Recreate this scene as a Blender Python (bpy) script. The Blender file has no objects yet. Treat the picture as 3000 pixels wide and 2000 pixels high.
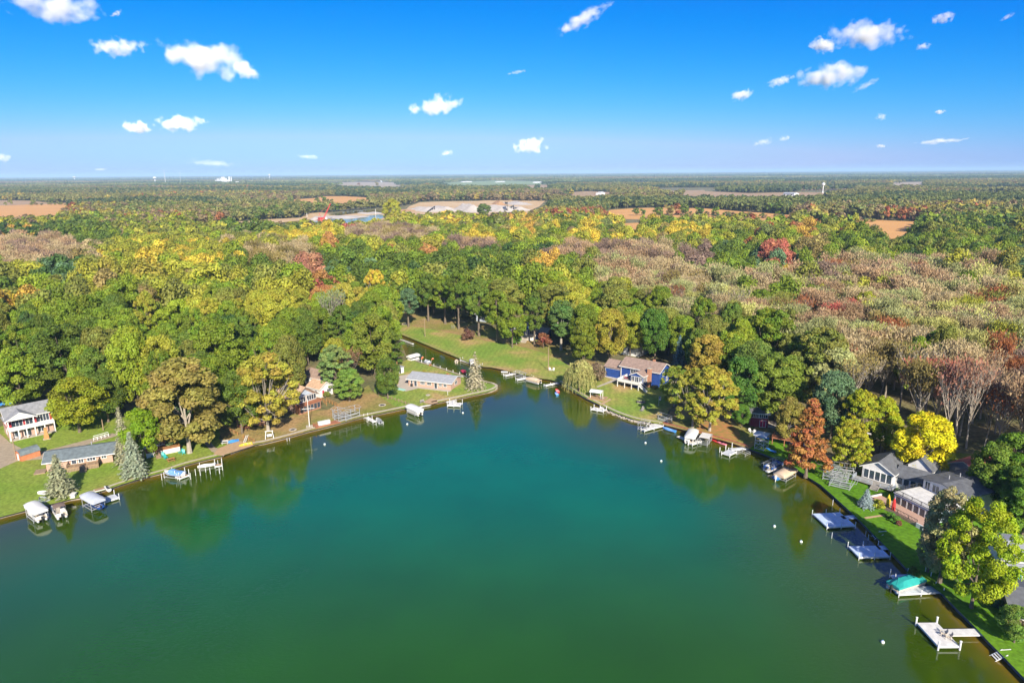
import bpy, bmesh, math, random
import numpy as np
from mathutils import Vector, Matrix
from mathutils.geometry import tessellate_polygon

random.seed(7)
RNG = np.random.default_rng(7)
SC = bpy.context.scene
COL = SC.collection
R = math.radians

# ------------------------------------------------------------------ camera
CAM_H = 66.0
PITCH = R(13.85)
ROLL = R(0.42)
FPX = 2000.0          # focal length in pixels of the 3000 px wide photograph
LAND = 0.8            # height of the land above the lake
cF = Vector((0, math.cos(PITCH), -math.sin(PITCH)))
_r0 = Vector((1, 0, 0))
_u0 = Vector((0, math.sin(PITCH), math.cos(PITCH)))
cR = _r0 * math.cos(ROLL) - _u0 * math.sin(ROLL)
cU = _u0 * math.cos(ROLL) + _r0 * math.sin(ROLL)
cam_data = bpy.data.cameras.new("camera")
cam = bpy.data.objects.new("camera", cam_data)
COL.objects.link(cam)
m3 = Matrix((cR, cU, -cF)).transposed()
cam.matrix_world = Matrix.Translation((0, 0, CAM_H)) @ m3.to_4x4()
cam_data.sensor_width = 36
cam_data.lens = 24
cam_data.clip_start = 0.5
cam_data.clip_end = 90000
SC.camera = cam

# ------------------------------------------------------------------ sky, sun, exposure
SKY_CURVE = ((3.2, 0.36, -0.012), (1.15, 0.41, -0.043), (0.3, 0.60, 0.0))
SUN_EL = R(30)
SUN_AZ = R(166.4)
SC.view_settings.view_transform = 'Standard'
SC.view_settings.look = 'None'
SC.view_settings.exposure = 0.8
SC.view_settings.gamma = 1
w = bpy.data.worlds.new("World")
SC.world = w
w.use_nodes = True
nt = w.node_tree
bg = nt.nodes['Background']
sky = nt.nodes.new('ShaderNodeTexSky')
sky.sky_type = 'NISHITA'
sky.sun_disc = False
sky.sun_elevation = SUN_EL
sky.sun_rotation = SUN_AZ
sky.altitude = 250
sky.air_density = 1.0
sky.dust_density = 0.35
sky.ozone_density = 2.5
def vscale(k, src):
    n = nt.nodes.new('ShaderNodeVectorMath'); n.operation = 'MULTIPLY'
    n.inputs[1].default_value = k
    nt.links.new(src, n.inputs[0]); return n.outputs[0]
c0 = vscale((0.12, 0.12, 0.12), sky.outputs[0])
# grade the sky to the deep saturated blue of the photograph: one power curve per channel
sp_ = nt.nodes.new('ShaderNodeSeparateColor'); cb_ = nt.nodes.new('ShaderNodeCombineColor')
nt.links.new(c0, sp_.inputs[0])
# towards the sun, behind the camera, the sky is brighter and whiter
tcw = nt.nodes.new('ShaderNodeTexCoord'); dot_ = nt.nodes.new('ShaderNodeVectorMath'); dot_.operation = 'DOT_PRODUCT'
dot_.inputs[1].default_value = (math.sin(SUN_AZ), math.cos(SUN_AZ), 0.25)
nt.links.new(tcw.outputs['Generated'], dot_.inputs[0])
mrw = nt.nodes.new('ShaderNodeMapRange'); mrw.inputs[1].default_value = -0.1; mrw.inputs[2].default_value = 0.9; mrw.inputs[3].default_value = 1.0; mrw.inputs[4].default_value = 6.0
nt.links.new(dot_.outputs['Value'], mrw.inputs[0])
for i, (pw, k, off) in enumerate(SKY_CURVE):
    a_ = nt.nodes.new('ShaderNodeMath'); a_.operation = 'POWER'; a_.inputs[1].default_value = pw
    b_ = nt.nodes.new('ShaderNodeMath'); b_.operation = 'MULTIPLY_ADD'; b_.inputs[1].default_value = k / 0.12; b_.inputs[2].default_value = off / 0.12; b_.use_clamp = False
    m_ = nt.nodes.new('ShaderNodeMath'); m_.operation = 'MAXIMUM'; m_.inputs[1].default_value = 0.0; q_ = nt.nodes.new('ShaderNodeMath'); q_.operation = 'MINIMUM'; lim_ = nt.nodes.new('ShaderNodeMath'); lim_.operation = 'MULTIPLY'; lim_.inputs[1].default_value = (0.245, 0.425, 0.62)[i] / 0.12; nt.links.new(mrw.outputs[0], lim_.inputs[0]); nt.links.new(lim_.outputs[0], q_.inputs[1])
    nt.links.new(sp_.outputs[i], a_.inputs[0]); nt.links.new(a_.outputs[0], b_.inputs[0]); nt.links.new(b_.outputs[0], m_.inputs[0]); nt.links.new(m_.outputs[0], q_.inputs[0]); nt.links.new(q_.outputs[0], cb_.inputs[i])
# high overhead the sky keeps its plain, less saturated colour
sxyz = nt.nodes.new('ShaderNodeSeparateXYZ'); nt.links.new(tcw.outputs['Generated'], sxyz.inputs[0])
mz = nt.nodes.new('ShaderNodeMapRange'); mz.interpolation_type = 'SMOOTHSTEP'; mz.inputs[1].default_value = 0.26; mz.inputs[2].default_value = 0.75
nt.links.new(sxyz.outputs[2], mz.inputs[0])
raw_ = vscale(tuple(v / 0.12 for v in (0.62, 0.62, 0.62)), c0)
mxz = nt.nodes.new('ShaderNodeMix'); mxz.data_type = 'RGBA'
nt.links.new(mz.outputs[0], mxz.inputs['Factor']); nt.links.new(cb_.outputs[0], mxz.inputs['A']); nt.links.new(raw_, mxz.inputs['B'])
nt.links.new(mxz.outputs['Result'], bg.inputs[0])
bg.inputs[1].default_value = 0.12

sl = bpy.data.lights.new("sun", 'SUN')
sl.energy = 5.0
sl.angle = R(0.5)
sl.color = (1.0, 0.92, 0.78)
so = bpy.data.objects.new("sun", sl)
COL.objects.link(so)
sdir = Vector((math.sin(SUN_AZ) * math.cos(SUN_EL), math.cos(SUN_AZ) * math.cos(SUN_EL), math.sin(SUN_EL)))
so.rotation_euler = sdir.to_track_quat('Z', 'Y').to_euler()
so.location = (60, -200, 300)

SC.render.engine = 'CYCLES'
cy = SC.cycles
cy.use_denoising = True
cy.max_bounces = 6
cy.diffuse_bounces = 2
cy.glossy_bounces = 2
cy.transmission_bounces = 3
cy.volume_bounces = 3
cy.transparent_max_bounces = 4
cy.caustics_reflective = False
cy.caustics_refractive = False
cy.use_adaptive_sampling = True
cy.adaptive_threshold = 0.02
cy.volume_step_rate = 1.0

# ------------------------------------------------------------------ helpers: photo pixel -> ground
CAMP = Vector((0, 0, CAM_H))

def P(px, py, z=LAND):
    d = cF + cR * ((px - 1500) / FPX) + cU * ((1000 - py) / FPX)
    t = (z - CAM_H) / d.z
    p = CAMP + d * t
    return Vector((p.x, p.y, z))

def PIX(x, y, z):
    """ground point(s) -> photo pixel (numpy friendly)"""
    vx, vy, vz = x, y, z - CAM_H
    a = vx * cR.x + vy * cR.y + vz * cR.z
    b = vx * cU.x + vy * cU.y + vz * cU.z
    c = vx * cF.x + vy * cF.y + vz * cF.z
    return 1500 + FPX * a / c, 1000 - FPX * b / c

def tag(o, label=None, cat=None, group=None, kind=None):
    if label: o['label'] = label
    if cat: o['category'] = cat
    if group: o['group'] = group
    if kind: o['kind'] = kind
    return o

def empty(name, loc, rz=0.0, label=None, cat=None, group=None):
    o = bpy.data.objects.new(name, None)
    o.empty_display_size = 0.5
    COL.objects.link(o)
    o.location = loc
    o.rotation_euler = (0, 0, rz)
    return tag(o, label, cat, group)

def link_mesh(name, me, mats, parent=None):
    for m in (mats if isinstance(mats, (list, tuple)) else [mats]):
        me.materials.append(m)
    o = bpy.data.objects.new(name, me)
    COL.objects.link(o)
    if parent: o.parent = parent
    return o

def copy_tree(o, parent=None):
    c = o.copy()
    COL.objects.link(c)
    c.parent = parent
    for ch in o.children:
        copy_tree(ch, c)
    return c

# ------------------------------------------------------------------ materials
MATS = {}

def mat(name, col, rough=0.7, var=0.0, scale=3.0, metal=0.0, bump=0.0, col2=None, detail=4.0, spec=0.5, stretch=None):
    """procedural material: a base colour with noise mottling and a little bump"""
    if name in MATS: return MATS[name]
    m = bpy.data.materials.new(name)
    m.use_nodes = True
    t = m.node_tree
    b = t.nodes['Principled BSDF']
    b.inputs['Roughness'].default_value = rough
    b.inputs['Metallic'].default_value = metal
    b.inputs['Specular IOR Level'].default_value = spec
    tc = t.nodes.new('ShaderNodeTexCoord')
    n = t.nodes.new('ShaderNodeTexNoise')
    n.inputs['Scale'].default_value = scale
    n.inputs['Detail'].default_value = detail
    if stretch:
        mp = t.nodes.new('ShaderNodeMapping')
        mp.inputs['Scale'].default_value = stretch
        t.links.new(tc.outputs['Object'], mp.inputs[0])
        t.links.new(mp.outputs[0], n.inputs['Vector'])
    else:
        t.links.new(tc.outputs['Object'], n.inputs['Vector'])
    c2 = col2 if col2 else tuple(c * (1 - var) for c in col)
    r = t.nodes.new('ShaderNodeValToRGB')
    r.color_ramp.elements[0].position = 0.3
    r.color_ramp.elements[1].position = 0.7
    r.color_ramp.elements[0].color = (*c2, 1)
    r.color_ramp.elements[1].color = (*col, 1)
    t.links.new(n.outputs['Fac'], r.inputs[0])
    t.links.new(r.outputs[0], b.inputs['Base Color'])
    if bump:
        bp = t.nodes.new('ShaderNodeBump')
        bp.inputs['Strength'].default_value = bump
        bp.inputs['Distance'].default_value = 0.1
        t.links.new(n.outputs['Fac'], bp.inputs['Height'])
        t.links.new(bp.outputs[0], b.inputs['Normal'])
    MATS[name] = m
    return m

def wave_mat(name, col, col2, scale, axis='X', rough=0.7, sharp=0.5, bump=0.3, dist=0.02, mott=0.15):
    """boards, shingle courses, seams: wave bands multiplied over a mottled colour"""
    if name in MATS: return MATS[name]
    m = bpy.data.materials.new(name)
    m.use_nodes = True
    t = m.node_tree
    b = t.nodes['Principled BSDF']
    b.inputs['Roughness'].default_value = rough
    tc = t.nodes.new('ShaderNodeTexCoord')
    wv = t.nodes.new('ShaderNodeTexWave')
    wv.bands_direction = axis
    wv.wave_profile = 'SAW' if sharp else 'SIN'
    wv.inputs['Scale'].default_value = scale
    wv.inputs['Distortion'].default_value = 0.0
    t.links.new(tc.outputs['Object'], wv.inputs[0])
    rp = t.nodes.new('ShaderNodeValToRGB')
    rp.color_ramp.elements[0].position = 0.0
    rp.color_ramp.elements[1].position = 0.18
    rp.color_ramp.elements[0].color = (*col2, 1)
    rp.color_ramp.elements[1].color = (*col, 1)
    t.links.new(wv.outputs['Fac'], rp.inputs[0])
    n = t.nodes.new('ShaderNodeTexNoise')
    n.inputs['Scale'].default_value = 1.2
    n.inputs['Detail'].default_value = 8
    t.links.new(tc.outputs['Object'], n.inputs['Vector'])
    mr = t.nodes.new('ShaderNodeMapRange')
    mr.inputs[1].default_value = 0.3
    mr.inputs[2].default_value = 0.7
    mr.inputs[3].default_value = 1 - mott
    mr.inputs[4].default_value = 1 + mott
    t.links.new(n.outputs['Fac'], mr.inputs[0])
    vm = t.nodes.new('ShaderNodeVectorMath')
    vm.operation = 'SCALE'
    t.links.new(rp.outputs[0], vm.inputs[0])
    t.links.new(mr.outputs[0], vm.inputs['Scale'])
    t.links.new(vm.outputs[0], b.inputs['Base Color'])
    bp = t.nodes.new('ShaderNodeBump')
    bp.inputs['Strength'].default_value = bump
    bp.inputs['Distance'].default_value = dist
    t.links.new(wv.outputs['Fac'], bp.inputs['Height'])
    t.links.new(bp.outputs[0], b.inputs['Normal'])
    MATS[name] = m
    return m

def leaf_material():
    m = bpy.data.materials.new('foliage')
    m.use_nodes = True
    t = m.node_tree
    L = t.links.new
    b = t.nodes['Principled BSDF']
    b.inputs['Roughness'].default_value = 0.6
    b.inputs['Specular IOR Level'].default_value = 0.25
    a = t.nodes.new('ShaderNodeAttribute'); a.attribute_type = 'INSTANCER'; a.attribute_name = 'tint'
    v = t.nodes.new('ShaderNodeAttribute'); v.attribute_type = 'GEOMETRY'; v.attribute_name = 'var'
    sep = t.nodes.new('ShaderNodeSeparateColor')
    L(v.outputs['Color'], sep.inputs[0])
    # brightness of a leaf spray 0.65..1.4, its hue towards yellow or green
    mr = t.nodes.new('ShaderNodeMapRange'); mr.inputs[3].default_value = 0.62; mr.inputs[4].default_value = 1.42
    L(sep.outputs[0], mr.inputs[0])
    mh = t.nodes.new('ShaderNodeMapRange'); mh.inputs[3].default_value = 0.475; mh.inputs[4].default_value = 0.525
    L(sep.outputs[1], mh.inputs[0])
    hsv = t.nodes.new('ShaderNodeHueSaturation')
    L(a.outputs['Color'], hsv.inputs['Color'])
    L(mh.outputs[0], hsv.inputs['Hue'])
    L(mr.outputs[0], hsv.inputs['Value'])
    L(hsv.outputs[0], b.inputs['Base Color'])
    tr = t.nodes.new('ShaderNodeBsdfTranslucent')
    L(hsv.outputs[0], tr.inputs['Color'])
    mx = t.nodes.new('ShaderNodeMixShader'); mx.inputs[0].default_value = 0.28
    L(b.outputs[0], mx.inputs[1]); L(tr.outputs[0], mx.inputs[2])
    L(mx.outputs[0], t.nodes['Material Output'].inputs[0])
    return m

LEAF = leaf_material()
BARK = mat('bark', (0.20, 0.155, 0.11), 0.9, 0.5, 2.0, bump=0.5)
PALEBARK = mat('pale_bark', (0.42, 0.36, 0.29), 0.85, 0.35, 2.5, bump=0.4)

# ------------------------------------------------------------------ mesh builder
class MB:
    """collects boxes, tubes and sheets, then links them as one mesh"""
    def __init__(s):
        s.v = []; s.f = []
    def add(s, vs, fs):
        n = len(s.v)
        s.v += [tuple(v) for v in vs]
        s.f += [tuple(i + n for i in f) for f in fs]
        return s
    def box(s, x0, x1, y0, y1, z0, z1):
        vs = [(x0,y0,z0),(x1,y0,z0),(x1,y1,z0),(x0,y1,z0),(x0,y0,z1),(x1,y0,z1),(x1,y1,z1),(x0,y1,z1)]
        return s.add(vs, [(0,3,2,1),(4,5,6,7),(0,1,5,4),(1,2,6,5),(2,3,7,6),(3,0,4,7)])
    def bar(s, a, b, wd, th=None, up=(0,0,1)):
        """square-section bar from a to b"""
        a = Vector(a); b = Vector(b); th = th or wd
        d = (b - a)
        if d.length < 1e-6: return s
        d.normalize()
        u = Vector(up)
        if abs(d.dot(u)) > 0.95: u = Vector((0,1,0))
        sx = d.cross(u).normalized(); sy = sx.cross(d).normalized()
        vs = []
        for p in (a, b):
            for i, j in ((-1,-1),(1,-1),(1,1),(-1,1)):
                vs.append(p + sx * (i * wd / 2) + sy * (j * th / 2))
        return s.add(vs, [(0,1,2,3),(7,6,5,4),(0,4,5,1),(1,5,6,2),(2,6,7,3),(3,7,4,0)])
    def tube(s, pts, rad, n=8, cap=True):
        pts = [Vector(p) for p in pts]
        if not isinstance(rad, (list, tuple)): rad = [rad] * len(pts)
        base = len(s.v)
        prev = None
        for i, p in enumerate(pts):
            d = (pts[min(i+1, len(pts)-1)] - pts[max(i-1, 0)]).normalized()
            if prev is None:
                u = Vector((1,0,0)) if abs(d.x) < 0.9 else Vector((0,1,0))
            else:
                u = prev
            u = (u - d * u.dot(d)).normalized(); prev = u
            v = d.cross(u)
            for k in range(n):
                a = 2 * math.pi * k / n
                s.v.append(tuple(p + (u * math.cos(a) + v * math.sin(a)) * rad[i]))
        for i in range(len(pts) - 1):
            for k in range(n):
                a = base + i*n + k; b = base + i*n + (k+1) % n
                s.f.append((a, b, b+n, a+n))
        if cap:
            s.f.append(tuple(base + k for k in range(n))[::-1])
            s.f.append(tuple(base + (len(pts)-1)*n + k for k in range(n)))
        return s
    def loft(s, rings, cap=True, closed=True):
        """rings: lists of equal length"""
        n = len(rings[0]); base = len(s.v)
        for r in rings: s.v += [tuple(p) for p in r]
        for i in range(len(rings)-1):
            for k in range(n if closed else n-1):
                a = base+i*n+k; b = base+i*n+(k+1) % n
                s.f.append((a, b, b+n, a+n))
        if cap:
            s.f.append(tuple(base+k for k in range(n))[::-1])
            s.f.append(tuple(base+(len(rings)-1)*n+k for k in range(n)))
        return s
    def prism(s, poly, h0, h1):
        """vertical prism over a 2-D polygon"""
        n = len(poly)
        vs = [(x, y, h0) for x, y in poly] + [(x, y, h1) for x, y in poly]
        fs = [tuple(range(n))[::-1], tuple(range(n, 2*n))]
        fs += [(i, (i+1) % n, n+(i+1) % n, n+i) for i in range(n)]
        return s.add(vs, fs)
    def ball(s, c, r, n=8, sq=1.0):
        rings = []
        for i in range(1, n):
            th = math.pi * i / n
            rings.append([(c[0]+r*math.sin(th)*math.cos(2*math.pi*k/(n+2)), c[1]+r*math.sin(th)*math.sin(2*math.pi*k/(n+2)), c[2]-sq*r*math.cos(th)) for k in range(n+2)])
        return s.loft(rings)
    def mesh(s, name):
        me = bpy.data.meshes.new(name)
        me.from_pydata(s.v, [], s.f)
        me.update()
        return me
    def build(s, name, m, parent=None, smooth=False, bevel=0.0):
        me = s.mesh(name)
        bm = bmesh.new(); bm.from_mesh(me)
        bmesh.ops.recalc_face_normals(bm, faces=bm.faces)
        if bevel:
            bmesh.ops.bevel(bm, geom=list(bm.edges), offset=bevel, segments=1, affect='EDGES', clamp_overlap=True)
        bm.to_mesh(me); bm.free()
        if smooth:
            me.polygons.foreach_set('use_smooth', [True] * len(me.polygons))
        return link_mesh(name, me, m, parent)
# ================================================================== SETTING
SHORE_PX = [(-260,1580),(-90,1540),(0,1514),(73,1495),(120,1483),(165,1472),(204,1462),(236,1457),(287,1441),(322,1430),(370,1414),(424,1397),
 (481,1382),(538,1363),(587,1350),(624,1341),(650,1335),(675,1327),(744,1303),(773,1298),(840,1281),(900,1264),(950,1252),(995,1240),
 (1058,1223),(1120,1210),(1182,1197),(1216,1190),(1265,1183),(1307,1174),(1347,1166),(1387,1157),(1430,1148),(1451,1140),(1457,1133),
 (1446,1126),(1421,1120),(1395,1112),(1358,1104),(1320,1091),(1272,1075),(1232,1064),(1195,1050),(1180,1020),(1150,985),(1120,960),
 (1112,946),(1130,950),(1160,973),(1209,993),(1252,1011),(1290,1027),(1330,1043),(1370,1060),(1416,1074),(1440,1076),(1470,1082),(1525,1096),(1588,1109),
 (1614,1112),(1640,1120),(1668,1138),(1702,1157),(1727,1171),(1768,1191),(1804,1209),(1855,1227),(1893,1235),(1942,1243),(1952,1246),(2023,1264),
 (2090,1282),(2145,1298),(2195,1314),(2235,1328),(2269,1342),(2307,1357),(2348,1385),(2404,1419),(2447,1457),(2491,1497),(2536,1541),(2587,1592),
 (2651,1659),(2683,1690),(2728,1716),(2763,1740),(2798,1777),(2859,1838),(2897,1879),(2942,1924),(3000,1984),(3080,2065)]
SHORE = [P(x, y, 0.3).to_2d() for x, y in SHORE_PX]

def smooth_poly(pts, n=3):
    out = []
    for i in range(len(pts) - 1):
        p0 = pts[max(i-1, 0)]; p1 = pts[i]; p2 = pts[i+1]; p3 = pts[min(i+2, len(pts)-1)]
        for k in range(n):
            t = k / n
            out.append(0.5*((2*p1)+(p2-p0)*t+(2*p0-5*p1+4*p2-p3)*t*t+(3*p1-p0-3*p2+p3)*t**3))
    out.append(pts[-1])
    return out
SHORE_S = smooth_poly(SHORE, 3)

def ground_attr_mat():
    """soil and leaf litter under the woods, patches of rough grass"""
    m = bpy.data.materials.new('woodland_soil'); m.use_nodes = True
    t = m.node_tree; L = t.links.new; b = t.nodes['Principled BSDF']; b.inputs['Roughness'].default_value = 0.95
    tc = t.nodes.new('ShaderNodeTexCoord')
    n1 = t.nodes.new('ShaderNodeTexNoise'); n1.inputs['Scale'].default_value = 0.05; n1.inputs['Detail'].default_value = 8
    n2 = t.nodes.new('ShaderNodeTexNoise'); n2.inputs['Scale'].default_value = 0.9; n2.inputs['Detail'].default_value = 6
    L(tc.outputs['Object'], n1.inputs[0]); L(tc.outputs['Object'], n2.inputs[0])
    r = t.nodes.new('ShaderNodeValToRGB'); e = r.color_ramp.elements
    e[0].position = 0.35; e[0].color = (0.075, 0.095, 0.025, 1); e[1].position = 0.62; e[1].color = (0.22, 0.17, 0.08, 1)
    L(n1.outputs[0], r.inputs[0])
    mr = t.nodes.new('ShaderNodeMapRange'); mr.inputs[1].default_value = .3; mr.inputs[2].default_value = .7; mr.inputs[3].default_value = 0.6; mr.inputs[4].default_value = 1.4
    L(n2.outputs[0], mr.inputs[0])
    vm = t.nodes.new('ShaderNodeVectorMath'); vm.operation = 'SCALE'
    L(r.outputs[0], vm.inputs[0]); L(mr.outputs[0], vm.inputs['Scale']); L(vm.outputs[0], b.inputs['Base Color'])
    return m

def build_ground():
    L0, L1, Y0, Y1 = -620.0, 620.0, -320.0, 900.0
    poly = [Vector((L0, Y0)), Vector((-420, Y0)), Vector((-300, -60)), Vector((-205, 70))] + SHORE_S + \
           [Vector((78, 55)), Vector((88, 10)), Vector((110, -90)), Vector((190, -220)), Vector((260, Y0)), Vector((L1, Y0))]
    poly += [Vector((L1, y)) for y in np.linspace(Y0, Y1, 12)[1:]]
    poly += [Vector((x, Y1)) for x in np.linspace(L1, L0, 12)[1:]]
    poly += [Vector((L0, y)) for y in np.linspace(Y1, Y0, 12)[1:-1]]
    vs = [(p.x, p.y, LAND) for p in poly]
    tris = tessellate_polygon([[Vector((p.x, p.y, 0)) for p in poly]])
    fs = [tuple(t) for t in tris]
    # bank: the edge drops into the lake
    n0 = 4; n1 = 4 + len(SHORE_S)
    base = len(vs)
    vs += [(p.x, p.y, -1.0) for p in poly[1:n1+5]]
    for i in range(n1 + 3):
        a = 1 + i; b = a + 1
        fs.append((a, b, base + i + 1, base + i))
    # rings of ever larger quads out to the horizon
    def ring(x0, x1, y0, y1, X0, X1, YY0, YY1, n=12):
        o = len(vs)
        inner = [(x, y0) for x in np.linspace(x0, x1, n+1)][:-1] + [(x1, y) for y in np.linspace(y0, y1, n+1)][:-1] + [(x, y1) for x in np.linspace(x1, x0, n+1)][:-1] + [(x0, y) for y in np.linspace(y1, y0, n+1)][:-1]
        outer = [(x, YY0) for x in np.linspace(X0, X1, n+1)][:-1] + [(X1, y) for y in np.linspace(YY0, YY1, n+1)][:-1] + [(x, YY1) for x in np.linspace(X1, X0, n+1)][:-1] + [(X0, y) for y in np.linspace(YY1, YY0, n+1)][:-1]
        N = len(inner)
        for p in inner: vs.append((p[0], p[1], LAND))
        for p in outer: vs.append((p[0], p[1], LAND))
        for i in range(N):
            j = (i+1) % N
            fs.append((o+i, o+N+i, o+N+j, o+j))
    a = (L0, L1, Y0, Y1)
    for k in (2500, 7000, 18000, 42000):
        bb = (-k, k, -k * 0.4, k)
        ring(*a, *bb); a = bb
    me = bpy.data.meshes.new('ground'); me.from_pydata(vs, [], fs); me.update()
    bm = bmesh.new(); bm.from_mesh(me)
    for f in bm.faces:
        f.normal_update()
        if abs(f.normal.z) > 0.5 and f.normal.z < 0: f.normal_flip()
    bm.to_mesh(me); bm.free()
    o = link_mesh('ground', me, ground_attr_mat())
    return tag(o, 'flat soil and leaf litter under the woods out to the horizon', kind='structure')
build_ground()

# ------------------------------------------------------------------ the lake
SA = np.array([(p.x, p.y) for p in SHORE_S])
def shore_dist(x, y):
    """distance to the shoreline (numpy arrays)"""
    d = np.full(x.shape, 1e9)
    for i in range(len(SA) - 1):
        ax, ay = SA[i]; bx, by = SA[i+1]
        dx, dy = bx-ax, by-ay
        t = np.clip(((x-ax)*dx + (y-ay)*dy) / (dx*dx+dy*dy+1e-9), 0, 1)
        d = np.minimum(d, np.hypot(x-ax-t*dx, y-ay-t*dy))
    return d

def water_mat():
    m = bpy.data.materials.new('lake_water'); m.use_nodes = True
    t = m.node_tree; L = t.links.new; b = t.nodes['Principled BSDF']
    b.inputs['Roughness'].default_value = 0.045
    b.inputs['IOR'].default_value = 1.58
    a = t.nodes.new('ShaderNodeAttribute'); a.attribute_name = 'depth'
    tc = t.nodes.new('ShaderNodeTexCoord')
    n = t.nodes.new('ShaderNodeTexNoise'); n.inputs['Scale'].default_value = 0.16; n.inputs['Detail'].default_value = 6
    L(tc.outputs['Object'], n.inputs[0])
    ad = t.nodes.new('ShaderNodeMath'); ad.operation = 'MULTIPLY_ADD'; ad.inputs[1].default_value = 3.5; 
    L(n.outputs[0], ad.inputs[0]); 
    sb = t.nodes.new('ShaderNodeMath'); sb.operation = 'SUBTRACT'; sb.inputs[1].default_value = 1.75
    L(a.outputs['Fac'], sb.inputs[0]); L(sb.outputs[0], ad.inputs[2])
    dv = t.nodes.new('ShaderNodeMath'); dv.operation = 'DIVIDE'; dv.inputs[1].default_value = 60.0
    L(ad.outputs[0], dv.inputs[0])
    r = t.nodes.new('ShaderNodeValToRGB'); e = r.color_ramp.elements
    e[0].position = 0.0; e[0].color = (0.17, 0.105, 0.012, 1)
    e[1].position = 0.035; e[1].color = (0.085, 0.085, 0.006, 1)
    for p, c in ((0.09, (0.040, 0.066, 0.003)), (0.25, (0.034, 0.080, 0.002)), (0.55, (0.018, 0.078, 0.003)), (1.0, (0.014, 0.080, 0.003))):
        x = e.new(p); x.color = (*c, 1)
    L(dv.outputs[0], r.inputs[0])
    # painted reflections: sky teal mid-lake, tree green inshore, greener towards the near end
    sx = t.nodes.new('ShaderNodeSeparateXYZ'); L(tc.outputs['Object'], sx.inputs[0])
    g1 = t.nodes.new('ShaderNodeMapRange'); g1.interpolation_type = 'SMOOTHSTEP'; g1.inputs[1].default_value = 78; g1.inputs[2].default_value = 138; L(sx.outputs[1], g1.inputs[0])
    g2 = t.nodes.new('ShaderNodeMapRange'); g2.interpolation_type = 'SMOOTHSTEP'; g2.inputs[1].default_value = 12; g2.inputs[2].default_value = 38; L(a.outputs['Fac'], g2.inputs[0])
    gm = t.nodes.new('ShaderNodeMath'); gm.operation = 'MULTIPLY'; L(g1.outputs[0], gm.inputs[0]); L(g2.outputs[0], gm.inputs[1])
    mx = t.nodes.new('ShaderNodeMix'); mx.data_type = 'RGBA'; L(gm.outputs[0], mx.inputs['Factor']); L(r.outputs[0], mx.inputs['A']); mx.inputs['B'].default_value = (0.0, 0.120, 0.050, 1)
    # cloudier and clearer patches, and streaks where a breeze roughens the surface
    pn = t.nodes.new('ShaderNodeTexNoise'); pn.inputs['Scale'].default_value = 0.045; pn.inputs['Detail'].default_value = 7; L(tc.outputs['Object'], pn.inputs[0])
    pm = t.nodes.new('ShaderNodeMapRange'); pm.inputs[1].default_value = .3; pm.inputs[2].default_value = .7; pm.inputs[3].default_value = 0.87; pm.inputs[4].default_value = 1.13; L(pn.outputs[0], pm.inputs[0])
    pv = t.nodes.new('ShaderNodeVectorMath'); pv.operation = 'SCALE'; L(mx.outputs['Result'], pv.inputs[0]); L(pm.outputs[0], pv.inputs['Scale']); L(pv.outputs[0], b.inputs['Base Color'])
    sm = t.nodes.new('ShaderNodeMapping'); sm.inputs['Scale'].default_value = (0.012, 0.06, 1); sm.inputs['Rotation'].default_value = (0, 0, R(-14)); L(tc.outputs['Object'], sm.inputs[0])
    sn = t.nodes.new('ShaderNodeTexNoise'); sn.inputs['Scale'].default_value = 1.0; sn.inputs['Detail'].default_value = 5; L(sm.outputs[0], sn.inputs[0])
    sr = t.nodes.new('ShaderNodeMapRange'); sr.inputs[1].default_value = .42; sr.inputs[2].default_value = .62; sr.inputs[3].default_value = 0.03; sr.inputs[4].default_value = 0.085; L(sn.outputs[0], sr.inputs[0]); L(sr.outputs[0], b.inputs['Roughness'])
    mp = t.nodes.new('ShaderNodeMapping'); mp.inputs['Scale'].default_value = (1.0, 1.9, 1.0); mp.inputs['Rotation'].default_value = (0, 0, R(12))
    L(tc.outputs['Object'], mp.inputs[0])
    w1 = t.nodes.new('ShaderNodeTexNoise'); w1.inputs['Scale'].default_value = 1.1; w1.inputs['Detail'].default_value = 4
    L(mp.outputs[0], w1.inputs[0])
    w2 = t.nodes.new('ShaderNodeTexNoise'); w2.inputs['Scale'].default_value = 0.03; w2.inputs['Detail'].default_value = 2
    L(tc.outputs['Object'], w2.inputs[0])
    mr = t.nodes.new('ShaderNodeMapRange'); mr.inputs[1].default_value = 0.4; mr.inputs[2].default_value = 0.65; mr.inputs[3].default_value = 0.08; mr.inputs[4].default_value = 0.24
    L(w2.outputs[0], mr.inputs[0])
    bp = t.nodes.new('ShaderNodeBump'); bp.inputs['Distance'].default_value = 0.10
    L(mr.outputs[0], bp.inputs['Strength']); L(w1.outputs[0], bp.inputs['Height']); L(bp.outputs[0], b.inputs['Normal'])
    return m

def build_water():
    xs = np.concatenate([np.linspace(-430, -150, 40)[:-1], np.arange(-150, 84, 1.6), np.linspace(84, 270, 20)])
    ys = np.concatenate([np.linspace(-315, 70, 40)[:-1], np.arange(70, 292, 1.6)])
    X, Y = np.meshgrid(xs, ys)
    d = shore_dist(X.ravel(), Y.ravel())
    nx, ny = len(xs), len(ys)
    vs = np.stack([X.ravel(), Y.ravel(), np.zeros(nx*ny)], 1)
    idx = np.arange(nx*ny).reshape(ny, nx)
    fs = np.stack([idx[:-1,:-1].ravel(), idx[:-1,1:].ravel(), idx[1:,1:].ravel(), idx[1:,:-1].ravel()], 1)
    me = bpy.data.meshes.new('lake')
    me.from_pydata(vs.tolist(), [], fs.tolist()); me.update()
    at = me.attributes.new('depth', 'FLOAT', 'POINT'); at.data.foreach_set('value', d.astype(np.float32))
    o = link_mesh('lake', me, water_mat())
    tag(o, 'calm green lake with a canal running off behind the grassy point', kind='structure')
build_water()

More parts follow.
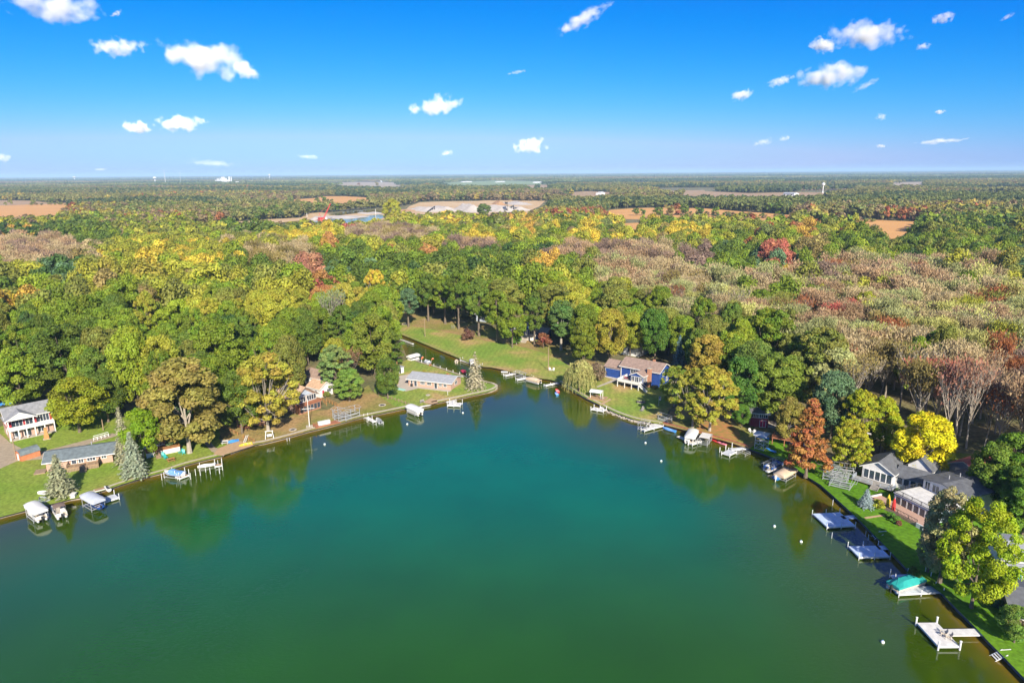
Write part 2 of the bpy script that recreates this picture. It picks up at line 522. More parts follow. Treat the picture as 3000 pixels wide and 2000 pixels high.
# ------------------------------------------------------------------ flat sheets on the ground
LAYER = [0]
def sheet(name, px, m, label, z=None, pix=True, kind='structure', smooth=0):
    """a surface of its own (lawn, field, drive) a few mm above what it lies on"""
    LAYER[0] += 1
    zz = LAND + 0.012 + 0.004 * LAYER[0] if z is None else z
    pts = [P(x, y, zz).to_2d() for x, y in px] if pix else [Vector(p) for p in px]
    if smooth:
        pts = smooth_poly(pts + [pts[0]], smooth)[:-1]
    tr = tessellate_polygon([[Vector((p.x, p.y, 0)) for p in pts]])
    me = bpy.data.meshes.new(name)
    fs = []
    for t in tr:
        a, b, c = (pts[i] for i in t)
        fs.append(tuple(t) if (b-a).cross(c-a) > 0 else tuple(reversed(t)))
    me.from_pydata([(p.x, p.y, zz) for p in pts], [], fs); me.update()
    o = link_mesh(name, me, m)
    return tag(o, label, kind=kind)

def lawn_mat(name, g1, g2, dry, stripe_scale=0.0, angle=0.0, drypos=0.55):
    m = bpy.data.materials.new(name); m.use_nodes = True
    t = m.node_tree; L = t.links.new; b = t.nodes['Principled BSDF']; b.inputs['Roughness'].default_value = 0.9
    b.inputs['Specular IOR Level'].default_value = 0.2
    tc = t.nodes.new('ShaderNodeTexCoord')
    n1 = t.nodes.new('ShaderNodeTexNoise'); n1.inputs['Scale'].default_value = 0.07; n1.inputs['Detail'].default_value = 5
    n2 = t.nodes.new('ShaderNodeTexNoise'); n2.inputs['Scale'].default_value = 1.6; n2.inputs['Detail'].default_value = 8
    L(tc.outputs['Object'], n1.inputs[0]); L(tc.outputs['Object'], n2.inputs[0])
    r = t.nodes.new('ShaderNodeValToRGB'); e = r.color_ramp.elements
    e[0].position = 0.38; e[0].color = (*g1, 1); e[1].position = drypos; e[1].color = (*g2, 1)
    x = e.new(min(drypos + 0.12, 0.98)); x.color = (*dry, 1)
    L(n1.outputs[0], r.inputs[0])
    mr = t.nodes.new('ShaderNodeMapRange'); mr.inputs[1].default_value = .3; mr.inputs[2].default_value = .7; mr.inputs[3].default_value = 0.68; mr.inputs[4].default_value = 1.3
    L(n2.outputs[0], mr.inputs[0])
    fac = mr.outputs[0]
    if stripe_scale:
        mp = t.nodes.new('ShaderNodeMapping'); mp.inputs['Rotation'].default_value = (0, 0, angle)
        L(tc.outputs['Object'], mp.inputs[0])
        wv = t.nodes.new('ShaderNodeTexWave'); wv.inputs['Scale'].default_value = stripe_scale; wv.inputs['Distortion'].default_value = 0.8; wv.inputs['Detail'].default_value = 1
        L(mp.outputs[0], wv.inputs[0])
        m2 = t.nodes.new('ShaderNodeMapRange'); m2.inputs[3].default_value = 0.94; m2.inputs[4].default_value = 1.06
        L(wv.outputs['Fac'], m2.inputs[0])
        mm = t.nodes.new('ShaderNodeMath'); mm.operation = 'MULTIPLY'
        L(fac, mm.inputs[0]); L(m2.outputs[0], mm.inputs[1]); fac = mm.outputs[0]
    vm = t.nodes.new('ShaderNodeVectorMath'); vm.operation = 'SCALE'
    L(r.outputs[0], vm.inputs[0]); L(fac, vm.inputs['Scale']); L(vm.outputs[0], b.inputs['Base Color'])
    return m
LAWN_L = lawn_mat('mown_lawn', (0.175, 0.265, 0.030), (0.23, 0.28, 0.045), (0.24, 0.23, 0.05), 0, 0, 0.60)
LAWN_M = lawn_mat('striped_lawn', (0.18, 0.275, 0.04), (0.27, 0.29, 0.06), (0.42, 0.29, 0.12), 0.17, R(8), 0.56)
LAWN_R = lawn_mat('bright_lawn', (0.085, 0.21, 0.008), (0.12, 0.245, 0.012), (0.20, 0.24, 0.03), 0.28, R(-52), 0.66)
LAWN_D = lawn_mat('dry_lawn', (0.20, 0.21, 0.045), (0.27, 0.22, 0.07), (0.36, 0.23, 0.10), 0, 0, 0.48)
ROUGH = lawn_mat('rough_grass', (0.13, 0.19, 0.02), (0.20, 0.22, 0.04), (0.27, 0.2, 0.07), 0, 0, 0.52)

def shore_between(x0, x1, rev=False):
    """shoreline pixels between two x positions (main shore only)"""
    pass

SP = SHORE_PX
iL = [i for i, p in enumerate(SP)]
def sp(a, b): return SP[a:b]
def idx_of(pt): return SP.index(pt)

# left shore lawns
sheet('lawn', SP[0:idx_of((675,1327))+1] + [(660,1300),(640,1285),(650,1262),(640,1244),(600,1240),(500,1262),(420,1235),(330,1215),(250,1195),(130,1190),(0,1250),(-260,1290)], LAWN_L, 'bright mown lawn round the ranch house on the left shore')
sheet('lawn', [(675,1327)] + SP[idx_of((744,1303)):idx_of((1182,1197))+1] + [(1150,1185),(1110,1160),(1090,1145),(1080,1128),(1010,1170),(960,1200),(880,1205),(800,1235),(720,1238),(640,1240),(640,1262),(655,1290)], LAWN_D, 'patchy dry lawn between the sycamore and the rail fences')
sheet('lawn', SP[idx_of((1182,1197)):idx_of((1195,1050))+1] + [(1188,1056),(1172,1062),(1150,1090),(1100,1130),(1095,1145),(1112,1160),(1150,1185)], LAWN_M, 'striped lawn on the point round the long ranch house')
sheet('lawn', SP[idx_of((1112,946)):idx_of((1640,1120))+1] + [(1700,1110),(1690,1085),(1600,1030),(1480,1000),(1400,985),(1300,965),(1220,945),(1180,915),(1140,905)], LAWN_M, 'broad striped lawn behind the canal')
sheet('lawn', [(1160,950),(1240,960),(1330,978),(1420,998),(1500,1010),(1580,1030),(1660,1060),(1712,1085),(1760,1070),(1640,1015),(1540,985),(1440,955),(1330,940),(1240,925),(1170,912)], LAWN_D, 'dry leaf strewn grass along the row of tall trees', smooth=2)
sheet('lawn', [(1020,905),(1130,945),(1175,915),(1120,885),(1060,880)], LAWN_M, 'small lawn behind the tall yellow tree')
sheet('lawn', SP[idx_of((1640,1120)):idx_of((1942,1243))+1] + [(1960,1200),(2010,1160),(1990,1130),(1850,1095),(1790,1080),(1720,1085),(1700,1108)], LAWN_M, 'lawn in front of the blue house')
sheet('lawn', SP[idx_of((1942,1243)):idx_of((2195,1314))+1] + [(2230,1290),(2200,1240),(2150,1205),(2090,1200),(2010,1200),(1965,1205)], LAWN_D, 'leaf covered lawn above the red sheet piling')
LEAVES = mat('fallen_leaves', (0.50, 0.19, 0.07), 0.9, 0, 0.8, col2=(0.22, 0.20, 0.04), detail=10)
sheet('leaf_litter', [(2035,1262),(2075,1278),(2120,1290),(2165,1288),(2160,1258),(2110,1230),(2060,1235)], LEAVES, 'fallen orange leaves under the two sycamores', smooth=3)
sheet('lawn', SP[idx_of((2195,1314)):] + [(3300,2065),(3300,1800),(3100,1560),(2900,1460),(2790,1420),(2700,1400),(2560,1410),(2500,1370),(2420,1345),(2300,1290),(2235,1285)], LAWN_R, 'bright mown lawn running along the right shore')
sheet('lawn', [(2580,1275),(2700,1300),(2790,1325),(2900,1330),(3060,1345),(3060,1400),(2790,1400),(2700,1385),(2640,1345)], ROUGH, 'sunny rough grass in front of the bare swamp trees', smooth=2)
GRAVEL = mat('gravel_drive', (0.42, 0.33, 0.23), 0.95, 0.3, 1.2, detail=8)
PAVE = mat('concrete_paving', (0.50, 0.43, 0.36), 0.9, 0.2, 0.8, detail=8)
ASPH = mat('asphalt_drive', (0.06, 0.065, 0.075), 0.9, 0.3, 0.7, detail=6)
SAND = mat('beach_sand', (0.50, 0.33, 0.19), 0.95, 0.2, 1.5, detail=8)
sheet('gravel_road', [(-120,1380),(0,1359),(45,1341),(130,1320),(235,1293),(330,1268),(345,1274),(330,1280),(240,1306),(160,1325),(120,1345),(50,1350),(0,1372),(-120,1400)], GRAVEL, 'pale gravel lane behind the ranch house and shed')
sheet('gravel_yard', [(-120,1340),(0,1270),(30,1296),(62,1312),(48,1340),(0,1362),(-120,1385)], GRAVEL, 'gravel yard beside the red house')
sheet('path', [(590,1275),(606,1280),(630,1310),(665,1322),(655,1336),(620,1322),(600,1300)], GRAVEL, 'worn path down to the small beach')
sheet('sand_beach', [(640,1312),(700,1290),(735,1298),(745,1304),(675,1326),(648,1334),(625,1330)], SAND, 'small sandy beach patch with toys')
sheet('patio', [(1150,1122),(1172,1100),(1216,1092),(1210,1125),(1240,1134),(1188,1146),(1160,1132)], PAVE, 'pale driveway at the end of the long ranch house')
sheet('sand_beach', [(1236,1178),(1262,1166),(1280,1170),(1283,1179),(1264,1184)], SAND, 'small patch of sand beside the wooden landing')
sheet('path', [(1745,1133),(1752,1134),(1800,1117),(1818,1113),(1812,1110),(1790,1114)], PAVE, 'stepping stone path to the garage wing of the blue house')
sheet('patio', [(1765,1100),(1772,1099),(1820,1114),(1850,1117),(1850,1122),(1812,1118)], PAVE, 'concrete walk along the blue garage wing')
sheet('patio', [(1760,1181),(1786,1167),(1792,1170),(1766,1185)], SAND, 'plank walk from the lawn to the small dock')
sheet('asphalt_drive', [(2680,1370),(2700,1362),(2740,1385),(2790,1410),(2760,1420),(2700,1405)], ASPH, 'dark asphalt drive in front of the red roofed garage')
sheet('patio', [(2715,1382),(2770,1378),(2810,1394),(2790,1412),(2750,1402)], PAVE, 'pale concrete apron of the red roofed garage')
sheet('patio', [(2545,1270),(2600,1262),(2622,1276),(2560,1290)], PAVE, 'gravel pad before the white garage')
sheet('path', [(2531,1514),(2588,1506),(2594,1510),(2537,1519)], SAND, 'narrow plank path across the bright lawn')
sheet('mulch_bed', [(2945,1840),(2965,1858),(3000,1868),(3060,1880),(3060,1820),(2990,1800),(2940,1790)], mat('mulch', (0.16,0.07,0.03),0.95,0.4,3), 'brown mulch bed under the shrubs at the right edge')

# ------------------------------------------------------------------ fields and the gravel pit
def field_mat(name, c1, c2, sc=0.01):
    return mat(name, c1, 0.95, 0, sc, col2=c2, detail=6, stretch=(1, 3, 1))
F_OR = field_mat('stubble_field', (0.66, 0.34, 0.10), (0.56, 0.28, 0.085))
F_TAN = field_mat('dry_field', (0.42, 0.27, 0.14), (0.34, 0.22, 0.12))
F_PALE = field_mat('pale_field', (0.42, 0.33, 0.24), (0.36, 0.28, 0.20), 0.003)
F_GRN = field_mat('green_field', (0.25, 0.30, 0.14), (0.20, 0.27, 0.12), 0.003)
PITM = mat('pit_sand', (0.62, 0.45, 0.26), 0.95, 0, 0.02, col2=(0.50, 0.31, 0.14), detail=8)
FIELDS = [
 ('stubble_field', [(-300,596),(0,600),(110,598),(260,592),(215,606),(190,612),(182,622),(170,640),(-300,655)], F_OR, 'orange stubble field at the far left', None),
 ('dry_field', [(-300,584),(0,587),(90,588),(150,595),(205,597),(110,599),(0,602),(-300,600)], F_TAN, 'pale dry field behind the orange one at the far left', None),
 ('stubble_field', [(828,587),(925,580),(945,575),(1010,575),(1116,581),(1080,592),(1010,598),(900,601),(840,596)], F_OR, 'orange stubble field left of the gravel pit', None),
 ('pale_field', [(960,536),(1060,533),(1150,533),(1160,541),(1230,544),(1245,549),(1225,553),(1110,548),(1000,545),(960,542)], F_PALE, 'broad pale field far away left of centre', None),
 ('green_field', [(1256,541),(1310,534),(1450,529),(1600,531),(1620,540),(1450,543),(1290,544)], F_GRN, 'grey green field far away near the centre', None),
 ('dry_field', [(1500,545),(1590,541),(1660,545),(1600,552),(1510,550)], F_TAN, 'thin reddish field strip far away at the centre', None),
 ('stubble_field', [(1748,630),(1790,615),(1860,610),(1960,608),(2070,611),(2150,618),(2240,624),(2420,638),(2560,644),(2740,652),(2745,662),(2700,670),(2645,688),(2614,720),(2600,720),(2555,685),(2500,668),(2400,658),(2300,656),(2150,652),(1960,644),(1760,641)], F_OR, 'long orange stubble field right of centre', None),
 ('stubble_field', [(2590,722),(2650,720),(2765,733),(2750,754),(2590,748)], F_OR, 'small orange field behind the bare swamp wood', None),
 ('stubble_field', [(1815,655),(1880,652),(1880,690),(1815,690)], F_OR, 'patch of orange field between trees', None),
 ('dry_field', [(2000,565),(2060,560),(2200,566),(2330,563),(2460,565),(2455,580),(2300,581),(2150,579),(2000,581)], F_TAN, 'tan field around the farm on the right', None),
 ('pale_field', [(2610,535),(2705,533),(2708,544),(2612,546)], F_PALE, 'small pale field far right of centre', None),
 ('pale_field', [(2860,551),(2900,550),(3060,551),(3060,562),(2870,563)], F_PALE, 'pale field at the far right edge', None),
 ('dry_field', [(1665,564),(1720,560),(1800,564),(1780,577),(1680,577)], F_TAN, 'small ochre field beyond the centre wood', None),
 ('dry_field', [(1925,561),(1990,558),(2065,557),(2065,570),(1960,575),(1930,573)], F_TAN, 'thin tan field beyond the dark wood', None),
 ('dry_field', [(2340,546),(2505,543),(2510,555),(2345,558)], F_TAN, 'thin tan field strip behind the farm tower', None),
 ('pale_field', [(610,545),(700,543),(700,548),(610,549)], F_PALE, 'pale strip of field near the white factory', None),
 ('pale_field', [(740,542),(880,540),(880,544),(745,546)], F_PALE, 'pale strip of field right of the white factory', None),
 ('pit_sand', [(560,668),(580,656),(640,648),(720,648),(790,642),(880,638),(905,625),(940,622),(990,632),(1060,622),(1140,625),(1180,622),(1200,604),(1230,593),(1300,590),(1400,589),(1440,584),(1560,582),(1600,586),(1580,605),(1545,620),(1600,640),(1540,655),(1440,650),(1300,665),(1100,690),(1020,690),(900,690),(790,690),(600,690)], PITM, 'sandy bare ground of the gravel pit', None),
]
FIELD_POLYS = []
_lz = 0
for nm, px, m, lb, _ in FIELDS:
    _lz += 1
    sheet(nm, px, m, lb, z=LAND + 0.1 + 0.02 * _lz)
    if nm != 'pit_sand': FIELD_POLYS.append(px)
POND = water_mat()
POND.name = 'pond_water'
def pond(px, lb):
    sheet('pond', px, POND, lb, z=LAND + 0.6)
pond([(585,668),(600,662),(700,660),(790,655),(860,648),(940,640),(1000,640),(1110,628),(1135,632),(1100,648),(1060,655),(1000,655),(940,663),(800,668),(690,672),(600,676)], 'blue pond along the front of the gravel pit')
pond([(960,630),(1000,622),(1060,617),(1150,612),(1195,615),(1120,620),(1060,623),(1000,630)], 'dark pond behind the sand spit of the gravel pit')
pond([(930,672),(960,668),(965,676),(935,680)], 'tiny blue pool below the gravel pit')
PIT_EX = [(560,664),(720,648),(880,638),(905,625),(1000,620),(1140,608),(1200,600),(1240,590),(1440,588),(1620,590),(1600,640),(1545,652),(1300,660),(1160,664),(1110,682),(1000,690),(900,692),(760,688),(570,688)]
# ================================================================== TREES
def fib(n, rng):
    i = np.arange(n) + rng.random()
    z = 1 - 2 * (i + .5) / n
    z = np.clip(z, -1, 1)
    r = np.sqrt(1 - z*z); a = i * 2.399963
    return np.stack([r*np.cos(a), r*np.sin(a), z], 1)

def unit(v): return v / (np.linalg.norm(v, axis=1, keepdims=True) + 1e-9)

def quads(c, nrm, size, rng, aspect=1.5, fold=True):
    """one leaf spray (a quad) at each centre"""
    n = len(c)
    ref = rng.normal(size=(n, 3))
    u = unit(np.cross(nrm, ref)); v = np.cross(nrm, u)
    s = size[:, None]
    a = u * s * 0.5 * aspect; b = v * s * 0.5
    k = 1 + 0.5 * (rng.random((n, 4, 1)) - .5)
    q = np.stack([c - a, c - b*0.9, c + a, c + b*0.9], 1)
    q = c[:, None] + (q - c[:, None]) * k
    return q

def crown_arrays(rng, clumps, radii, per, size, up=0.4, rnd=0.55, flat=0.85, hue=0.45):
    """leaf sprays over the surface of every clump; returns quads and the two random values"""
    Q = []; V = []
    for c, r in zip(clumps, radii):
        n = max(4, int(per * (r / np.mean(radii))**2))
        d = fib(n, rng)
        d = d[d[:, 2] > -0.75]
        d = unit(d + rng.normal(size=d.shape) * 0.22)
        rr = r * (0.72 + 0.38 * rng.random((len(d), 1)))
        pos = c + d * rr * np.array([1, 1, flat])
        nrm = unit(d + np.array([0, 0, up]) + rng.normal(size=d.shape) * rnd)
        Q.append(quads(pos, nrm, size * (0.7 + 0.6 * rng.random(len(d))), rng))
        v = np.zeros((len(d), 2))
        v[:, 0] = np.clip(rng.normal(0.5, 0.16) + rng.normal(size=len(d)) * 0.13, 0, 1)
        v[:, 1] = np.clip(rng.normal(0.5, hue * 0.6) + rng.normal(size=len(d)) * 0.08, 0, 1)
        V.append(v)
    return np.concatenate(Q), np.concatenate(V)

def foliage_mesh(name, Q, V, extra=None):
    n = len(Q)
    vs = Q.reshape(-1, 3)
    ev = []; ef = []
    if extra: ev, ef = extra.v, extra.f
    me = bpy.data.meshes.new(name)
    nv = n*4 + len(ev)
    me.vertices.add(nv)
    co = vs.astype(np.float32).ravel()
    if len(ev): co = np.concatenate([co, np.array(ev, dtype=np.float32).ravel()])
    me.vertices.foreach_set('co', co)
    li = np.arange(n*4); starts = np.arange(n)*4
    if len(ef):
        eli = np.concatenate([np.array(f) for f in ef]) + n*4
        lens = np.array([len(f) for f in ef])
        est = n*4 + np.concatenate([[0], np.cumsum(lens)[:-1]])
        li = np.concatenate([li, eli]); starts = np.concatenate([starts, est])
    me.loops.add(len(li)); me.loops.foreach_set('vertex_index', li.astype(np.int32))
    me.polygons.add(len(starts)); me.polygons.foreach_set('loop_start', starts.astype(np.int32))
    me.update(calc_edges=True)
    if len(ef):
        mi = np.zeros(len(starts), dtype=np.int32); mi[n:] = 1
        me.polygons.foreach_set('material_index', mi)
    a = me.attributes.new('var', 'FLOAT_COLOR', 'POINT')
    c = np.ones((nv, 4), dtype=np.float32); c[:n*4, 0] = np.repeat(V[:, 0], 4); c[:n*4, 1] = np.repeat(V[:, 1], 4)
    a.data.foreach_set('color', c.ravel())
    me.update()
    return me

def dome_clumps(rng, h, w, z0, n, k_lob=.74, rcl=(0.12, 0.2), hollow=0.55):
    """clump centres in a broad crown: z0..h tall, w wide, rounded above and full below"""
    cs = []; rs = []
    hh = h - z0
    lob = rng.uniform(k_lob, 1.14, 7); ph = rng.random()*6.28
    tries = 0
    while len(cs) < n and tries < n*60:
        tries += 1
        u = rng.random()**.85
        a = rng.random()*6.283
        prof = math.sqrt(max(0, 1 - ((u-.38)/.64)**2)) if u > .38 else 1 - .45*((.38-u)/.38)**1.6
        k = lob[int(((a+ph) % 6.283)/6.284*7)]
        rad = (hollow + (1-hollow)*rng.random()**.5) * prof * k
        r = w * rng.uniform(*rcl)
        q = np.array([math.cos(a)*rad*(w/2-r*.6), math.sin(a)*rad*(w/2-r*.6), z0 + r*.5 + u*(hh - r*1.1)])
        if cs and min(np.linalg.norm(q - np.array(cs), axis=1)) < r*0.62: continue
        cs.append(q); rs.append(r)
    return np.array(cs), np.array(rs)

def trunk_mb(rng, clumps, h, z0, r0, limbs=7, n=7, lean=(0, 0), gap=0.42, fine=0):
    mb = MB()
    fork = z0 * 0.85 + 0.3
    lx, ly = lean
    topz = z0 + (h - z0) * gap
    mb.tube([(0, 0, -0.3), (lx*.2, ly*.2, fork*0.35), (lx*.6, ly*.6, fork), (lx, ly, topz)], [r0*1.25, r0*.95, r0*.75, r0*.32], n)
    sel = rng.permutation(len(clumps))[:limbs]
    for i in sel:
        c = clumps[i]
        s = rng.uniform(0.55, 1.0)
        b = np.array([lx*s, ly*s, fork + (topz - fork) * (s-.5)*1.4])
        mid = b*0.5 + c*0.5 + np.array([0, 0, -0.06*h])
        mb.tube([b, mid, c], [r0*.38, r0*.24, r0*.08], 5, cap=False)
        if fine:
            for _ in range(fine):
                e = c + rng.normal(size=3) * 1.6
                mb.tube([mid, (mid+e)/2 + rng.normal(size=3)*.3, e], [r0*.14, r0*.09, r0*.03], 4, cap=False)
    return mb

def twigs_mb(rng, h, w, z0, r0, n=14, sub=5, n_side=4, spread=1.0):
    """vase of upright bare branches for swamp maples and ashes"""
    mb = MB()
    mb.tube([(0, 0, -0.3), (rng.normal()*.1, rng.normal()*.1, z0*.5), (rng.normal()*.3, rng.normal()*.3, z0), (rng.normal()*.4, rng.normal()*.4, h*.8)], [r0, r0*.8, r0*.6, r0*.12], n_side+1)
    tips = []
    for i in range(n):
        a = i*2.4 + rng.normal()*.3
        s = rng.uniform(0.1, 0.8)
        b = np.array([0, 0, z0*.7 + (h*.62 - z0*.7)*s])
        L_ = rng.uniform(.65, 1.0)
        e = np.array([math.cos(a)*w*.5*L_*spread*(1-s*.35), math.sin(a)*w*.5*L_*spread*(1-s*.35), b[2] + (h - b[2])*rng.uniform(.7, 1.0)])
        mid = b*.45 + e*.55 + np.array([math.cos(a), math.sin(a), 0])*w*.05
        mb.tube([b, mid, e], [r0*.34, r0*.2, r0*.05], n_side, cap=False)
        tips.append(e)
        for k in range(sub):
            t = rng.uniform(.35, .95)
            bb = b + (mid-b)*t*2 if t < .5 else mid + (e-mid)*(t-.5)*2
            ee = bb + np.array([rng.normal()*.8, rng.normal()*.8, abs(rng.normal())*1.6+.7]) * (h/14)
            ee[2] = min(ee[2], h*1.02)
            mb.tube([bb, (bb+ee)/2 + rng.normal(size=3)*.12, ee], [r0*.13, r0*.09, r0*.035], 3, cap=False)
            tips.append(ee)
    return mb, np.array(tips)

def spray_cloud(rng, tips, per, size, spreadr, vert=0.0):
    n = len(tips)*per
    c = np.repeat(tips, per, 0) + rng.normal(size=(n, 3)) * spreadr
    nrm = unit(rng.normal(size=(n, 3)) + np.array([0, -0.2, 0.5]))
    u = unit(np.tile(np.array([[0., 0, 1]]), (n, 1)) + rng.normal(size=(n, 3))*.45)      # sprays hang or rise along the twigs
    v_ = unit(np.cross(nrm, u)); s_ = (size*(.6+.8*rng.random(n)))[:, None]
    Q = np.stack([c-u*s_*1.0, c-v_*s_*.35, c+u*s_*1.0, c+v_*s_*.35], 1)
    v = np.clip(np.repeat(rng.normal(.5, .10, (len(tips), 2)), per, 0) + rng.normal(size=(n, 2))*.05, 0, 1)
    return Q, v

# prototypes: unit height is metres; each is (trunk mesh, crown mesh)
PROTO = {}
def add_proto(key, crown, trunk, h, w): PROTO.setdefault(key, []).append((crown, trunk, h, w))

def make_broad(seed, h, w, z0, n, per, size, **k):
    rng = np.random.default_rng(seed)
    cs, rs = dome_clumps(rng, h, w, z0, n, k.get('klob', .74), rcl=k.get('rcl', (.06, .135)))
    Q, V = crown_arrays(rng, cs, rs, per, size, hue=k.get('hue', .35))
    tm = trunk_mb(rng, cs, h, z0, k.get('r0', .38), limbs=k.get('limbs', 9), lean=k.get('lean', (0, 0)), fine=k.get('fine', 0))
    return Q, V, tm

for sd, (h, w, z0) in enumerate([(19, 13, 5.0), (20, 14.5, 5.5), (18, 12, 4.0), (21, 12.5, 6.0), (18.5, 15, 5.0)]):
    Q, V, tm = make_broad(100+sd, h, w, z0-1.5, 92, 190, 0.40)
    add_proto('broad', foliage_mesh('crown', Q, V), tm.mesh('trunk'), h, w)
for sd, (h, w, z0) in enumerate([(21, 15, 3.2), (22, 14, 4.0)]):      # airy sycamores with pale limbs
    Q, V, tm = make_broad(140+sd, h, w, z0-1.2, 110, 120, 0.40, rcl=(.05, .09), limbs=22, r0=.42, hue=.6, fine=1)
    add_proto('syc', foliage_mesh('crown', Q, V), tm.mesh('trunk'), h, w)
Q, V, tm = make_broad(150, 19, 14.5, 2.6, 120, 260, 0.27, rcl=(.045, .10), klob=.55); add_proto('near', foliage_mesh('crown', Q, V), tm.mesh('trunk'), 19, 14.5)
Q, V, tm = make_broad(151, 15, 10, 2.0, 170, 110, 0.26, rcl=(.045, .085), limbs=26, fine=1, hue=.7); add_proto('nearsyc', foliage_mesh('crown', Q, V), tm.mesh('trunk'), 15, 10)
for sd, (h, w, z0) in enumerate([(23, 12, 9.5), (24, 13, 10.0), (22, 11, 8.5)]):   # tall oaks with long clear trunks
    Q, V, tm = make_broad(160+sd, h, w, z0-1.5, 70, 190, 0.42, r0=.5, limbs=12)
    add_proto('tall', foliage_mesh('crown', Q, V), tm.mesh('trunk'), h, w)
for sd, (h, w, z0) in enumerate([(16, 8.5, 5), (17, 9.5, 6), (15, 7.5, 4.5), (18, 9, 6.5)]):  # thin-leaved swamp trees
    rng = np.random.default_rng(180+sd)
    mb, tips = twigs_mb(rng, h, w, z0, .26, 16, 6)
    Q, V = spray_cloud(rng, tips, 36, .34, .62)
    add_proto('swamp', foliage_mesh('crown', Q, V), mb.mesh('trunk'), h, w)
for sd, (h, w, z0) in enumerate([(17, 8, 6), (19, 9, 7)]):            # nearly bare
    rng = np.random.default_rng(190+sd)
    mb, tips = twigs_mb(rng, h, w, z0, .32, 18, 8)
    Q, V = spray_cloud(rng, tips, 3, .4, .5)
    add_proto('bare', foliage_mesh('crown', Q, V), mb.mesh('trunk'), h, w)

def spruce(seed, h, w, tiers, arms, droop=0.12, dens=1.0, gapz=0.0):
    rng = np.random.default_rng(seed)
    C = []; N = []; S = []; mb = MB()
    mb.tube([(0, 0, -.2), (0, 0, h*.5), (0, 0, h*.98)], [w*.035, w*.022, .03], 6)
    for i in range(tiers):
        f = (i + .3) / tiers
        z = h*(0.05 + .93*f)
        rad = w/2 * (1-f)**0.85 * rng.uniform(.85, 1.08) + .12
        na = max(5, int(arms * (1-f*.6)))
        a0 = rng.random()*6.28
        for k in range(na):
            a = a0 + 6.283*k/na + rng.normal()*.12
            L_ = rad * rng.uniform(.78, 1.1)
            dirv = np.array([math.cos(a), math.sin(a), 0])
            tip = dirv*L_ + np.array([0, 0, z - L_*droop])
            if L_ > .6: mb.tube([(0, 0, z), tip], [.05, .015], 3, cap=False)
            m = max(3, int(L_*5*dens))
            for j in range(m):
                t = (j+.6)/m
                p = dirv*L_*t + np.array([0, 0, z - L_*droop*t*t + .08*math.sin(t*3)])
                side = np.array([-dirv[1], dirv[0], 0]) * rng.normal()*.22*(1.1-t)*L_
                C.append(p + side*.8 + rng.normal(size=3)*.05); N.append(np.array([dirv[0]*.35, dirv[1]*.35, 1]) + rng.normal(size=3)*.35)
                S.append((.34 + .2*(1-t)) * (.8+.4*rng.random()))
    C = np.array(C); N = unit(np.array(N)); S = np.array(S)
    Q = quads(C, N, S, rng, 1.7)
    V = np.clip(rng.normal(.5, .2, (len(C), 2)), 0, 1)
    return foliage_mesh('crown', Q, V), mb.mesh('trunk')
for sd, (h, w, ti, ar, g) in enumerate([(9.5, 6.6, 22, 16, 0), (12, 5.2, 26, 13, 0), (11, 6.4, 24, 15, 0)]):
    c, t = spruce(200+sd, h, w, ti, ar, .15)
    add_proto('spruce', c, t, h, w)
c, t = spruce(210, 12.5, 7.0, 13, 13, .22, 1.2); add_proto('tier', c, t, 12.5, 7.0)

def willow(seed, h, w):
    rng = np.random.default_rng(seed)
    cs, rs = dome_clumps(rng, h, w*.8, h*.35, 26, rcl=(.09, .14))
    Q, V = crown_arrays(rng, cs, rs, 50, .5)
    C = []; N = []; S = []; VV = []
    for i in range(230):
        a = rng.random()*6.283; rr = w/2*math.sqrt(rng.uniform(.12, 1)); z = h*(.98 - .42*(rr/(w/2))**2) * rng.uniform(.9, 1.02)
        zb = max(.3, z - rng.uniform(.35, .98)*h*(.25+.7*rr/(w/2)))
        n = int((z-zb)/.3)+2; hv = rng.uniform(.3, .7); gv = rng.normal(.5, .15)
        for j in range(n):
            t = j/n
            x = (rr + .5*math.sin(t*2))*math.cos(a); y = (rr + .5*math.sin(t*2))*math.sin(a)
            C.append((x+rng.normal()*.1, y+rng.normal()*.1, z+(zb-z)*t)); N.append((math.cos(a)+rng.normal()*.5, math.sin(a)+rng.normal()*.5, .35)); S.append(.42)
            VV.append((hv+rng.normal()*.08, gv))
    C = np.array(C); N = unit(np.array(N)); S = np.array(S)
    n = len(C)
    u = np.tile(np.array([[0., 0, 1]]), (n, 1)) + rng.normal(size=(n, 3))*.12
    v = unit(np.cross(N, u)); s = S[:, None]
    Q2 = np.stack([C-u*s*.62, C-v*s*.22, C+u*s*.62, C+v*s*.22], 1)
    Q = np.concatenate([Q, Q2]); V = np.concatenate([V, np.clip(np.array(VV), 0, 1)])
    mb = trunk_mb(rng, cs, h, h*.3, .35, 8)
    return foliage_mesh('crown', Q, V), mb.mesh('trunk')
c, t = willow(220, 9.0, 9.5); add_proto('willow', c, t, 9.0, 9.5)

def bush(seed, h, w, n=14, per=70, size=.4):
    rng = np.random.default_rng(seed)
    cs, rs = dome_clumps(rng, h, w, h*.12, n, rcl=(.14, .22))
    Q, V = crown_arrays(rng, cs, rs, per, size)
    mb = trunk_mb(rng, cs, h, h*.2, .08*w/3, 5)
    return foliage_mesh('crown', Q, V), mb.mesh('trunk')
for sd in range(2):
    c, t = bush(230+sd, 4.0, 4.2); add_proto('bush', c, t, 4.0, 4.2)
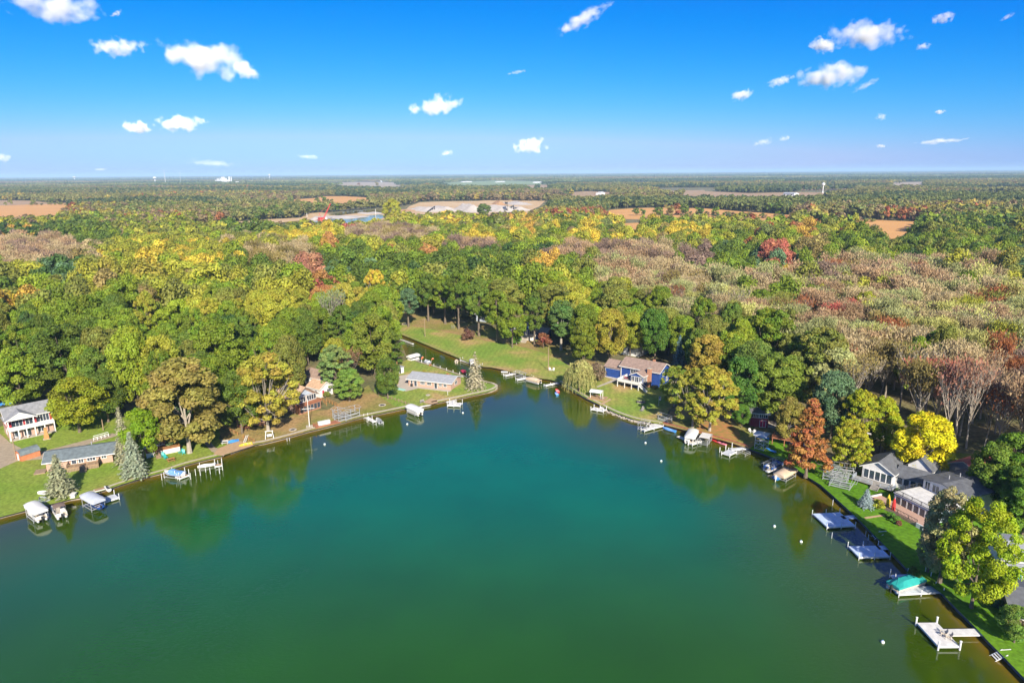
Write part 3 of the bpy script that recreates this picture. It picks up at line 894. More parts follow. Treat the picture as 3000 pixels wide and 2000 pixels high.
# rust coloured cypress, conical with feathery edge
rng = np.random.default_rng(240)
cs = []; rs = []
for i in range(170):
    f = rng.random()**.8; rad = (1-f)**.75*4.6 + .3; a = rng.random()*6.283
    cs.append((math.cos(a)*rad*rng.uniform(.55, 1.0), math.sin(a)*rad*rng.uniform(.55, 1.0), 1.4 + f*14.8)); rs.append(rng.uniform(.4, .75)+.35*(1-f))
Q, V = crown_arrays(rng, np.array(cs), np.array(rs), 60, .36, rnd=.7, flat=.55, hue=.6)
add_proto('cypress', foliage_mesh('crown', Q, V), trunk_mb(rng, np.array(cs), 17, 1, .4, 8, gap=.9).mesh('trunk'), 17, 10)

# colours of foliage
G0 = (.060, .115, .025); G1 = (.120, .180, .024); G2 = (.185, .255, .022); G3 = (.265, .335, .026); YG = (.37, .37, .04)
Y = (.58, .45, .05); YO = (.54, .35, .06); O = (.48, .25, .08); RD = (.44, .15, .09); B = (.28, .22, .07); OL = (.23, .245, .045)
S1 = (.46, .36, .19); S2 = (.37, .38, .15); S3 = (.50, .49, .15); PK = (.43, .29, .16); MV = (.27, .185, .135); RU = (.34, .13, .05); BG = (.13, .22, .10); YOL = (.38, .34, .05)
CNAME = {G0:'dark green', G1:'deep green', G2:'green', G3:'light green', YG:'yellow green', Y:'bright yellow', YO:'golden', O:'orange', RD:'red', B:'brown olive', OL:'olive', S1:'tan', S2:'sage green', S3:'pale straw green', PK:'pinkish brown', MV:'mauve brown', RU:'rust', BG:'grey green', YOL:'yellow olive'}

def put_tree(kind, x, y, h, wd, tint, name, label, cat='tree', group=None, var=None, lean=0.0, bark=None, rz=None):
    arr = PROTO[kind]
    i = RNG.integers(len(arr)) if var is None else var
    cm, tm, ph, pw = arr[i]
    root = empty(name, (x, y, LAND), RNG.random()*6.28 if rz is None else rz, label, cat, group)
    root.scale = (wd/pw, wd/pw, h/ph)
    for me, nm, mt in ((tm, 'trunk', bark or BARK), (cm, 'crown', LEAF)):
        if not me.materials: me.materials.append(mt)
        o = bpy.data.objects.new(nm, me); COL.objects.link(o); o.parent = root
        if bark and nm == 'trunk' and me.materials[0] != bark:
            o.material_slots[0].link = 'OBJECT'; o.material_slots[0].material = bark
        if nm == 'crown': o['tint'] = [float(c) for c in tint]
    return root

TREES_XY = []
# (kind, top px, top py, height m, width m, colour, label, pale bark)
MAN = [
 ('spruce',158,1328,9.4,6.8,(.36,.37,.22),'pale blue spruce in front of the ranch house with the deck',0),
 ('spruce',343,1188,14.5,5.2,(.37,.36,.22),'tall narrow pale spruce at the corner of the ranch house',1),
 ('spruce',376,1261,10.8,6.6,(.33,.38,.26),'pale spruce standing on the lawn right of the ranch house',2),
 ('tier',1391,1025,12.5,7.4,(.50,.45,.30),'sandy spruce with open tiers on the grassy point',0),
 ('spruce',1993,978,15,7,(.12,.20,.19),'dark blue spruce in shade behind the blue house',1),
 ('spruce',2543,1431,4.0,3.4,(.36,.45,.45),'small silvery blue spruce on the right lawn',0),
 ('broad',(234,1266),1108,0,14.5,(.27,.30,.02),'yellow green maple with a pale trunk by the gravel lane',0),
 ('broad',400,1198,13,9,(.20,.32,.015),'bright green tree between the two tall spruces and the oak',0),
 ('broad',(318,1236),1090,0,12,G1,'dark oak behind the yellow green maple',0),
 ('broad',(60,1192),1040,0,13,G1,'deep green tree behind the red house roof',0),
 ('broad',(556,1326),1050,0,19,(.30,.25,.06),'huge brown olive cottonwood leaning over the lawn',1),
 ('broad',490,1178,12,9.5,BG,'grey green tree at the foot of the huge cottonwood',0),
 ('bush',570,1255,3.4,4.5,G2,'round green bush under the huge cottonwood',0),
 ('syc',(786,1262),1035,0,17.5,(.40,.35,.05),'golden olive sycamore on the shore beside the gabled house',1),
 ('broad',690,1085,17,12,G1,'deep green tree left of the golden sycamore',0),
 ('syc',978,1012,15,11.5,(.22,.31,.09),'light sage green tree beside the gabled house',0),
 ('bare',1022,1030,12,8,(.30,.16,.08),'thin brown leaved tree in front of the pink roof',0),
 ('broad',1090,925,21,14.5,(.21,.25,.03),'large olive oak beside the canal mouth',0),
 ('broad',1018,1080,10,9.5,(.19,.30,.05),'light green tree above the fence gate',0),
 ('broad',1130,1050,12.5,8.5,G1,'small dark green tree at the ranch driveway',0),
 ('bare',972,858,22,11,(.24,.29,.13),'tall bare grey tree with a white trunk',1),
 ('syc',1096,788,22,12,(.60,.46,.05),'tall yellow tree with visible fan of limbs on the small lawn',1),
 ('tall',1192,845,17,11,BG,'grey green oak at the left end of the lawn row',0),
 ('tall',1250,800,22,11,G1,'dark oak with a slanting trunk in the lawn row',0),
 ('tall',1300,805,22,11,G2,'green oak with short pale trunk in the lawn row',0),
 ('tall',1340,795,25,12,(.13,.20,.02),'tallest oak of the lawn row with thick trunk',0),
 ('tall',1400,815,24,12,(.15,.22,.03),'oak with a leaning trunk in the middle of the lawn row',0),
 ('tall',1455,850,21,12,G2,'green oak left of the small blue house',0),
 ('broad',1500,890,17,11,G2,'lighter green tree over the small blue house',0),
 ('tall',1566,855,21,9,G1,'dark oak behind the small blue house',0),
 ('tall',1645,880,19,12,(.12,.21,.05),'blue green oak with a white trunk right of the small blue house',1),
 ('bush',1371,964,4.6,5.6,(.17,.09,.06),'round dark purple bush alone on the lawn',0),
 ('bush',1513,970,5.5,4.2,(.13,.25,.03),'clipped green shrub beside the small blue house',1),
 ('bush',1592,975,6,6,(.25,.10,.05),'small rust brown tree in front of the small blue house',0),
 ('willow',1698,1055,9.8,9.8,(.40,.38,.13),'weeping willow hanging over the water',0),
 ('bush',1748,1065,6,6,(.24,.17,.11),'brown grey bush behind the weeping willow',1),
 ('broad',1710,930,18,11,(.18,.22,.02),'olive green tree left of the blue house',0),
 ('broad',1790,905,20,13,(.36,.32,.04),'golden green tree behind the garage wing of the blue house',0),
 ('broad',1850,915,17,10,(.30,.33,.03),'yellow green tree behind the roof of the blue house',0),
 ('broad',1925,905,19,12,(.10,.20,.025),'deep green tree behind the blue house chimney',0),
 ('syc',(1975,1190),1072,0,9,(.24,.30,.035),'green sycamore right of the blue house',1),
 ('syc',(2029,1252),1082,0,12.5,(.30,.32,.04),'left sycamore on the leaf covered lawn',1),
 ('syc',(2079,1262),1072,0,13,(.40,.36,.045),'right sycamore with the golden crown on the leaf covered lawn',1),
 ('broad',2080,980,18,13,(.38,.29,.05),'golden brown tree behind the sycamores',0),
 ('broad',2180,1045,18,11,(.10,.21,.03),'deep green tree left of the dark red cottage',0),
 ('broad',(2172,1252),1185,0,5,(.12,.25,.03),'small bright green tree in front of the dark red cottage',0),
 ('broad',2290,1035,19,15,(.19,.25,.03),'broad green tree over the dark red cottage',0),
 ('broad',2220,1000,19,13,(.17,.24,.04),'broad green tree behind the deep green one',0),
 ('broad',2320,1165,12,8,(.28,.24,.05),'olive brown tree between the two small cottages',0),
 ('cypress',2385,1160,18.5,10.5,(.42,.18,.055),'rust orange cypress on the right shore',0),
 ('broad',2455,1090,18,12,BG,'grey green tree behind the rust cypress',0),
 ('syc',(2478,1384),1232,0,8,(.42,.42,.03),'yellow green tree right of the rust cypress',0),
 ('syc',(2508,1384),1262,0,6.5,(.40,.42,.02),'small yellow green tree at the corner of the white house',0),
 ('syc',2530,1140,16,9,(.36,.38,.02),'yellow green tree in front of the white garage',0),
 ('syc',2596,1160,14,8,(.38,.42,.02),'bright narrow tree beside the white garage',0),
 ('syc',(2592,1322),1212,0,9,(.42,.42,.025),'yellow green tree over the roof of the white house',0),
 ('broad',2718,1212,14.5,12.5,(.66,.60,.015),'bright yellow maple on the lawn before the swamp',0),
 ('bare',2832,1060,21,9,(.36,.17,.10),'tall bare tree with a white trunk at the swamp edge',1),
 ('bare',2868,1080,20,8,(.34,.18,.11),'leaning bare tree right of the white trunked one',1),
 ('bare',2800,1085,19,8,(.33,.16,.11),'bare tree left of the white trunked one',1),
 ('broad',2925,1300,13,9,(.16,.25,.03),'green tree behind the red roofed garage',0),
 ('broad',2992,1270,15,11,(.13,.23,.02),'green tree at the right edge behind the garage',0),
 ('broad',(2930,1492),1350,0,8,(.11,.19,.02),'dark green tree in front of the red roofed garage',0),
 ('broad',(2975,1520),1370,0,10,(.10,.18,.018),'dark green tree at the right edge',0),
 ('broad',(2995,1565),1405,0,9,(.12,.23,.02),'deep green tree above the white and teal house',0),
 ('broad',(1150,664),583,0,24,(.42,.42,.05),'tall yellow green tree standing in front of the blue pond',0),
 ('broad',(1416,634),597,0,24,(.16,.23,.06),'dark green tree in front of the middle gravel pile',0),
 ('broad',(1243,665),628,0,16,(.25,.28,.08),'olive tree in front of the long grey gravel pile',0),
 ('broad',(1320,672),636,0,16,(.66,.50,.02),'bright golden round tree below the gravel pit',0),
 ('broad',(910,682),646,0,18,(.28,.32,.04),'green tree standing before the red dragline crane',0),
 ('broad',(1022,690),652,0,15,(.44,.20,.13),'reddish brown tree at the lower edge of the blue pond',0),
 ('nearsyc',(2752,1706),1432,0,9,(.42,.38,.17),'pale straw tree turning pink over the boathouse terrace',0),
 ('nearsyc',(2718,1676),1540,0,4.5,(.36,.36,.14),'small pale sage tree at the lawn edge',0),
 ('near',(2845,1780),1464,0,11,(.33,.42,.015),'large yellow green maple beside the last docks',0),
 ('broad',2990,1782,5.5,5.2,(.20,.32,.05),'round green shrub at the bottom right edge',0),
]
for kind, tx, ty, h, wd, tint, lb, pale in MAN:
    if isinstance(tx, tuple):          # base given: the height follows from the top's row in the photograph
        p = P(tx[0], tx[1]); lo, hi = 2, 40
        for _ in range(30):
            md = (lo+hi)/2
            if PIX(p.x, p.y, LAND+md)[1] > ty: lo = md
            else: hi = md
        h = lo
    else: p = P(tx, ty, LAND + h)
    TREES_XY.append((p.x, p.y, wd * .36))
    nm = {'near':'leafy_tree','nearsyc':'leafy_tree','spruce':'spruce_tree','tier':'spruce_tree','broad':'leafy_tree','syc':'sycamore_tree','bare':'bare_tree','tall':'oak_tree','bush':'garden_bush','willow':'willow_tree','cypress':'cypress_tree'}[kind]
    if 'bush' in lb or 'shrub' in lb: nm = 'garden_bush'
    put_tree(kind, p.x, p.y, h, wd, tint, nm, lb, 'bush' if nm == 'garden_bush' else 'tree', bark=PALEBARK if pale else BARK)
# ================================================================== THE WOODS
def inpoly(x, y, poly):
    x = np.asarray(x, float); y = np.asarray(y, float)
    ins = np.zeros(x.shape, bool)
    n = len(poly)
    for i in range(n):
        x1, y1 = poly[i]; x2, y2 = poly[(i+1) % n]
        c = ((y1 > y) != (y2 > y)) & (x < (x2-x1) * (y-y1) / ((y2-y1) or 1e-9) + x1)
        ins ^= c
    return ins

CLEAR = [
 [(-800,1750),(-500,1300),(-60,1262),(0,1228),(100,1207),(175,1215),(200,1238),(320,1248),(345,1268),(430,1290),(440,1262),(540,1275),(600,1266),
  (640,1243),(690,1200),(750,1205),(800,1235),(860,1200),(865,1145),(890,1128),(960,1120),(1010,1165),(1060,1150),(1095,1128),(1130,1092),(1165,1060),
  (1205,1040),(1300,1075),(1460,1135),(1200,1210),(700,1330),(0,1530)],
 [(1030,912),(1040,890),(1070,874),(1130,882),(1180,910),(1240,922),(1340,935),(1440,950),(1490,962),(1500,935),(1600,935),(1620,990),(1660,1022),(1720,1066),
  (1770,1078),(1830,1062),(1960,1076),(2010,1112),(2040,1180),(2090,1195),(2160,1200),(2200,1185),(2230,1160),(2290,1160),(2330,1190),(2400,1215),
  (2480,1240),(2540,1225),(2600,1212),(2660,1232),(2680,1280),(2780,1305),(2860,1316),(2960,1345),(3060,1500),(3300,1520),(3300,2400),(3000,2100),
  (2500,1600),(2300,1380),(2000,1270),(1600,1130),(1400,1090),(1110,960)],
]
WATER_POLY = [(p.x, p.y) for p in SHORE_S] + [(120, -300), (-500, -300)]

def lowpoly_tree(seed, h, w, z0, n, per, size, swamp=False):
    rng = np.random.default_rng(seed)
    if swamp:
        mb, tips = twigs_mb(rng, h, w, z0, .34, 11, 3, 3)
        Q, V = spray_cloud(rng, tips, per, size, 1.0)
        return foliage_mesh('woodland_tree', Q, V, mb)
    cs, rs = dome_clumps(rng, h, w, z0, n, rcl=(.13, .2))
    Q, V = crown_arrays(rng, cs, rs, per, size, rnd=.4, hue=.3)
    mb = MB(); mb.tube([(0, 0, -.3), (0, 0, h*.6)], [.35, .15], 4, cap=False)
    return foliage_mesh('woodland_tree', Q, V, mb)

def grove(seed, size=110):
    rng = np.random.default_rng(seed)
    Qs = []; Vs = []
    for i in range(75):
        x, y = rng.uniform(-size/2, size/2, 2); hh = rng.uniform(11, 19); r = rng.uniform(5, 8)
        d = fib(11, rng); d = d[d[:, 2] > -.35]; d = unit(d + rng.normal(size=d.shape)*.2)
        pos = d * np.array([r, r, r*.62]) + np.array([x, y, hh - r*.62])
        Qs.append(quads(pos, unit(d + np.array([0, 0, .2])), r*rng.uniform(.9, 1.3, len(d)), rng))
        v = np.clip(np.tile(rng.normal(.5, .2, 2), (len(d), 1)) + rng.normal(size=(len(d), 2))*.1, 0, 1); Vs.append(v)
    return foliage_mesh('woodland_tree', np.concatenate(Qs), np.concatenate(Vs))

PCOL = bpy.data.collections.new('woodland_kinds')
protos_meshes = []
for sd in range(4): protos_meshes.append(lowpoly_tree(300+sd, [18, 17, 19, 16][sd], [12.5, 12, 13, 11.5][sd], 3.5, 44, 46, .85))      # 0-3 mid
for sd in range(3): protos_meshes.append(lowpoly_tree(310+sd, 17, 12.5, 2.5, 12, 18, 2.3))                                     # 4-6 low
for sd in range(3): protos_meshes.append(lowpoly_tree(320+sd, 16, 8.5, 4.5, 0, 24, .52, True))                                   # 7-9 swamp mid
for sd in range(2): protos_meshes.append(lowpoly_tree(330+sd, 16, 9, 4, 0, 16, .95, True))                                       # 10-11 swamp low
for sd in range(3): protos_meshes.append(grove(340+sd))                                                                        # 12-14
for i, me in enumerate(protos_meshes):
    me.materials.append(LEAF); me.materials.append(PALEBARK if 7 <= i <= 11 else BARK)
    PCOL.objects.link(bpy.data.objects.new('woodland_kind_%02d' % i, me))

# ---- what grows where: ellipses over the crowns as the photograph shows them
PAL_GREEN = [(G1,.33),(G2,.32),(G3,.10),(OL,.15),(YG,.05),(G0,.05)]
PAL_FAR = [(OL,.34),(G1,.18),(B,.18),(G2,.10),(BG,.10),(YOL,.06),(YO,.025),(RU,.015)]
PAL_MIX = [(YG,.22),(G3,.22),(OL,.18),(Y,.10),(G2,.12),(B,.08),(G1,.08)]
ZONES = [  # cx, cy, rx, ry, swamp?, palette
 (500,752,215,58,0,[(Y,.30),(YG,.58),(G3,.12)]),
 (420,800,150,30,0,[(YG,.45),(YOL,.35),(G3,.2)]),
 (430,850,190,45,0,[(G3,.35),(YG,.25),(OL,.2),(B,.2)]),
 (372,880,66,46,0,[((.50,.46,.06),1.)]),
 (30,905,70,32,0,[(YO,.5),(Y,.5)]),
 (95,880,40,25,0,[(PK,.5),(B,.5)]),
 (90,742,140,46,1,[(PK,.4),(S1,.35),(MV,.25)]),
 (60,720,100,26,1,[(PK,.6),(MV,.4)]),
 (170,795,85,32,0,[(G0,.6),(BG,.4)]),
 (60,692,100,32,0,[(G0,.5),(G1,.3),(YO,.2)]),
 (235,680,105,36,0,[(G1,.55),(G2,.45)]),
 (300,760,130,55,0,[(OL,.5),(B,.25),(S1,.25)]),
 (520,680,150,35,0,[(OL,.45),(G3,.25),(YG,.3)]),
 (890,688,120,20,0,[(Y,.55),(YG,.45)]),
 (962,712,32,18,0,[(O,.6),(YO,.4)]),
 (690,718,140,32,0,[(OL,.4),(YG,.25),(S1,.35)]),
 (800,745,110,34,1,[(B,.5),(S1,.5)]),
 (912,785,42,28,0,[((.46,.22,.13),1.)]),
 (935,822,26,26,0,[(O,.5),(RD,.5)]),
 (990,860,60,60,0,[(G2,.4),(YOL,.4),(O,.2)]),
 (790,700,60,18,0,[(G3,.4),(YG,.6)]),
 (1060,790,120,60,0,[(G1,.5),(BG,.2),(G2,.3)]),
 (1255,730,26,22,0,[(O,.6),(YOL,.4)]),
 (1130,745,30,22,0,[(YOL,.5),(O,.5)]),
 (1130,690,140,22,1,[(S1,.4),(MV,.3),(B,.3)]),
 (1030,680,60,20,0,[(RD,.3),(MV,.7)]),
 (1150,645,60,26,0,[(YG,.7),(YOL,.3)]),
 (1320,648,26,18,0,[(Y,1.)]),(1190,655,26,10,0,[(Y,1.)]),
 (1395,690,60,20,0,[(Y,.75),(YG,.25)]),
 (1385,720,70,16,1,[(MV,.6),(PK,.4)]),
 (1360,715,30,10,0,[(RD,.5),(O,.5)]),
 (1540,648,45,25,0,[(YO,.7),(YOL,.3)]),
 (1550,680,16,16,0,[(YO,1.)]),
 (1725,668,22,30,0,[(Y,1.)]),(1680,690,26,12,0,[(Y,1.)]),(1790,650,36,20,0,[(YG,.6),(Y,.4)]),
 (1870,695,70,18,0,[(YG,.6),(Y,.4)]),(1985,690,40,18,0,[(Y,.7),(YG,.3)]),
 (1765,705,30,10,0,[(Y,1.)]),
 (1610,770,24,18,0,[(YO,1.)]),(1560,795,40,18,0,[(YO,.4),(OL,.6)]),
 (1805,792,16,10,0,[(YO,1.)]),
 (1720,740,110,26,1,[(MV,.5),(PK,.3),(B,.2)]),
 (1880,750,120,34,1,[(MV,.35),(PK,.35),(S1,.3)]),
 (1830,800,110,40,1,[(PK,.4),(S1,.35),(S2,.25)]),
 (1250,690,260,40,0,PAL_MIX),
 (1750,680,300,46,0,PAL_MIX),
 (2280,742,34,30,0,[(RD,1.)]),(2300,795,24,16,0,[(Y,.8),(YO,.2)]),(2055,760,34,36,0,[(MV,1.)]),
 (2360,690,26,26,0,[(O,.5),(YO,.5)]),(2060,695,26,30,0,[(Y,.5),(YG,.5)]),
 (2385,740,40,30,0,[(B,1.)]),
 (2180,760,220,40,0,[(G1,.5),(BG,.15),(G2,.35)]),
 (2250,690,260,38,0,[(G3,.25),(YG,.25),(G2,.2),(OL,.2),(RU,.1)]),
 (2470,680,80,40,0,[(G1,.6),(G2,.4)]),
 (2800,700,240,70,0,[(G1,.35),(OL,.25),(G2,.2),(G0,.2)]),
 (2930,775,34,34,0,[(YG,.4),(Y,.6)]),
 (3000,770,70,60,0,[(BG,.5),(OL,.5)]),
 (2480,915,50,26,1,[((.50,.13,.09),.6),(PK,.4)]),(2460,1040,20,10,1,[(RD,1.)]),
 (2050,960,160,36,0,[(G1,.4),(G2,.4),(OL,.2)]),
 (2120,1010,180,60,0,[(G2,.5),(G1,.3),(G3,.2)]),
 (2350,1060,130,50,0,[(OL,.4),(G2,.4),(S2,.2)]),
 (2770,1140,70,60,1,[(RU,.5),((.46,.15,.10),.5)]),
 (2950,1130,110,110,1,[(MV,.45),(RU,.35),(PK,.2)]),
 (2600,1120,110,90,1,[(B,.4),(RU,.3),(OL,.3)]),
]
SWAMP = [(1800,765),(1900,740),(2050,770),(2200,800),(2400,790),(2480,760),(2800,765),(3400,740),(3400,1340),(2760,1300),(2640,1230),(2480,1120),(2330,1020),(2200,985),(2080,940),(1960,905),(1900,850),(1840,810)]
F_G = (.17, .20, .055); F_D = (.085, .125, .05); F_O = (.26, .25, .075); F_B = (.27, .20, .10); F_Y = (.42, .34, .07)
def pick(pal, r):
    s = 0
    for c, p in pal:
        s += p
        if r < s: return c
    return pal[-1][0]

def vnoise(x, y, s, k=0):
    """smooth value noise 0..1"""
    x = x/s + 37.1*k; y = y/s + 11.7*k
    i, j = math.floor(x), math.floor(y); u, v = x-i, y-j
    u = u*u*(3-2*u); v = v*v*(3-2*v)
    def h(a, b):
        n = math.sin(a*127.1 + b*311.7 + k*74.7)*43758.5453
        return n - math.floor(n)
    return (h(i, j)*(1-u)+h(i+1, j)*u)*(1-v) + (h(i, j+1)*(1-u)+h(i+1, j+1)*u)*v

def pick_smooth(pal, x, y, s, rng, jit=.16):
    """neighbouring trees tend to share a colour"""
    r = .5*vnoise(x, y, s, 1) + .5*vnoise(x, y, s*2.7, 2)
    r = min(.999, max(0, (r-.22)/.56 + rng.normal()*jit))
    return pick(pal, r)

def zone_of(px, py, rng, x=0, y=0):
    for cx, cy, rx, ry, sw, pal in ZONES:
        if ((px-cx)/rx)**2 + ((py-cy)/ry)**2 < 1:
            if not sw and rx > 230 and rng.random() < .25: break
            return sw, pick(pal, rng.random())
    if bool(inpoly(px, py, SWAMP)):
        q = vnoise(x, y, 26, 4) + rng.normal()*.12
        if q > .80: return 0, pick([(G2,.4),(OL,.3),(YG,.3)], rng.random())
        if q < .12: return 1, pick([(B,.5),(RU,.5)], rng.random())
        if py < 830: pal = [(MV,.16),(PK,.28),(S1,.34),(S2,.22)]
        elif px > 2550 and py > 900: pal = [(S3,.32),(S1,.25),(S2,.25),(YG,.08),(PK,.1)]
        else: pal = [(S2,.32),(S1,.26),(S3,.18),(PK,.16),(OL,.08)]
        return 1, pick(pal, rng.random())
    if py < 600: return 0, pick_smooth([(F_G,.22),(F_D,.16),(F_O,.26),(F_B,.12),(F_G,.1),(F_Y,.07),(RU,.012),(F_O,.058)], x*.5, y, 190, rng, .07)
    if py < 628: return 0, pick_smooth([(F_D,.16),(G1,.14),(F_G,.18),(F_O,.22),(F_B,.10),(YOL,.08),(F_Y,.08),(RU,.02)], x, y, 90, rng, .12)
    if py < 700: return 0, pick_smooth([(G1,.2),(F_G,.12),(G2,.14),(OL,.24),(F_B,.1),(G3,.08),(YG,.12)], x, y, 45, rng, .14)
    return 0, pick_smooth([(G0,.06),(G1,.26),(G2,.30),(OL,.12),(G3,.16),(YG,.10)], x, y, 30, rng, .2)

NEARW = []   # every woodland tree: x, y, h, w, swamp, tint, D, px, py
def scatter(y0, y1, sp_, xw, jit=.42):
    n = 0
    ys = np.arange(y0, y1, sp_)
    for j, y in enumerate(ys):
        half = xw(y)
        xs = np.arange(-half, half, sp_) + (j % 2)*sp_*.5
        yield xs + RNG.uniform(-jit, jit, len(xs))*sp_, y + RNG.uniform(-jit, jit, len(xs))*sp_

TXY = np.array([(a, b) for a, b, c in TREES_XY]); TR = np.array([c for a, b, c in TREES_XY])
def ok_mask(X, Y, near=True):
    m = np.ones(X.shape, bool)
    px, py = PIX(X, Y, LAND)
    if near:
        m &= ~inpoly(X, Y, WATER_POLY)
        for c in CLEAR: m &= ~inpoly(px, py, c)
        m &= shore_dist(X, Y) > 3.0
        d = np.min(np.hypot(X[:, None]-TXY[:, 0], Y[:, None]-TXY[:, 1]) - TR, axis=1)
        m &= d > 2.5
    qx, qy = PIX(X, Y, np.where(np.hypot(X, Y) > 1700, 16.0, 12.5))
    for c in FIELD_POLYS:
        m &= ~inpoly(px, py, c)
        m &= ~inpoly(qx, qy, c)
    m &= ~inpoly(px, py, PIT_EX)
    px2, py2 = PIX(X, Y, 16.0)
    m &= (px2 > -260) & (px2 < 3260) & (py2 < 2200)
    return m

def half(y): return 120 + y*.80
PTS = []
for XS, YS in scatter(60, 1250, 6.4, half):
    m = ok_mask(XS, YS, YS[0] < 420)
    XS = XS[m]; YS = YS[m]
    for x, y in zip(XS, YS):
        px, py = PIX(x, y, 14.0)
        sw, col = zone_of(px + RNG.normal()*9, py + RNG.normal()*4, RNG, x, y)
        if not sw and RNG.random() > .50: continue      # leafy crowns are broader: fewer of them
        if sw and RNG.random() > .86: continue
        big = 0.5 + 0.5*math.sin(x*.021+1.3)*math.cos(y*.017)
        h = RNG.uniform(14, 19.5) + 2*big if not sw else RNG.uniform(8.5, 14) + 7*vnoise(x, y, 14, 7)
        if not sw and py < 760 and px < 1700: h *= .9
        w_ = RNG.uniform(9, 14) if not sw else RNG.uniform(7, 10)
        if not sw and RNG.random() < .16: w_ *= 1.35; h *= 1.12
        if not sw: h *= .88 + .28*vnoise(x, y, 34, 8)
        cc = np.array(col) * RNG.uniform(.82, 1.2)
        PTS.append((x, y, h, w_, sw, tuple(cc), col, math.hypot(x, y), px, py))
PTS.sort(key=lambda p: p[7])

LANDM = [(60,1180,'behind the red and white house'),(330,1120,'behind the gravel lane'),(520,1060,'behind the huge cottonwood'),(780,1080,'behind the golden sycamore'),
 (930,1060,'around the gabled house'),(1090,1010,'beside the big canal oak'),(1150,860,'around the tall yellow tree'),(1340,850,'behind the row of lawn oaks'),(1530,900,'around the small blue house'),
 (1690,930,'behind the weeping willow'),(1890,960,'behind the large blue house'),(2080,1030,'behind the two sycamores'),(2230,1120,'around the dark red cottage'),(2400,1120,'behind the rust cypress'),
 (2600,1150,'near the white garage'),(2760,1180,'behind the bright yellow maple'),(2900,1250,'behind the red roofed garage'),(2990,1500,'near the white and teal house'),
 (150,950,'at the left edge of the picture'),(500,930,'in the left wood'),(800,900,'left of the tall bare grey tree'),(2300,960,'in the swamp above the dark red cottage'),(2600,980,'in the middle of the swamp'),(2900,1000,'at the right end of the swamp')]
cnt = {0: 0, 1: 0}; LIM = {0: 232, 1: 280}
REST = []
for (x, y, h, w_, sw, tint, col, D, px, py) in PTS:
    vis = -60 < px < 3060
    if vis and cnt[sw] < LIM[sw] and D < 420:
        cnt[sw] += 1
        lm = min(LANDM, key=lambda l: (l[0]-px)**2 + ((l[1]-py)*1.3)**2)[2]
        cname = CNAME.get(col, 'reddish' if col[0] > 3*col[1] else 'straw yellow')
        size = 'tall' if h > (18.5 if not sw else 14.2) else ('low' if h < (16 if not sw else 12) else 'mid sized')
        if sw:
            kind = 'bare' if RNG.random() < .42 else 'swamp'
            lb = '%s %s %s tree %s' % (size, 'nearly bare' if kind == 'bare' else 'thin leaved', cname, lm)
            nm = 'swamp_tree'
        else:
            kind = 'broad' if RNG.random() < .8 else 'syc'
            lb = '%s %s tree, %s, %s' % (size, cname, 'dense crown' if kind == 'broad' else 'loose crown', lm)
            nm = 'leafy_tree'
        put_tree(kind, x, y, h, w_, tint, nm, lb, 'tree', group='woodland trees ' + lm, bark=BARK if not sw else PALEBARK)
    else:
        if sw: idx = RNG.integers(7, 10) if D < 700 else RNG.integers(10, 12)
        else: idx = RNG.integers(0, 4) if D < 700 else RNG.integers(4, 7)
        REST.append((x, y, LAND, int(idx), RNG.random()*6.28, w_/(8.7 if sw else 12.3), h/(16 if sw else 17.5), tint))
# farther: single trees, then groves growing with distance
for XS, YS in scatter(1250, 3600, 12.5, half):
    m = ok_mask(XS, YS, False)
    for x, y in zip(XS[m], YS[m]):
        px, py = PIX(x, y, 14.0)
        sw, col = zone_of(px + RNG.normal()*6, py + RNG.normal()*1.5, RNG, x, y)
        if vnoise(x*.6, y, 230, 5) + .25*vnoise(x, y, 60, 6) > .93: continue     # openings in the woods
        REST.append((x, y, LAND, int(RNG.integers(4, 7)), RNG.random()*6.28, RNG.uniform(.8, 1.5), RNG.uniform(.55, 1.0)+.35*vnoise(x, y, 70, 9), tuple(np.array(col)*RNG.uniform(.82, 1.15))))
y = 3600.0
while y < 36000:
    s = max(105.0, y*.026)
    for x in np.arange(-half(y), half(y), s):
        xx = x + RNG.uniform(-.3, .3)*s; yy = y + RNG.uniform(-.4, .4)*s
        if ok_mask(np.array([xx]), np.array([yy]), False)[0]:
            if y < 14000 and vnoise(xx*.4, yy, 520, 5) > .74: continue
            col = pick_smooth([(F_D,.35),(F_G,.25),(F_O,.25),(F_B,.15)], xx*.5, yy, 700, RNG, .1)
            REST.append((xx, yy, LAND, int(RNG.integers(12, 15)), RNG.random()*6.28, s/100, RNG.uniform(.75, 1.1) + max(0, yy-9000)/26000*.9, tuple(np.array(col)*RNG.uniform(.75, 1.1))))
    y += s*.9

# hedgerows between the strips of the long orange field
for x0, x1, y0, y1 in ((1985, 2425, 638, 641), (1960, 2200, 628, 631), (2420, 2560, 646, 651), (2000, 2110, 645, 648), (90, 260, 601, 600)):
    n = int((x1-x0)/7)
    for k in range(n):
        t = k/n
        if RNG.random() < .3: continue
        p = P(x0+(x1-x0)*t + RNG.normal()*2, y0+(y1-y0)*t + RNG.normal()*.5)
        REST.append((p.x, p.y, LAND, int(RNG.integers(4, 7)), RNG.random()*6.28, RNG.uniform(.35, .8), RNG.uniform(.15, .45), [F_D, F_O, F_B, OL][int(RNG.integers(0, 4))]))

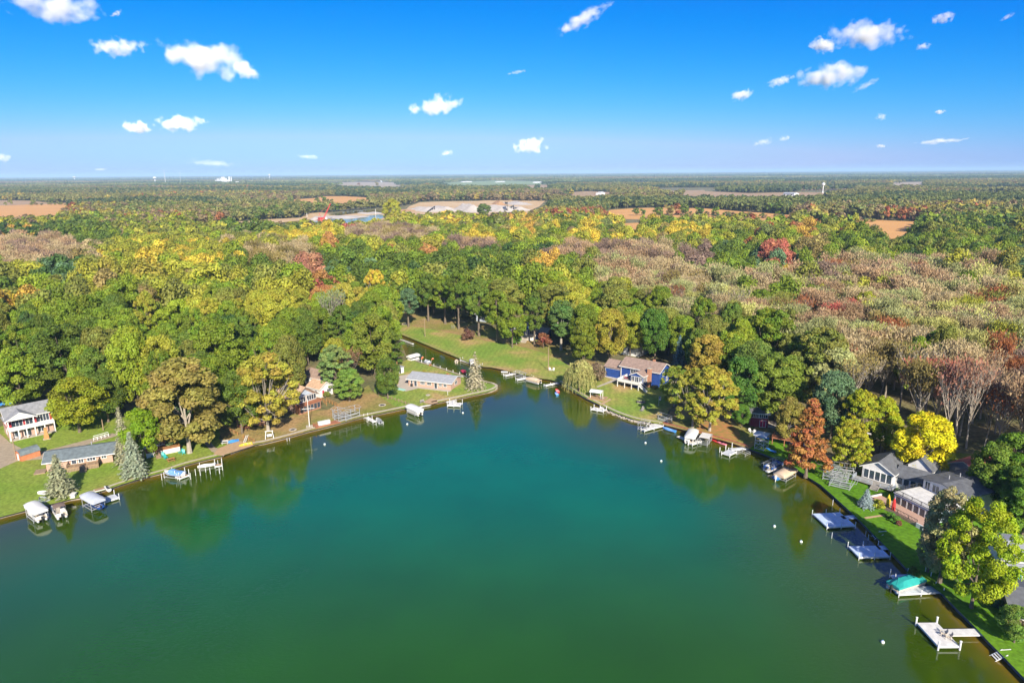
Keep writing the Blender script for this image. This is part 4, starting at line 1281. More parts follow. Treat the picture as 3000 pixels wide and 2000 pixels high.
def instance_stuff(name, rows, label, kind='stuff'):
    me = bpy.data.meshes.new(name)
    me.from_pydata([(r[0], r[1], r[2]) for r in rows], [], [])
    n = len(rows)
    a = me.attributes.new('idx', 'INT', 'POINT'); a.data.foreach_set('value', [r[3] for r in rows])
    a = me.attributes.new('rotz', 'FLOAT_VECTOR', 'POINT'); a.data.foreach_set('vector', np.array([(0, 0, r[4]) for r in rows], np.float32).ravel())
    a = me.attributes.new('scl', 'FLOAT_VECTOR', 'POINT'); a.data.foreach_set('vector', np.array([(r[5], r[5], r[6]) for r in rows], np.float32).ravel())
    a = me.attributes.new('tint', 'FLOAT_COLOR', 'POINT'); a.data.foreach_set('color', np.array([(*r[7], 1) for r in rows], np.float32).ravel())
    o = link_mesh(name, me, [LEAF, BARK])
    ng = bpy.data.node_groups.new(name, 'GeometryNodeTree')
    ng.interface.new_socket('Geometry', in_out='INPUT', socket_type='NodeSocketGeometry')
    ng.interface.new_socket('Geometry', in_out='OUTPUT', socket_type='NodeSocketGeometry')
    N = ng.nodes.new; L = ng.links.new
    gi = N('NodeGroupInput'); go = N('NodeGroupOutput')
    ci = N('GeometryNodeCollectionInfo'); ci.inputs['Collection'].default_value = PCOL
    ci.inputs['Separate Children'].default_value = True; ci.inputs['Reset Children'].default_value = True
    ip = N('GeometryNodeInstanceOnPoints'); ip.inputs['Pick Instance'].default_value = True
    def na(nm, dt):
        x = N('GeometryNodeInputNamedAttribute'); x.data_type = dt; x.inputs['Name'].default_value = nm
        return [s for s in x.outputs if s.enabled and s.name == 'Attribute'][0]
    L(gi.outputs[0], ip.inputs['Points']); L(ci.outputs[0], ip.inputs['Instance'])
    L(na('idx', 'INT'), ip.inputs['Instance Index'])
    L(na('rotz', 'FLOAT_VECTOR'), ip.inputs['Rotation']); L(na('scl', 'FLOAT_VECTOR'), ip.inputs['Scale'])
    L(ip.outputs[0], go.inputs[0])
    md = o.modifiers.new('scatter', 'NODES'); md.node_group = ng
    return tag(o, label, kind=kind)
instance_stuff('distant_woodland', REST, 'mixed autumn woodland running from the lake woods to the horizon')
print('TREES leafy', cnt[0], 'swamp', cnt[1], 'rest', len(REST))
# ================================================================== MATERIALS OF BUILT THINGS
WHITE = mat('white_paint', (0.78, 0.77, 0.74), 0.5, 0.12, 1.5)
WPOST = mat('white_vinyl', (0.74, 0.74, 0.74), 0.45, 0.1, 2.0)
ALU = mat('aluminium', (0.62, 0.63, 0.65), 0.38, 0.15, 3.0, metal=0.5)
CANV = mat('white_canvas', (0.72, 0.71, 0.69), 0.75, 0.14, 0.9, bump=.15)
CANVG = mat('grey_canvas', (0.50, 0.53, 0.60), 0.75, 0.14, 0.9, bump=.15)
CANVT = mat('tan_canvas', (0.62, 0.47, 0.33), 0.75, 0.12, 0.9, bump=.15)
CANVB = mat('brown_canvas', (0.20, 0.14, 0.11), 0.8, 0.15, 0.9)
TEALC = mat('teal_canvas', (0.02, 0.36, 0.33), 0.7, 0.15, 0.9)
BLUEC = mat('blue_canvas', (0.16, 0.34, 0.66), 0.7, 0.2, 0.9)
REDC = mat('red_canvas', (0.55, 0.03, 0.09), 0.7, 0.2, 0.9)
NAVY = mat('navy_gelcoat', (0.03, 0.09, 0.32), 0.3, 0.1, 1.0)
BLUEG = mat('blue_gelcoat', (0.06, 0.28, 0.72), 0.35, 0.15, 1.0)
REDG = mat('red_gelcoat', (0.62, 0.05, 0.05), 0.35, 0.1, 1.0)
YELG = mat('yellow_plastic', (0.75, 0.55, 0.05), 0.4, 0.1, 1.0)
TEALP = mat('teal_plastic', (0.03, 0.42, 0.40), 0.45, 0.1, 1.0)
GREYG = mat('grey_gelcoat', (0.33, 0.35, 0.38), 0.4, 0.2, 1.0)
DARK = mat('dark_plastic', (0.03, 0.032, 0.036), 0.45, 0.2, 2.0)
BEIGE = mat('beige_vinyl', (0.60, 0.52, 0.42), 0.6, 0.1, 2.0)
GLASS = mat('window_glass', (0.05, 0.07, 0.10), 0.08, 0.5, 0.4, spec=0.9)
DECKB = wave_mat('grey_deck_boards', (0.56, 0.58, 0.62), (0.30, 0.31, 0.34), 2.1, 'X')
DECKW = wave_mat('pale_deck_boards', (0.66, 0.64, 0.62), (0.42, 0.40, 0.40), 1.4, 'Y')
DECKO = wave_mat('wood_deck_boards', (0.40, 0.25, 0.14), (0.15, 0.09, 0.05), 2.2, 'X')
DECKR = wave_mat('redwood_deck_boards', (0.38, 0.15, 0.08), (0.16, 0.06, 0.03), 2.2, 'X')
WOOD = mat('weathered_wood', (0.36, 0.25, 0.16), 0.85, 0.35, 2.5, stretch=(1, 1, 6))
WOODG = mat('grey_wood', (0.36, 0.33, 0.30), 0.85, 0.3, 2.5)
WOODO = mat('orange_wood', (0.50, 0.26, 0.09), 0.8, 0.3, 2.5)
BRICKP = mat('pink_brick', (0.52, 0.33, 0.25), 0.9, 0.22, 4.0, detail=10, bump=.2)
BRICKR = mat('red_brick', (0.46, 0.22, 0.13), 0.9, 0.3, 5.0, detail=10, bump=.3)
REDS = wave_mat('red_siding', (0.42, 0.035, 0.045), (0.24, 0.02, 0.03), 2.4, 'Z')
MAROON = wave_mat('maroon_siding', (0.26, 0.025, 0.045), (0.15, 0.015, 0.03), 2.4, 'Z')
BLUES = wave_mat('blue_siding', (0.016, 0.058, 0.25), (0.010, 0.032, 0.15), 2.6, 'Z')
GREYS = wave_mat('grey_siding', (0.40, 0.45, 0.52), (0.26, 0.30, 0.35), 2.4, 'Z')
WHITS = wave_mat('white_siding', (0.72, 0.70, 0.68), (0.5, 0.49, 0.48), 2.4, 'Z')
BRNS = wave_mat('brown_siding', (0.30, 0.20, 0.15), (0.18, 0.12, 0.09), 2.4, 'Z')
ORS = wave_mat('orange_siding', (0.56, 0.20, 0.09), (0.36, 0.12, 0.05), 1.6, 'X')
R_GREY = wave_mat('grey_shingles', (0.26, 0.26, 0.27), (0.18, 0.18, 0.19), 3.0, 'Y', mott=.22)
R_GREEN = wave_mat('grey_green_shingles', (0.15, 0.18, 0.19), (0.11, 0.135, 0.145), 3.0, 'Y', mott=.25)
R_BROWN = wave_mat('brown_shingles', (0.30, 0.21, 0.17), (0.21, 0.15, 0.12), 3.0, 'Y', mott=.22)
R_TAN = wave_mat('tan_shingles', (0.50, 0.33, 0.22), (0.38, 0.25, 0.17), 3.0, 'Y', mott=.2)
R_DARK = wave_mat('dark_shingles', (0.12, 0.125, 0.14), (0.085, 0.088, 0.10), 3.0, 'Y', mott=.25)
R_RED = wave_mat('red_metal_roof', (0.42, 0.10, 0.085), (0.28, 0.06, 0.05), 2.2, 'X', mott=.12)
R_PALE = wave_mat('pale_grey_shingles', (0.32, 0.33, 0.36), (0.25, 0.26, 0.28), 3.0, 'Y', mott=.15)
CONC = mat('concrete', (0.52, 0.45, 0.36), 0.9, 0.25, 1.4, detail=8, bump=.2)
STONE = mat('riprap_stone', (0.50, 0.44, 0.38), 0.95, 0.4, 2.2, detail=8, bump=.6)
DWALL = mat('dark_seawall', (0.16, 0.16, 0.17), 0.85, 0.3, 1.4, detail=8)
PILE = wave_mat('rusty_red_sheet_piling', (0.42, 0.12, 0.09), (0.13, 0.035, 0.03), 1.0, 'X', bump=.8, dist=.1)

def c1(x, y): return (x/3.136, 1100 + y/3.136)
def c2(x, y): return (400 + x/3.484, 1000 + y/3.484)
def c3(x, y): return (800 + x/3.484, 950 + y/3.484)
def c4(x, y): return (1100 + x/3.485, 850 + y/3.485)
def c5(x, y): return (1600 + x/3.92, 950 + y/3.92)
def c6(x, y): return (1950 + x/3.92, 1100 + y/3.92)
def c7(x, y): return (2300 + x/3.136, 1200 + y/3.136)
def c8(x, y): return (2400 + x/3.137, 1500 + y/3.137)

def frame2(name, A, B, label, cat, group=None, z=LAND):
    """an Empty at A, its x axis along the ground towards B"""
    a = P(*A, z); b = P(*B, z); d = b - a
    return empty(name, a, math.atan2(d.y, d.x), label, cat, group), d.length

def shore_normal(x, y):
    """unit vector from the nearest bit of shoreline towards the water"""
    best = None
    for i in range(len(SA)-1):
        ax, ay = SA[i]; bx, by = SA[i+1]
        dx, dy = bx-ax, by-ay
        t = max(0, min(1, ((x-ax)*dx + (y-ay)*dy)/(dx*dx+dy*dy+1e-9)))
        q = math.hypot(x-ax-t*dx, y-ay-t*dy)
        if best is None or q < best[0]: best = (q, dx, dy)
    _, dx, dy = best
    l = math.hypot(dx, dy)
    return Vector((dy/l, -dx/l, 0))     # the shoreline runs with the lake on its right hand

def at_shore(name, px, label, cat, off=0.0, group=None, z=0.0):
    p = P(*px, max(z, 0.4)); n = shore_normal(p.x, p.y)
    return empty(name, (p.x, p.y, z), math.atan2(n.y, n.x) + R(off), label, cat, group)

# ------------------------------------------------------------------ houses
def opening(root, face, u0, u1, z0, z1, L, dep, y0=0.0, kind='window', frm=None, n=1):
    """window or door: a frame set proud of the wall, its pane or leaf as a child"""
    frm = frm or WHITE
    t = .07
    def bx(mb, a, b, c, d, p0, p1):
        if face == 'front': mb.box(a, b, y0 - p1, y0 - p0, c, d)
        elif face == 'back': mb.box(a, b, y0 + dep + p0, y0 + dep + p1, c, d)
        elif face == 'left': mb.box(-p1, -p0, a, b, c, d)
        else: mb.box(L + p0, L + p1, a, b, c, d)
    mb = MB(); tf = .10
    bx(mb, u0-tf, u1+tf, z1, z1+tf, .003, t); bx(mb, u0-tf, u1+tf, z0-tf, z0, .003, t+.03)
    bx(mb, u0-tf, u0, z0, z1, .003, t); bx(mb, u1, u1+tf, z0, z1, .003, t)
    for k in range(1, n):
        u = u0 + (u1-u0)*k/n
        bx(mb, u-.04, u+.04, z0, z1, .003, t)
    nm = {'window': 'window', 'door': 'door', 'garage': 'garage_door'}[kind.split('_')[0]]
    f = mb.build(nm, frm, root)
    pm = MB(); bx(pm, u0, u1, z0, z1, .003, .03)
    pmat = GLASS if kind in ('window', 'door') else {'door_red': REDC, 'door_white': WHITE, 'garage_white': WHITE, 'door_dark': DARK, 'garage_blue': BLUES, 'door_teal': TEALP}[kind]
    c = pm.build('pane' if pmat is GLASS else 'leaf', pmat, f)
    return f

def body_gable(L, dep, h, rh, axis, x0=0, y0=0, z0=0):
    mb = MB()
    if axis == 'x':
        prof = [(y0, z0), (y0+dep, z0), (y0+dep, h), (y0+dep/2, h+rh), (y0, h)]
        mb.loft([[(x, y, z) for y, z in prof] for x in (x0, x0+L)])
    elif axis == 'y':
        prof = [(x0, z0), (x0+L, z0), (x0+L, h), (x0+L/2, h+rh), (x0, h)]
        mb.loft([[(x, y, z) for x, z in prof] for y in (y0, y0+dep)])
    else:
        mb.box(x0, x0+L, y0, y0+dep, z0, h)
    return mb

def roof_gable(L, dep, h, rh, axis, ov=.5, x0=0, y0=0, th=.14, e=.05):
    mb = MB()
    half = (dep if axis == 'x' else L)/2
    s = rh/half; drop = s*ov
    prof = [(-ov, h-drop+e), (half, h+rh+e), (2*half+ov, h-drop+e), (2*half+ov, h-drop+e+th), (half, h+rh+e+th*1.1), (-ov, h-drop+e+th)]
    if axis == 'x': mb.loft([[(x, y0+a, z) for a, z in prof] for x in (x0-ov, x0+L+ov)])
    else: mb.loft([[(x0+a, y, z) for a, z in prof] for y in (y0-ov, y0+dep+ov)])
    return mb

def roof_trim(L, dep, h, rh, axis, ov=.5, x0=0, y0=0, e=.05):
    """pale fascia boards along eaves and rakes"""
    mb = MB(); half = (dep if axis == 'x' else L)/2; s = rh/half; zz = h - s*ov + e - .02
    o = ov + .03
    if axis == 'x':
        for y in (y0-o, y0+dep+o): mb.bar((x0-o, y, zz), (x0+L+o, y, zz), .05, .2)
        for x in (x0-o, x0+L+o):
            for sg in (0, 1):
                ya = y0-o if sg == 0 else y0+dep+o
                mb.bar((x, ya, zz), (x, y0+half, h+rh+e), .05, .2)
    else:
        for x in (x0-o, x0+L+o): mb.bar((x, y0-o, zz), (x, y0+dep+o, zz), .05, .2)
        for y in (y0-o, y0+dep+o):
            for sg in (0, 1):
                xa = x0-o if sg == 0 else x0+L+o
                mb.bar((xa, y, zz), (x0+half, y, h+rh+e), .05, .2)
    return mb

def house(name, A, B, dep, h, rh, wallm, roofm, label, axis='x', ov=.5, opens=(), L=None, trim=None, y0=0.0, cat='house'):
    root, l = frame2(name, A, B, label, cat)
    L = L or l
    body_gable(L, dep, h, rh, axis, y0=y0).build('wall', wallm, root)
    roof_gable(L, dep, h, rh, axis, ov, y0=y0).build('roof', roofm, root)
    roof_trim(L, dep, h, rh, axis, ov, y0=y0).build('roof_trim', trim or WHITE, root)
    for o in opens:
        face, a, b, z0, z1, kind = o[:6]
        opening(root, face, a, b, z0, z1, L, dep, y0, kind, n=o[6] if len(o) > 6 else 1)
    return root, L

def railing(root, pts, z, h=.95, m=None, gap=.22, nm='railing', solid=False):
    mb = MB()
    for a, b in zip(pts[:-1], pts[1:]):
        a = Vector((*a, z)); b = Vector((*b, z)); d = (b-a).length
        mb.bar(a + Vector((0, 0, h)), b + Vector((0, 0, h)), .09, .06)
        mb.bar(a + Vector((0, 0, .1)), b + Vector((0, 0, .1)), .05, .05)
        n = max(1, int(d/(gap if not solid else .13)))
        for k in range(n+1):
            p = a.lerp(b, k/n)
            w_ = .10 if k % 8 == 0 or k == n else (.04 if not solid else .09)
            mb.bar(p, p + Vector((0, 0, h)), w_)
    return mb.build(nm, m or WHITE, root)

def steps(root, x0, x1, y_top, y_bot, z_top, z_bot, m, nm='stairs', n=None):
    mb = MB(); n = n or max(2, int(abs(z_top-z_bot)/.19))
    for k in range(n):
        t0 = k/n; z = z_top + (z_bot-z_top)*(k+1)/n
        ya = y_top + (y_bot-y_top)*t0; yb = y_top + (y_bot-y_top)*(k+1)/n
        mb.box(x0, x1, min(ya, yb)-.03, max(ya, yb), z-.06, z+.10)
    for x in (x0-.05, x1+.05): mb.bar((x, y_top, z_top-.1), (x, y_bot, z_bot), .07, .28)
    return mb.build(nm, m, root)

# ------------------------------------------------------------------ strips along the shore
def strip(name, px, width, zt, zb, m, label, cat='seawall', over=.12, bumpy=0.0, zref=.3):
    pts = smooth_poly([P(x, y, zref).to_2d() for x, y in px], 3)
    vs = []; rings = []
    rr = random.Random(len(px))
    for i, p in enumerate(pts):
        d = (pts[min(i+1, len(pts)-1)] - pts[max(i-1, 0)]).normalized()
        n = Vector((d.y, -d.x))     # towards the water
        a = p + n*over; b = p - n*(width-over)
        j = rr.uniform(-bumpy, bumpy)
        rings.append([(a.x, a.y, zb), (b.x, b.y, zb), (b.x, b.y, zt+j), (a.x, a.y, zt+j*.5)])
    o = MB().loft(rings).build(name, m)
    return tag(o, label, cat)

# ------------------------------------------------------------------ boats, lifts, docks
def canopy_mb(L, W, z, drop=.35, rise=.45, ends=True):
    mb = MB(); rings = []
    for i in range(9):
        t = i/8; x = -L/2 + L*t
        k = 1 if 0 < i < 8 else .86
        rz = z + (0 if 0 < i < 8 else -.12)
        ring = []
        for j in range(11):
            s = -1 + 2*j/10
            ring.append((x, s*W/2*k, rz + rise*(1-s*s)*k + .03*math.sin(i*1.7+j)))
        rings.append([(x, -W/2*k-.03, rz-drop)] + ring + [(x, W/2*k+.03, rz-drop)])
    mb.loft(rings, cap=False, closed=False)
    inner = [[(p[0], p[1]*.985, p[2]-.04) for p in r] for r in rings]
    mb.loft(inner, cap=False, closed=False)
    if ends:
        for r in (rings[0], rings[-1]): mb.add(r, [tuple(range(len(r)))])
    return mb

def lift(root, L=6.6, W=3.2, H=2.9, canopy=CANVG, zdeck=.55, own=True, topbars=True):
    """parts of a boat lift: four posts, cradle beams, canopy"""
    for sx in (-1, 1):
        for sy in (-1, 1):
            x, y = sx*(L/2-1.1), sy*(W/2-.1)
            MB().bar((x, y, -1.2), (x, y, H), .11).build('post', ALU, root)
    mb = MB()
    for sy in (-1, 1): mb.bar((-L/2+.9, sy*(W/2-.1), zdeck), (L/2-.9, sy*(W/2-.1), zdeck), .10, .16)
    for sx in (-1, 1): mb.bar((sx*(L/2-1.1), -W/2+.1, zdeck-.1), (sx*(L/2-1.1), W/2-.1, zdeck-.1), .10, .14)
    for sy in (-.5, .5): mb.bar((-L/2+1, sy*W*.5, zdeck), (L/2-1, sy*W*.5, zdeck), .14, .10)
    mb.build('cradle', ALU, root)
    tb = MB()
    for sy in (-1, 1): tb.bar((-L/2+.1, sy*(W/2-.05), H-.03), (L/2-.1, sy*(W/2-.05), H-.03), .06)
    nb = 2 if canopy else 7
    for k in range(nb):
        x = -L/2+.2 + (L-.4)*k/(nb-1)
        pts = [(x, (W/2-.05)*math.cos(a), H-.03 + .38*math.sin(a)) for a in np.linspace(0, math.pi, 7)]
        tb.tube(pts, .03, 4)
    if not canopy: tb.bar((-L/2+.2, 0, H+.35), (L/2-.2, 0, H+.35), .05)
    tb.build('roof_frame', ALU, root)
    if canopy: canopy_mb(L, W, H, rise=.5, drop=.45).build('canopy', canopy, root, smooth=True)

def pontoon(root, L=6.6, W=2.4, z=.45, side=WHITE, bimini=None, cover=None, x=0.0, seats=BEIGE, motor=DARK):
    """parts of a pontoon boat, stern towards +x"""
    t = MB()
    for sy in (-1, 1):
        y = sy*(W/2-.38)
        t.tube([(x-L/2-.1, y, z+.22), (x-L/2+.55, y, z+.02), (x+L/2-.2, y, z+.02), (x+L/2, y, z+.02)], [.06, .3, .3, .26], 10)
    t.build('pontoon_tube', ALU, root, smooth=True)
    MB().box(x-L/2+.2, x+L/2-.15, -W/2, W/2, z+.32, z+.42).build('deck', BEIGE, root)
    f = MB()
    x0, x1 = x-L/2+.45, x+L/2-.5
    for sy in (-1, 1): f.box(x0, x1, sy*(W/2-.06)-.03, sy*(W/2-.06)+.03, z+.43, z+1.12)
    f.box(x0, x0+.06, -W/2+.1, W/2-.1, z+.43, z+1.12)
    f.box(x1-.06, x1, -W/2+.1, W/2-.9, z+.43, z+1.12)
    f.build('side_panel', side, root)
    m = MB(); m.box(x+L/2-.1, x+L/2+.32, -.2, .2, z+.45, z+1.15); m.box(x+L/2, x+L/2+.25, -.09, .09, z-.5, z+.45)
    m.build('outboard_motor', motor, root, bevel=.05)
    if cover:
        rings = []
        for i in range(8):
            s = i/7; xx = x-L/2+.3+(L-.5)*s; hh = z+1.2 + (.55 if 2 <= i <= 5 else .18)*math.sin(math.pi*(i+.6)/8.2)
            rings.append([(xx, -W/2-.06, z+.75), (xx, -W/2-.05, z+1.16), (xx, -W*.2, hh+.05), (xx, W*.2, hh+.05), (xx, W/2+.05, z+1.16), (xx, W/2+.06, z+.75)])
        MB().loft(rings).build('boat_cover', cover, root, smooth=False)
    else:
        s = MB()
        s.box(x0+.1, x0+1.7, -W/2+.1, -W/2+.62, z+.43, z+.85); s.box(x0+.1, x0+1.7, W/2-.62, W/2-.1, z+.43, z+.85)
        s.box(x1-1.9, x1-.1, -W/2+.1, -W/2+.66, z+.43, z+.9); s.box(x1-.7, x1-.1, -W/2+.7, W/2-1.0, z+.43, z+1.0)
        s.build('seat', seats, root, bevel=.04)
        c = MB(); c.box(x+.3, x+.85, W/2-1.0, W/2-.15, z+.43, z+1.25); c.build('console', side, root, bevel=.05)
    if bimini:
        b = MB(); rings = []
        bx0, bx1 = x-.6, x+2.2
        for xx in np.linspace(bx0, bx1, 5):
            rings.append([(xx, y, z+2.35+.16*math.sin(math.pi*(xx-bx0)/(bx1-bx0))+.14*(1-(y/(W/2))**2)) for y in np.linspace(-W/2, W/2, 7)])
        b.loft(rings, cap=False, closed=False); b.loft([[(p[0], p[1], p[2]-.04) for p in r] for r in rings], cap=False, closed=False)
        b.build('bimini_top', bimini, root)
        fr = MB()
        for xx in (bx0, bx1):
            for sy in (-1, 1): fr.bar(((bx0+bx1)/2, sy*W/2, z+1.1), (xx, sy*W/2, z+2.33), .04)
        fr.build('bimini_frame', ALU, root)

def hull_mb(L, W, H, z=0.0, sharp=.5, open_=True, flip=False):
    """pointed hull, bow at -x; open boats get a real inside"""
    mb = MB(); rings = []; inner = []
    for i in range(11):
        t = i/10; x = -L/2 + L*t
        k = min(1, (t/.42)**.6) if t < .42 else 1 - .12*(t-.42)/.58
        k = max(k, .03); sh = H*(1 + .25*(1-t)**2)
        sg = -1 if flip else 1
        z0 = z + (H if flip else 0)
        prof = [(-1, 1), (-.92, .45), (-.55, .1), (0, 0), (.55, .1), (.92, .45), (1, 1)]
        keel = .35*(1-min(1, t/.3))*H
        rings.append([(x, a*W/2*k, z0 + sg*(max(b*sh, keel))) for a, b in prof])
        inner.append([(x*.96, a*W/2*k*.9, z0 + sg*(max(b*sh, keel)*.85 + .15*sh)) for a, b in prof])
    mb.loft(rings, cap=False, closed=False)
    mb.add(rings[-1], [tuple(range(7))])
    if open_:
        mb.loft(inner, cap=False, closed=False); mb.add(inner[-1], [tuple(range(7))])
        for r, q in zip(rings[:-1], range(10)):
            for e in (0, 6):
                mb.add([rings[q][e], rings[q+1][e], inner[q+1][e], inner[q][e]], [(0, 1, 2, 3)])
    else:
        top = [[r[0], ((r[0][0]), 0, r[0][2] + .12*W*(1 if not flip else -1)*min(1, abs(r[0][1]*2/W)*1.2)), r[-1]] for r in rings]
        mb.loft(top, cap=False, closed=False)
        mb.add(top[-1], [(0, 1, 2)])
    return mb

def small_boat(root, L=4.4, W=1.6, H=.55, hull=GREYG, inside=GREYG, motor=True, cover=None, z=0.0):
    hull_mb(L, W, H, z, open_=cover is None).build('hull', hull, root, smooth=False)
    if cover:
        rings = []
        for i in range(9):
            t = i/8; x = -L/2+.1 + (L-.2)*t; k = max(.05, min(1, (t/.42)**.6))
            rings.append([(x, -W/2*k-.02, z+H*.8), (x, -W/2*k, z+H+.04), (x, 0, z+H+.1+.34*math.sin(math.pi*min(1, t+.15))), (x, W/2*k, z+H+.04), (x, W/2*k+.02, z+H*.8)])
        MB().loft(rings).build('boat_cover', cover, root)
    else:
        for xx in (-L*.15, L*.15, L*.36):
            MB().box(xx-.14, xx+.14, -W/2+.1, W/2-.1, z+H*.62, z+H*.72).build('bench_seat', inside, root)
    if motor:
        m = MB(); m.box(L/2-.02, L/2+.26, -.14, .14, z+.3, z+.95); m.box(L/2+.05, L/2+.2, -.06, .06, z-.4, z+.3)
        m.build('outboard_motor', DARK, root, bevel=.04)

def runabout(root, L=5.8, W=2.2, H=.9, hull=WHITE, cover=BLUEC, z=.35):
    hull_mb(L, W, H, z, open_=False).build('hull', hull, root)
    rings = []
    for i in range(10):
        t = i/9; x = -L/2+.15 + (L-.25)*t; k = max(.05, min(1, (t/.42)**.6))
        hp = z + H + .1 + (.62 if .3 < t < .5 else (.35 if t >= .5 else .15))*(1 if t < .9 else .5)
        rings.append([(x, -W/2*k-.04, z+H*.72), (x, -W/2*k-.01, z+H+.05), (x, -W*.22*k, hp), (x, W*.22*k, hp), (x, W/2*k+.01, z+H+.05), (x, W/2*k+.04, z+H*.72)])
    MB().loft(rings).build('boat_cover', cover, root)
    st = MB()
    for sy in (-1, 1): st.box(-L*.1, L/2-.05, sy*(W/2+.0)-.02, sy*(W/2+.0)+.03, z+H*.45, z+H*.58)
    st.build('stripe', NAVY, root)
    m = MB(); m.box(L/2-.02, L/2+.45, -.24, .24, z+.45, z+1.35); m.box(L/2+.05, L/2+.3, -.08, .08, z-.4, z+.5)
    m.build('outboard_motor', WHITE, root, bevel=.06)

def dock_rect(root, x0, x1, y0, y1, z=.55, m=DECKB, nm='deck'):
    return MB().box(x0, x1, y0, y1, z-.14, z).build(nm, m, root)

def dock_posts(root, pts, top=1.3, r=.07, m=None, cap=True):
    for x, y in pts:
        o = MB().tube([(x, y, -1.6), (x, y, top)], r, 8).build('post', m or WPOST, root)
        if cap: MB().tube([(x, y, top), (x, y, top+.05), (x, y, top+.12)], [r*1.35, r*1.35, r*.5], 8).build('post_cap', WHITE, o)

def dock(A, B, width, label, walk=None, m=DECKB, posts=True, z=.55, name='dock', top=1.3, group=None, r=.07):
    """platform from A to B (front edge), width metres to its left; walk = [(x0,x1,y0,y1)] further decks"""
    root, L = frame2(name, A, B, label, 'dock', group, z)
    root.location.z = 0
    dock_rect(root, 0, L, 0, width, z, m)
    fas = MB()
    fas.box(-.05, L+.05, -.06, -.003, z-.28, z+.01); fas.box(-.06, -.003, .0, width, z-.28, z+.01); fas.box(L+.003, L+.06, 0, width, z-.28, z+.01)
    fas.build('edge_board', WPOST, root)
    if posts:
        pp = [(-.1, -.1), (L+.1, -.1), (-.1, width+.1), (L+.1, width+.1)]
        if L > 3.6: pp += [(L/2, -.1), (L/2, width+.1)]
        dock_posts(root, pp, top, r)
    for w_ in (walk or []):
        dock_rect(root, *w_, z=z, m=m, nm='walkway')
    return root, L

def single_posts(lst, label, m=WPOST, h=1.3, name='mooring_post', r=.06, z=0.3):
    for i, px in enumerate(lst):
        p = P(*px, z)
        o = MB().tube([(0, 0, -1.8), (0, 0, h)], r, 8).build(name, m)
        o.location = (p.x, p.y, 0)
        tag(o, label[i] if isinstance(label, list) else label, 'post', 'posts standing in the water')

def chair(root_name, p, rz, m, label, group=None, z=LAND):
    """low slatted lawn chair"""
    root = empty(root_name, (p.x, p.y, z), rz, label, 'chair', group)
    s = MB()
    for k in range(4): s.bar((-.25, -.22+.15*k, .36-.03*k), (.25, -.22+.15*k, .36-.03*k), .13, .03)
    s.build('seat', m, root)
    b = MB()
    for k in range(5): b.bar((-.24+.12*k, .28, .28), (-.28+.14*k, .58, 1.0+.05*(2-abs(k-2))), .10, .03, up=(0, 1, 0))
    b.build('backrest', m, root)
    for sx in (-1, 1):
        MB().bar((sx*.3, -.3, 0), (sx*.3, -.3, .52), .07).build('leg', m, root)
        MB().bar((sx*.3, .4, 0), (sx*.3, .3, .52), .07).build('leg', m, root)
        MB().box(sx*.3-.07, sx*.3+.07, -.36, .38, .525, .56).build('armrest', m, root)
    return root
# ================================================================== HOUSES
# --- red and white two-storey house at the left edge
r, L = house('lake_house', (33,1293), (163,1264), 7.5, 5.5, 1.9, REDS, R_GREY,
  'red two-storey house with white double porch and grey roof at the left edge', 'x', .5, y0=1.7,
  opens=[('left', 3.2, 3.9, 3.4, 4.6, 'window'), ('left', 5.0, 5.7, 3.4, 4.6, 'window'), ('left', 4.2, 5.2, .9, 2.0, 'window'),
         ('front', 1.0, 3.2, 3.0, 4.8, 'window', 3), ('front', 3.9, 5.4, 3.0, 4.8, 'window', 2), ('front', 6.4, 9.0, 3.2, 4.9, 'window', 4),
         ('front', 1.2, 2.2, .2, 2.2, 'door'), ('front', 3.2, 4.6, .2, 2.2, 'window', 2), ('front', 6.2, 7.6, .5, 2.1, 'window', 2)])
MB().box(-.012, L+.012, 1.688, 9.212, 0, 2.55).build('brick_base', BRICKP, r)
MB().box(-.15, L+.15, -.15, 1.68, 2.55, 2.75).build('balcony', WHITE, r)
railing(r, [(-.1, 1.7), (-.1, -.08), (L+.1, -.08), (L+.1, 1.7)], 2.75, .85, WHITE, solid=True)
for u in (0.0, .19, .37, .56, .78, 1.0):
    x = u*L
    hcol = 5.3 if u in (0.0, .56, 1.0) else 2.55
    MB().box(x-.11, x+.11, -.1, .12, 0, hcol).build('porch_column', WHITE, r)
g = MB(); g.loft([[(-.45, y, 5.32), (2.75, y, 6.95), (5.95, y, 5.32)] for y in (-.25, -.12)]); g.build('pediment', WHITE, r)
g = MB(); g.loft([[(-.75, y, 5.2), (2.75, y, 7.05), (6.25, y, 5.2), (6.25, y, 5.34), (2.75, y, 7.2), (-.75, y, 5.34)] for y in (-.4, 5.2)]); g.build('porch_roof', R_GREY, r)
g = MB(); g.bar((-.8, -.43, 5.22), (2.75, -.43, 7.08), .06, .22); g.bar((2.75, -.43, 7.08), (6.3, -.43, 5.22), .06, .22); g.build('porch_trim', WHITE, r)
MB().box(-.2, L+.2, -.3, 1.69, 0.02, .14).build('patio', PAVE, r)

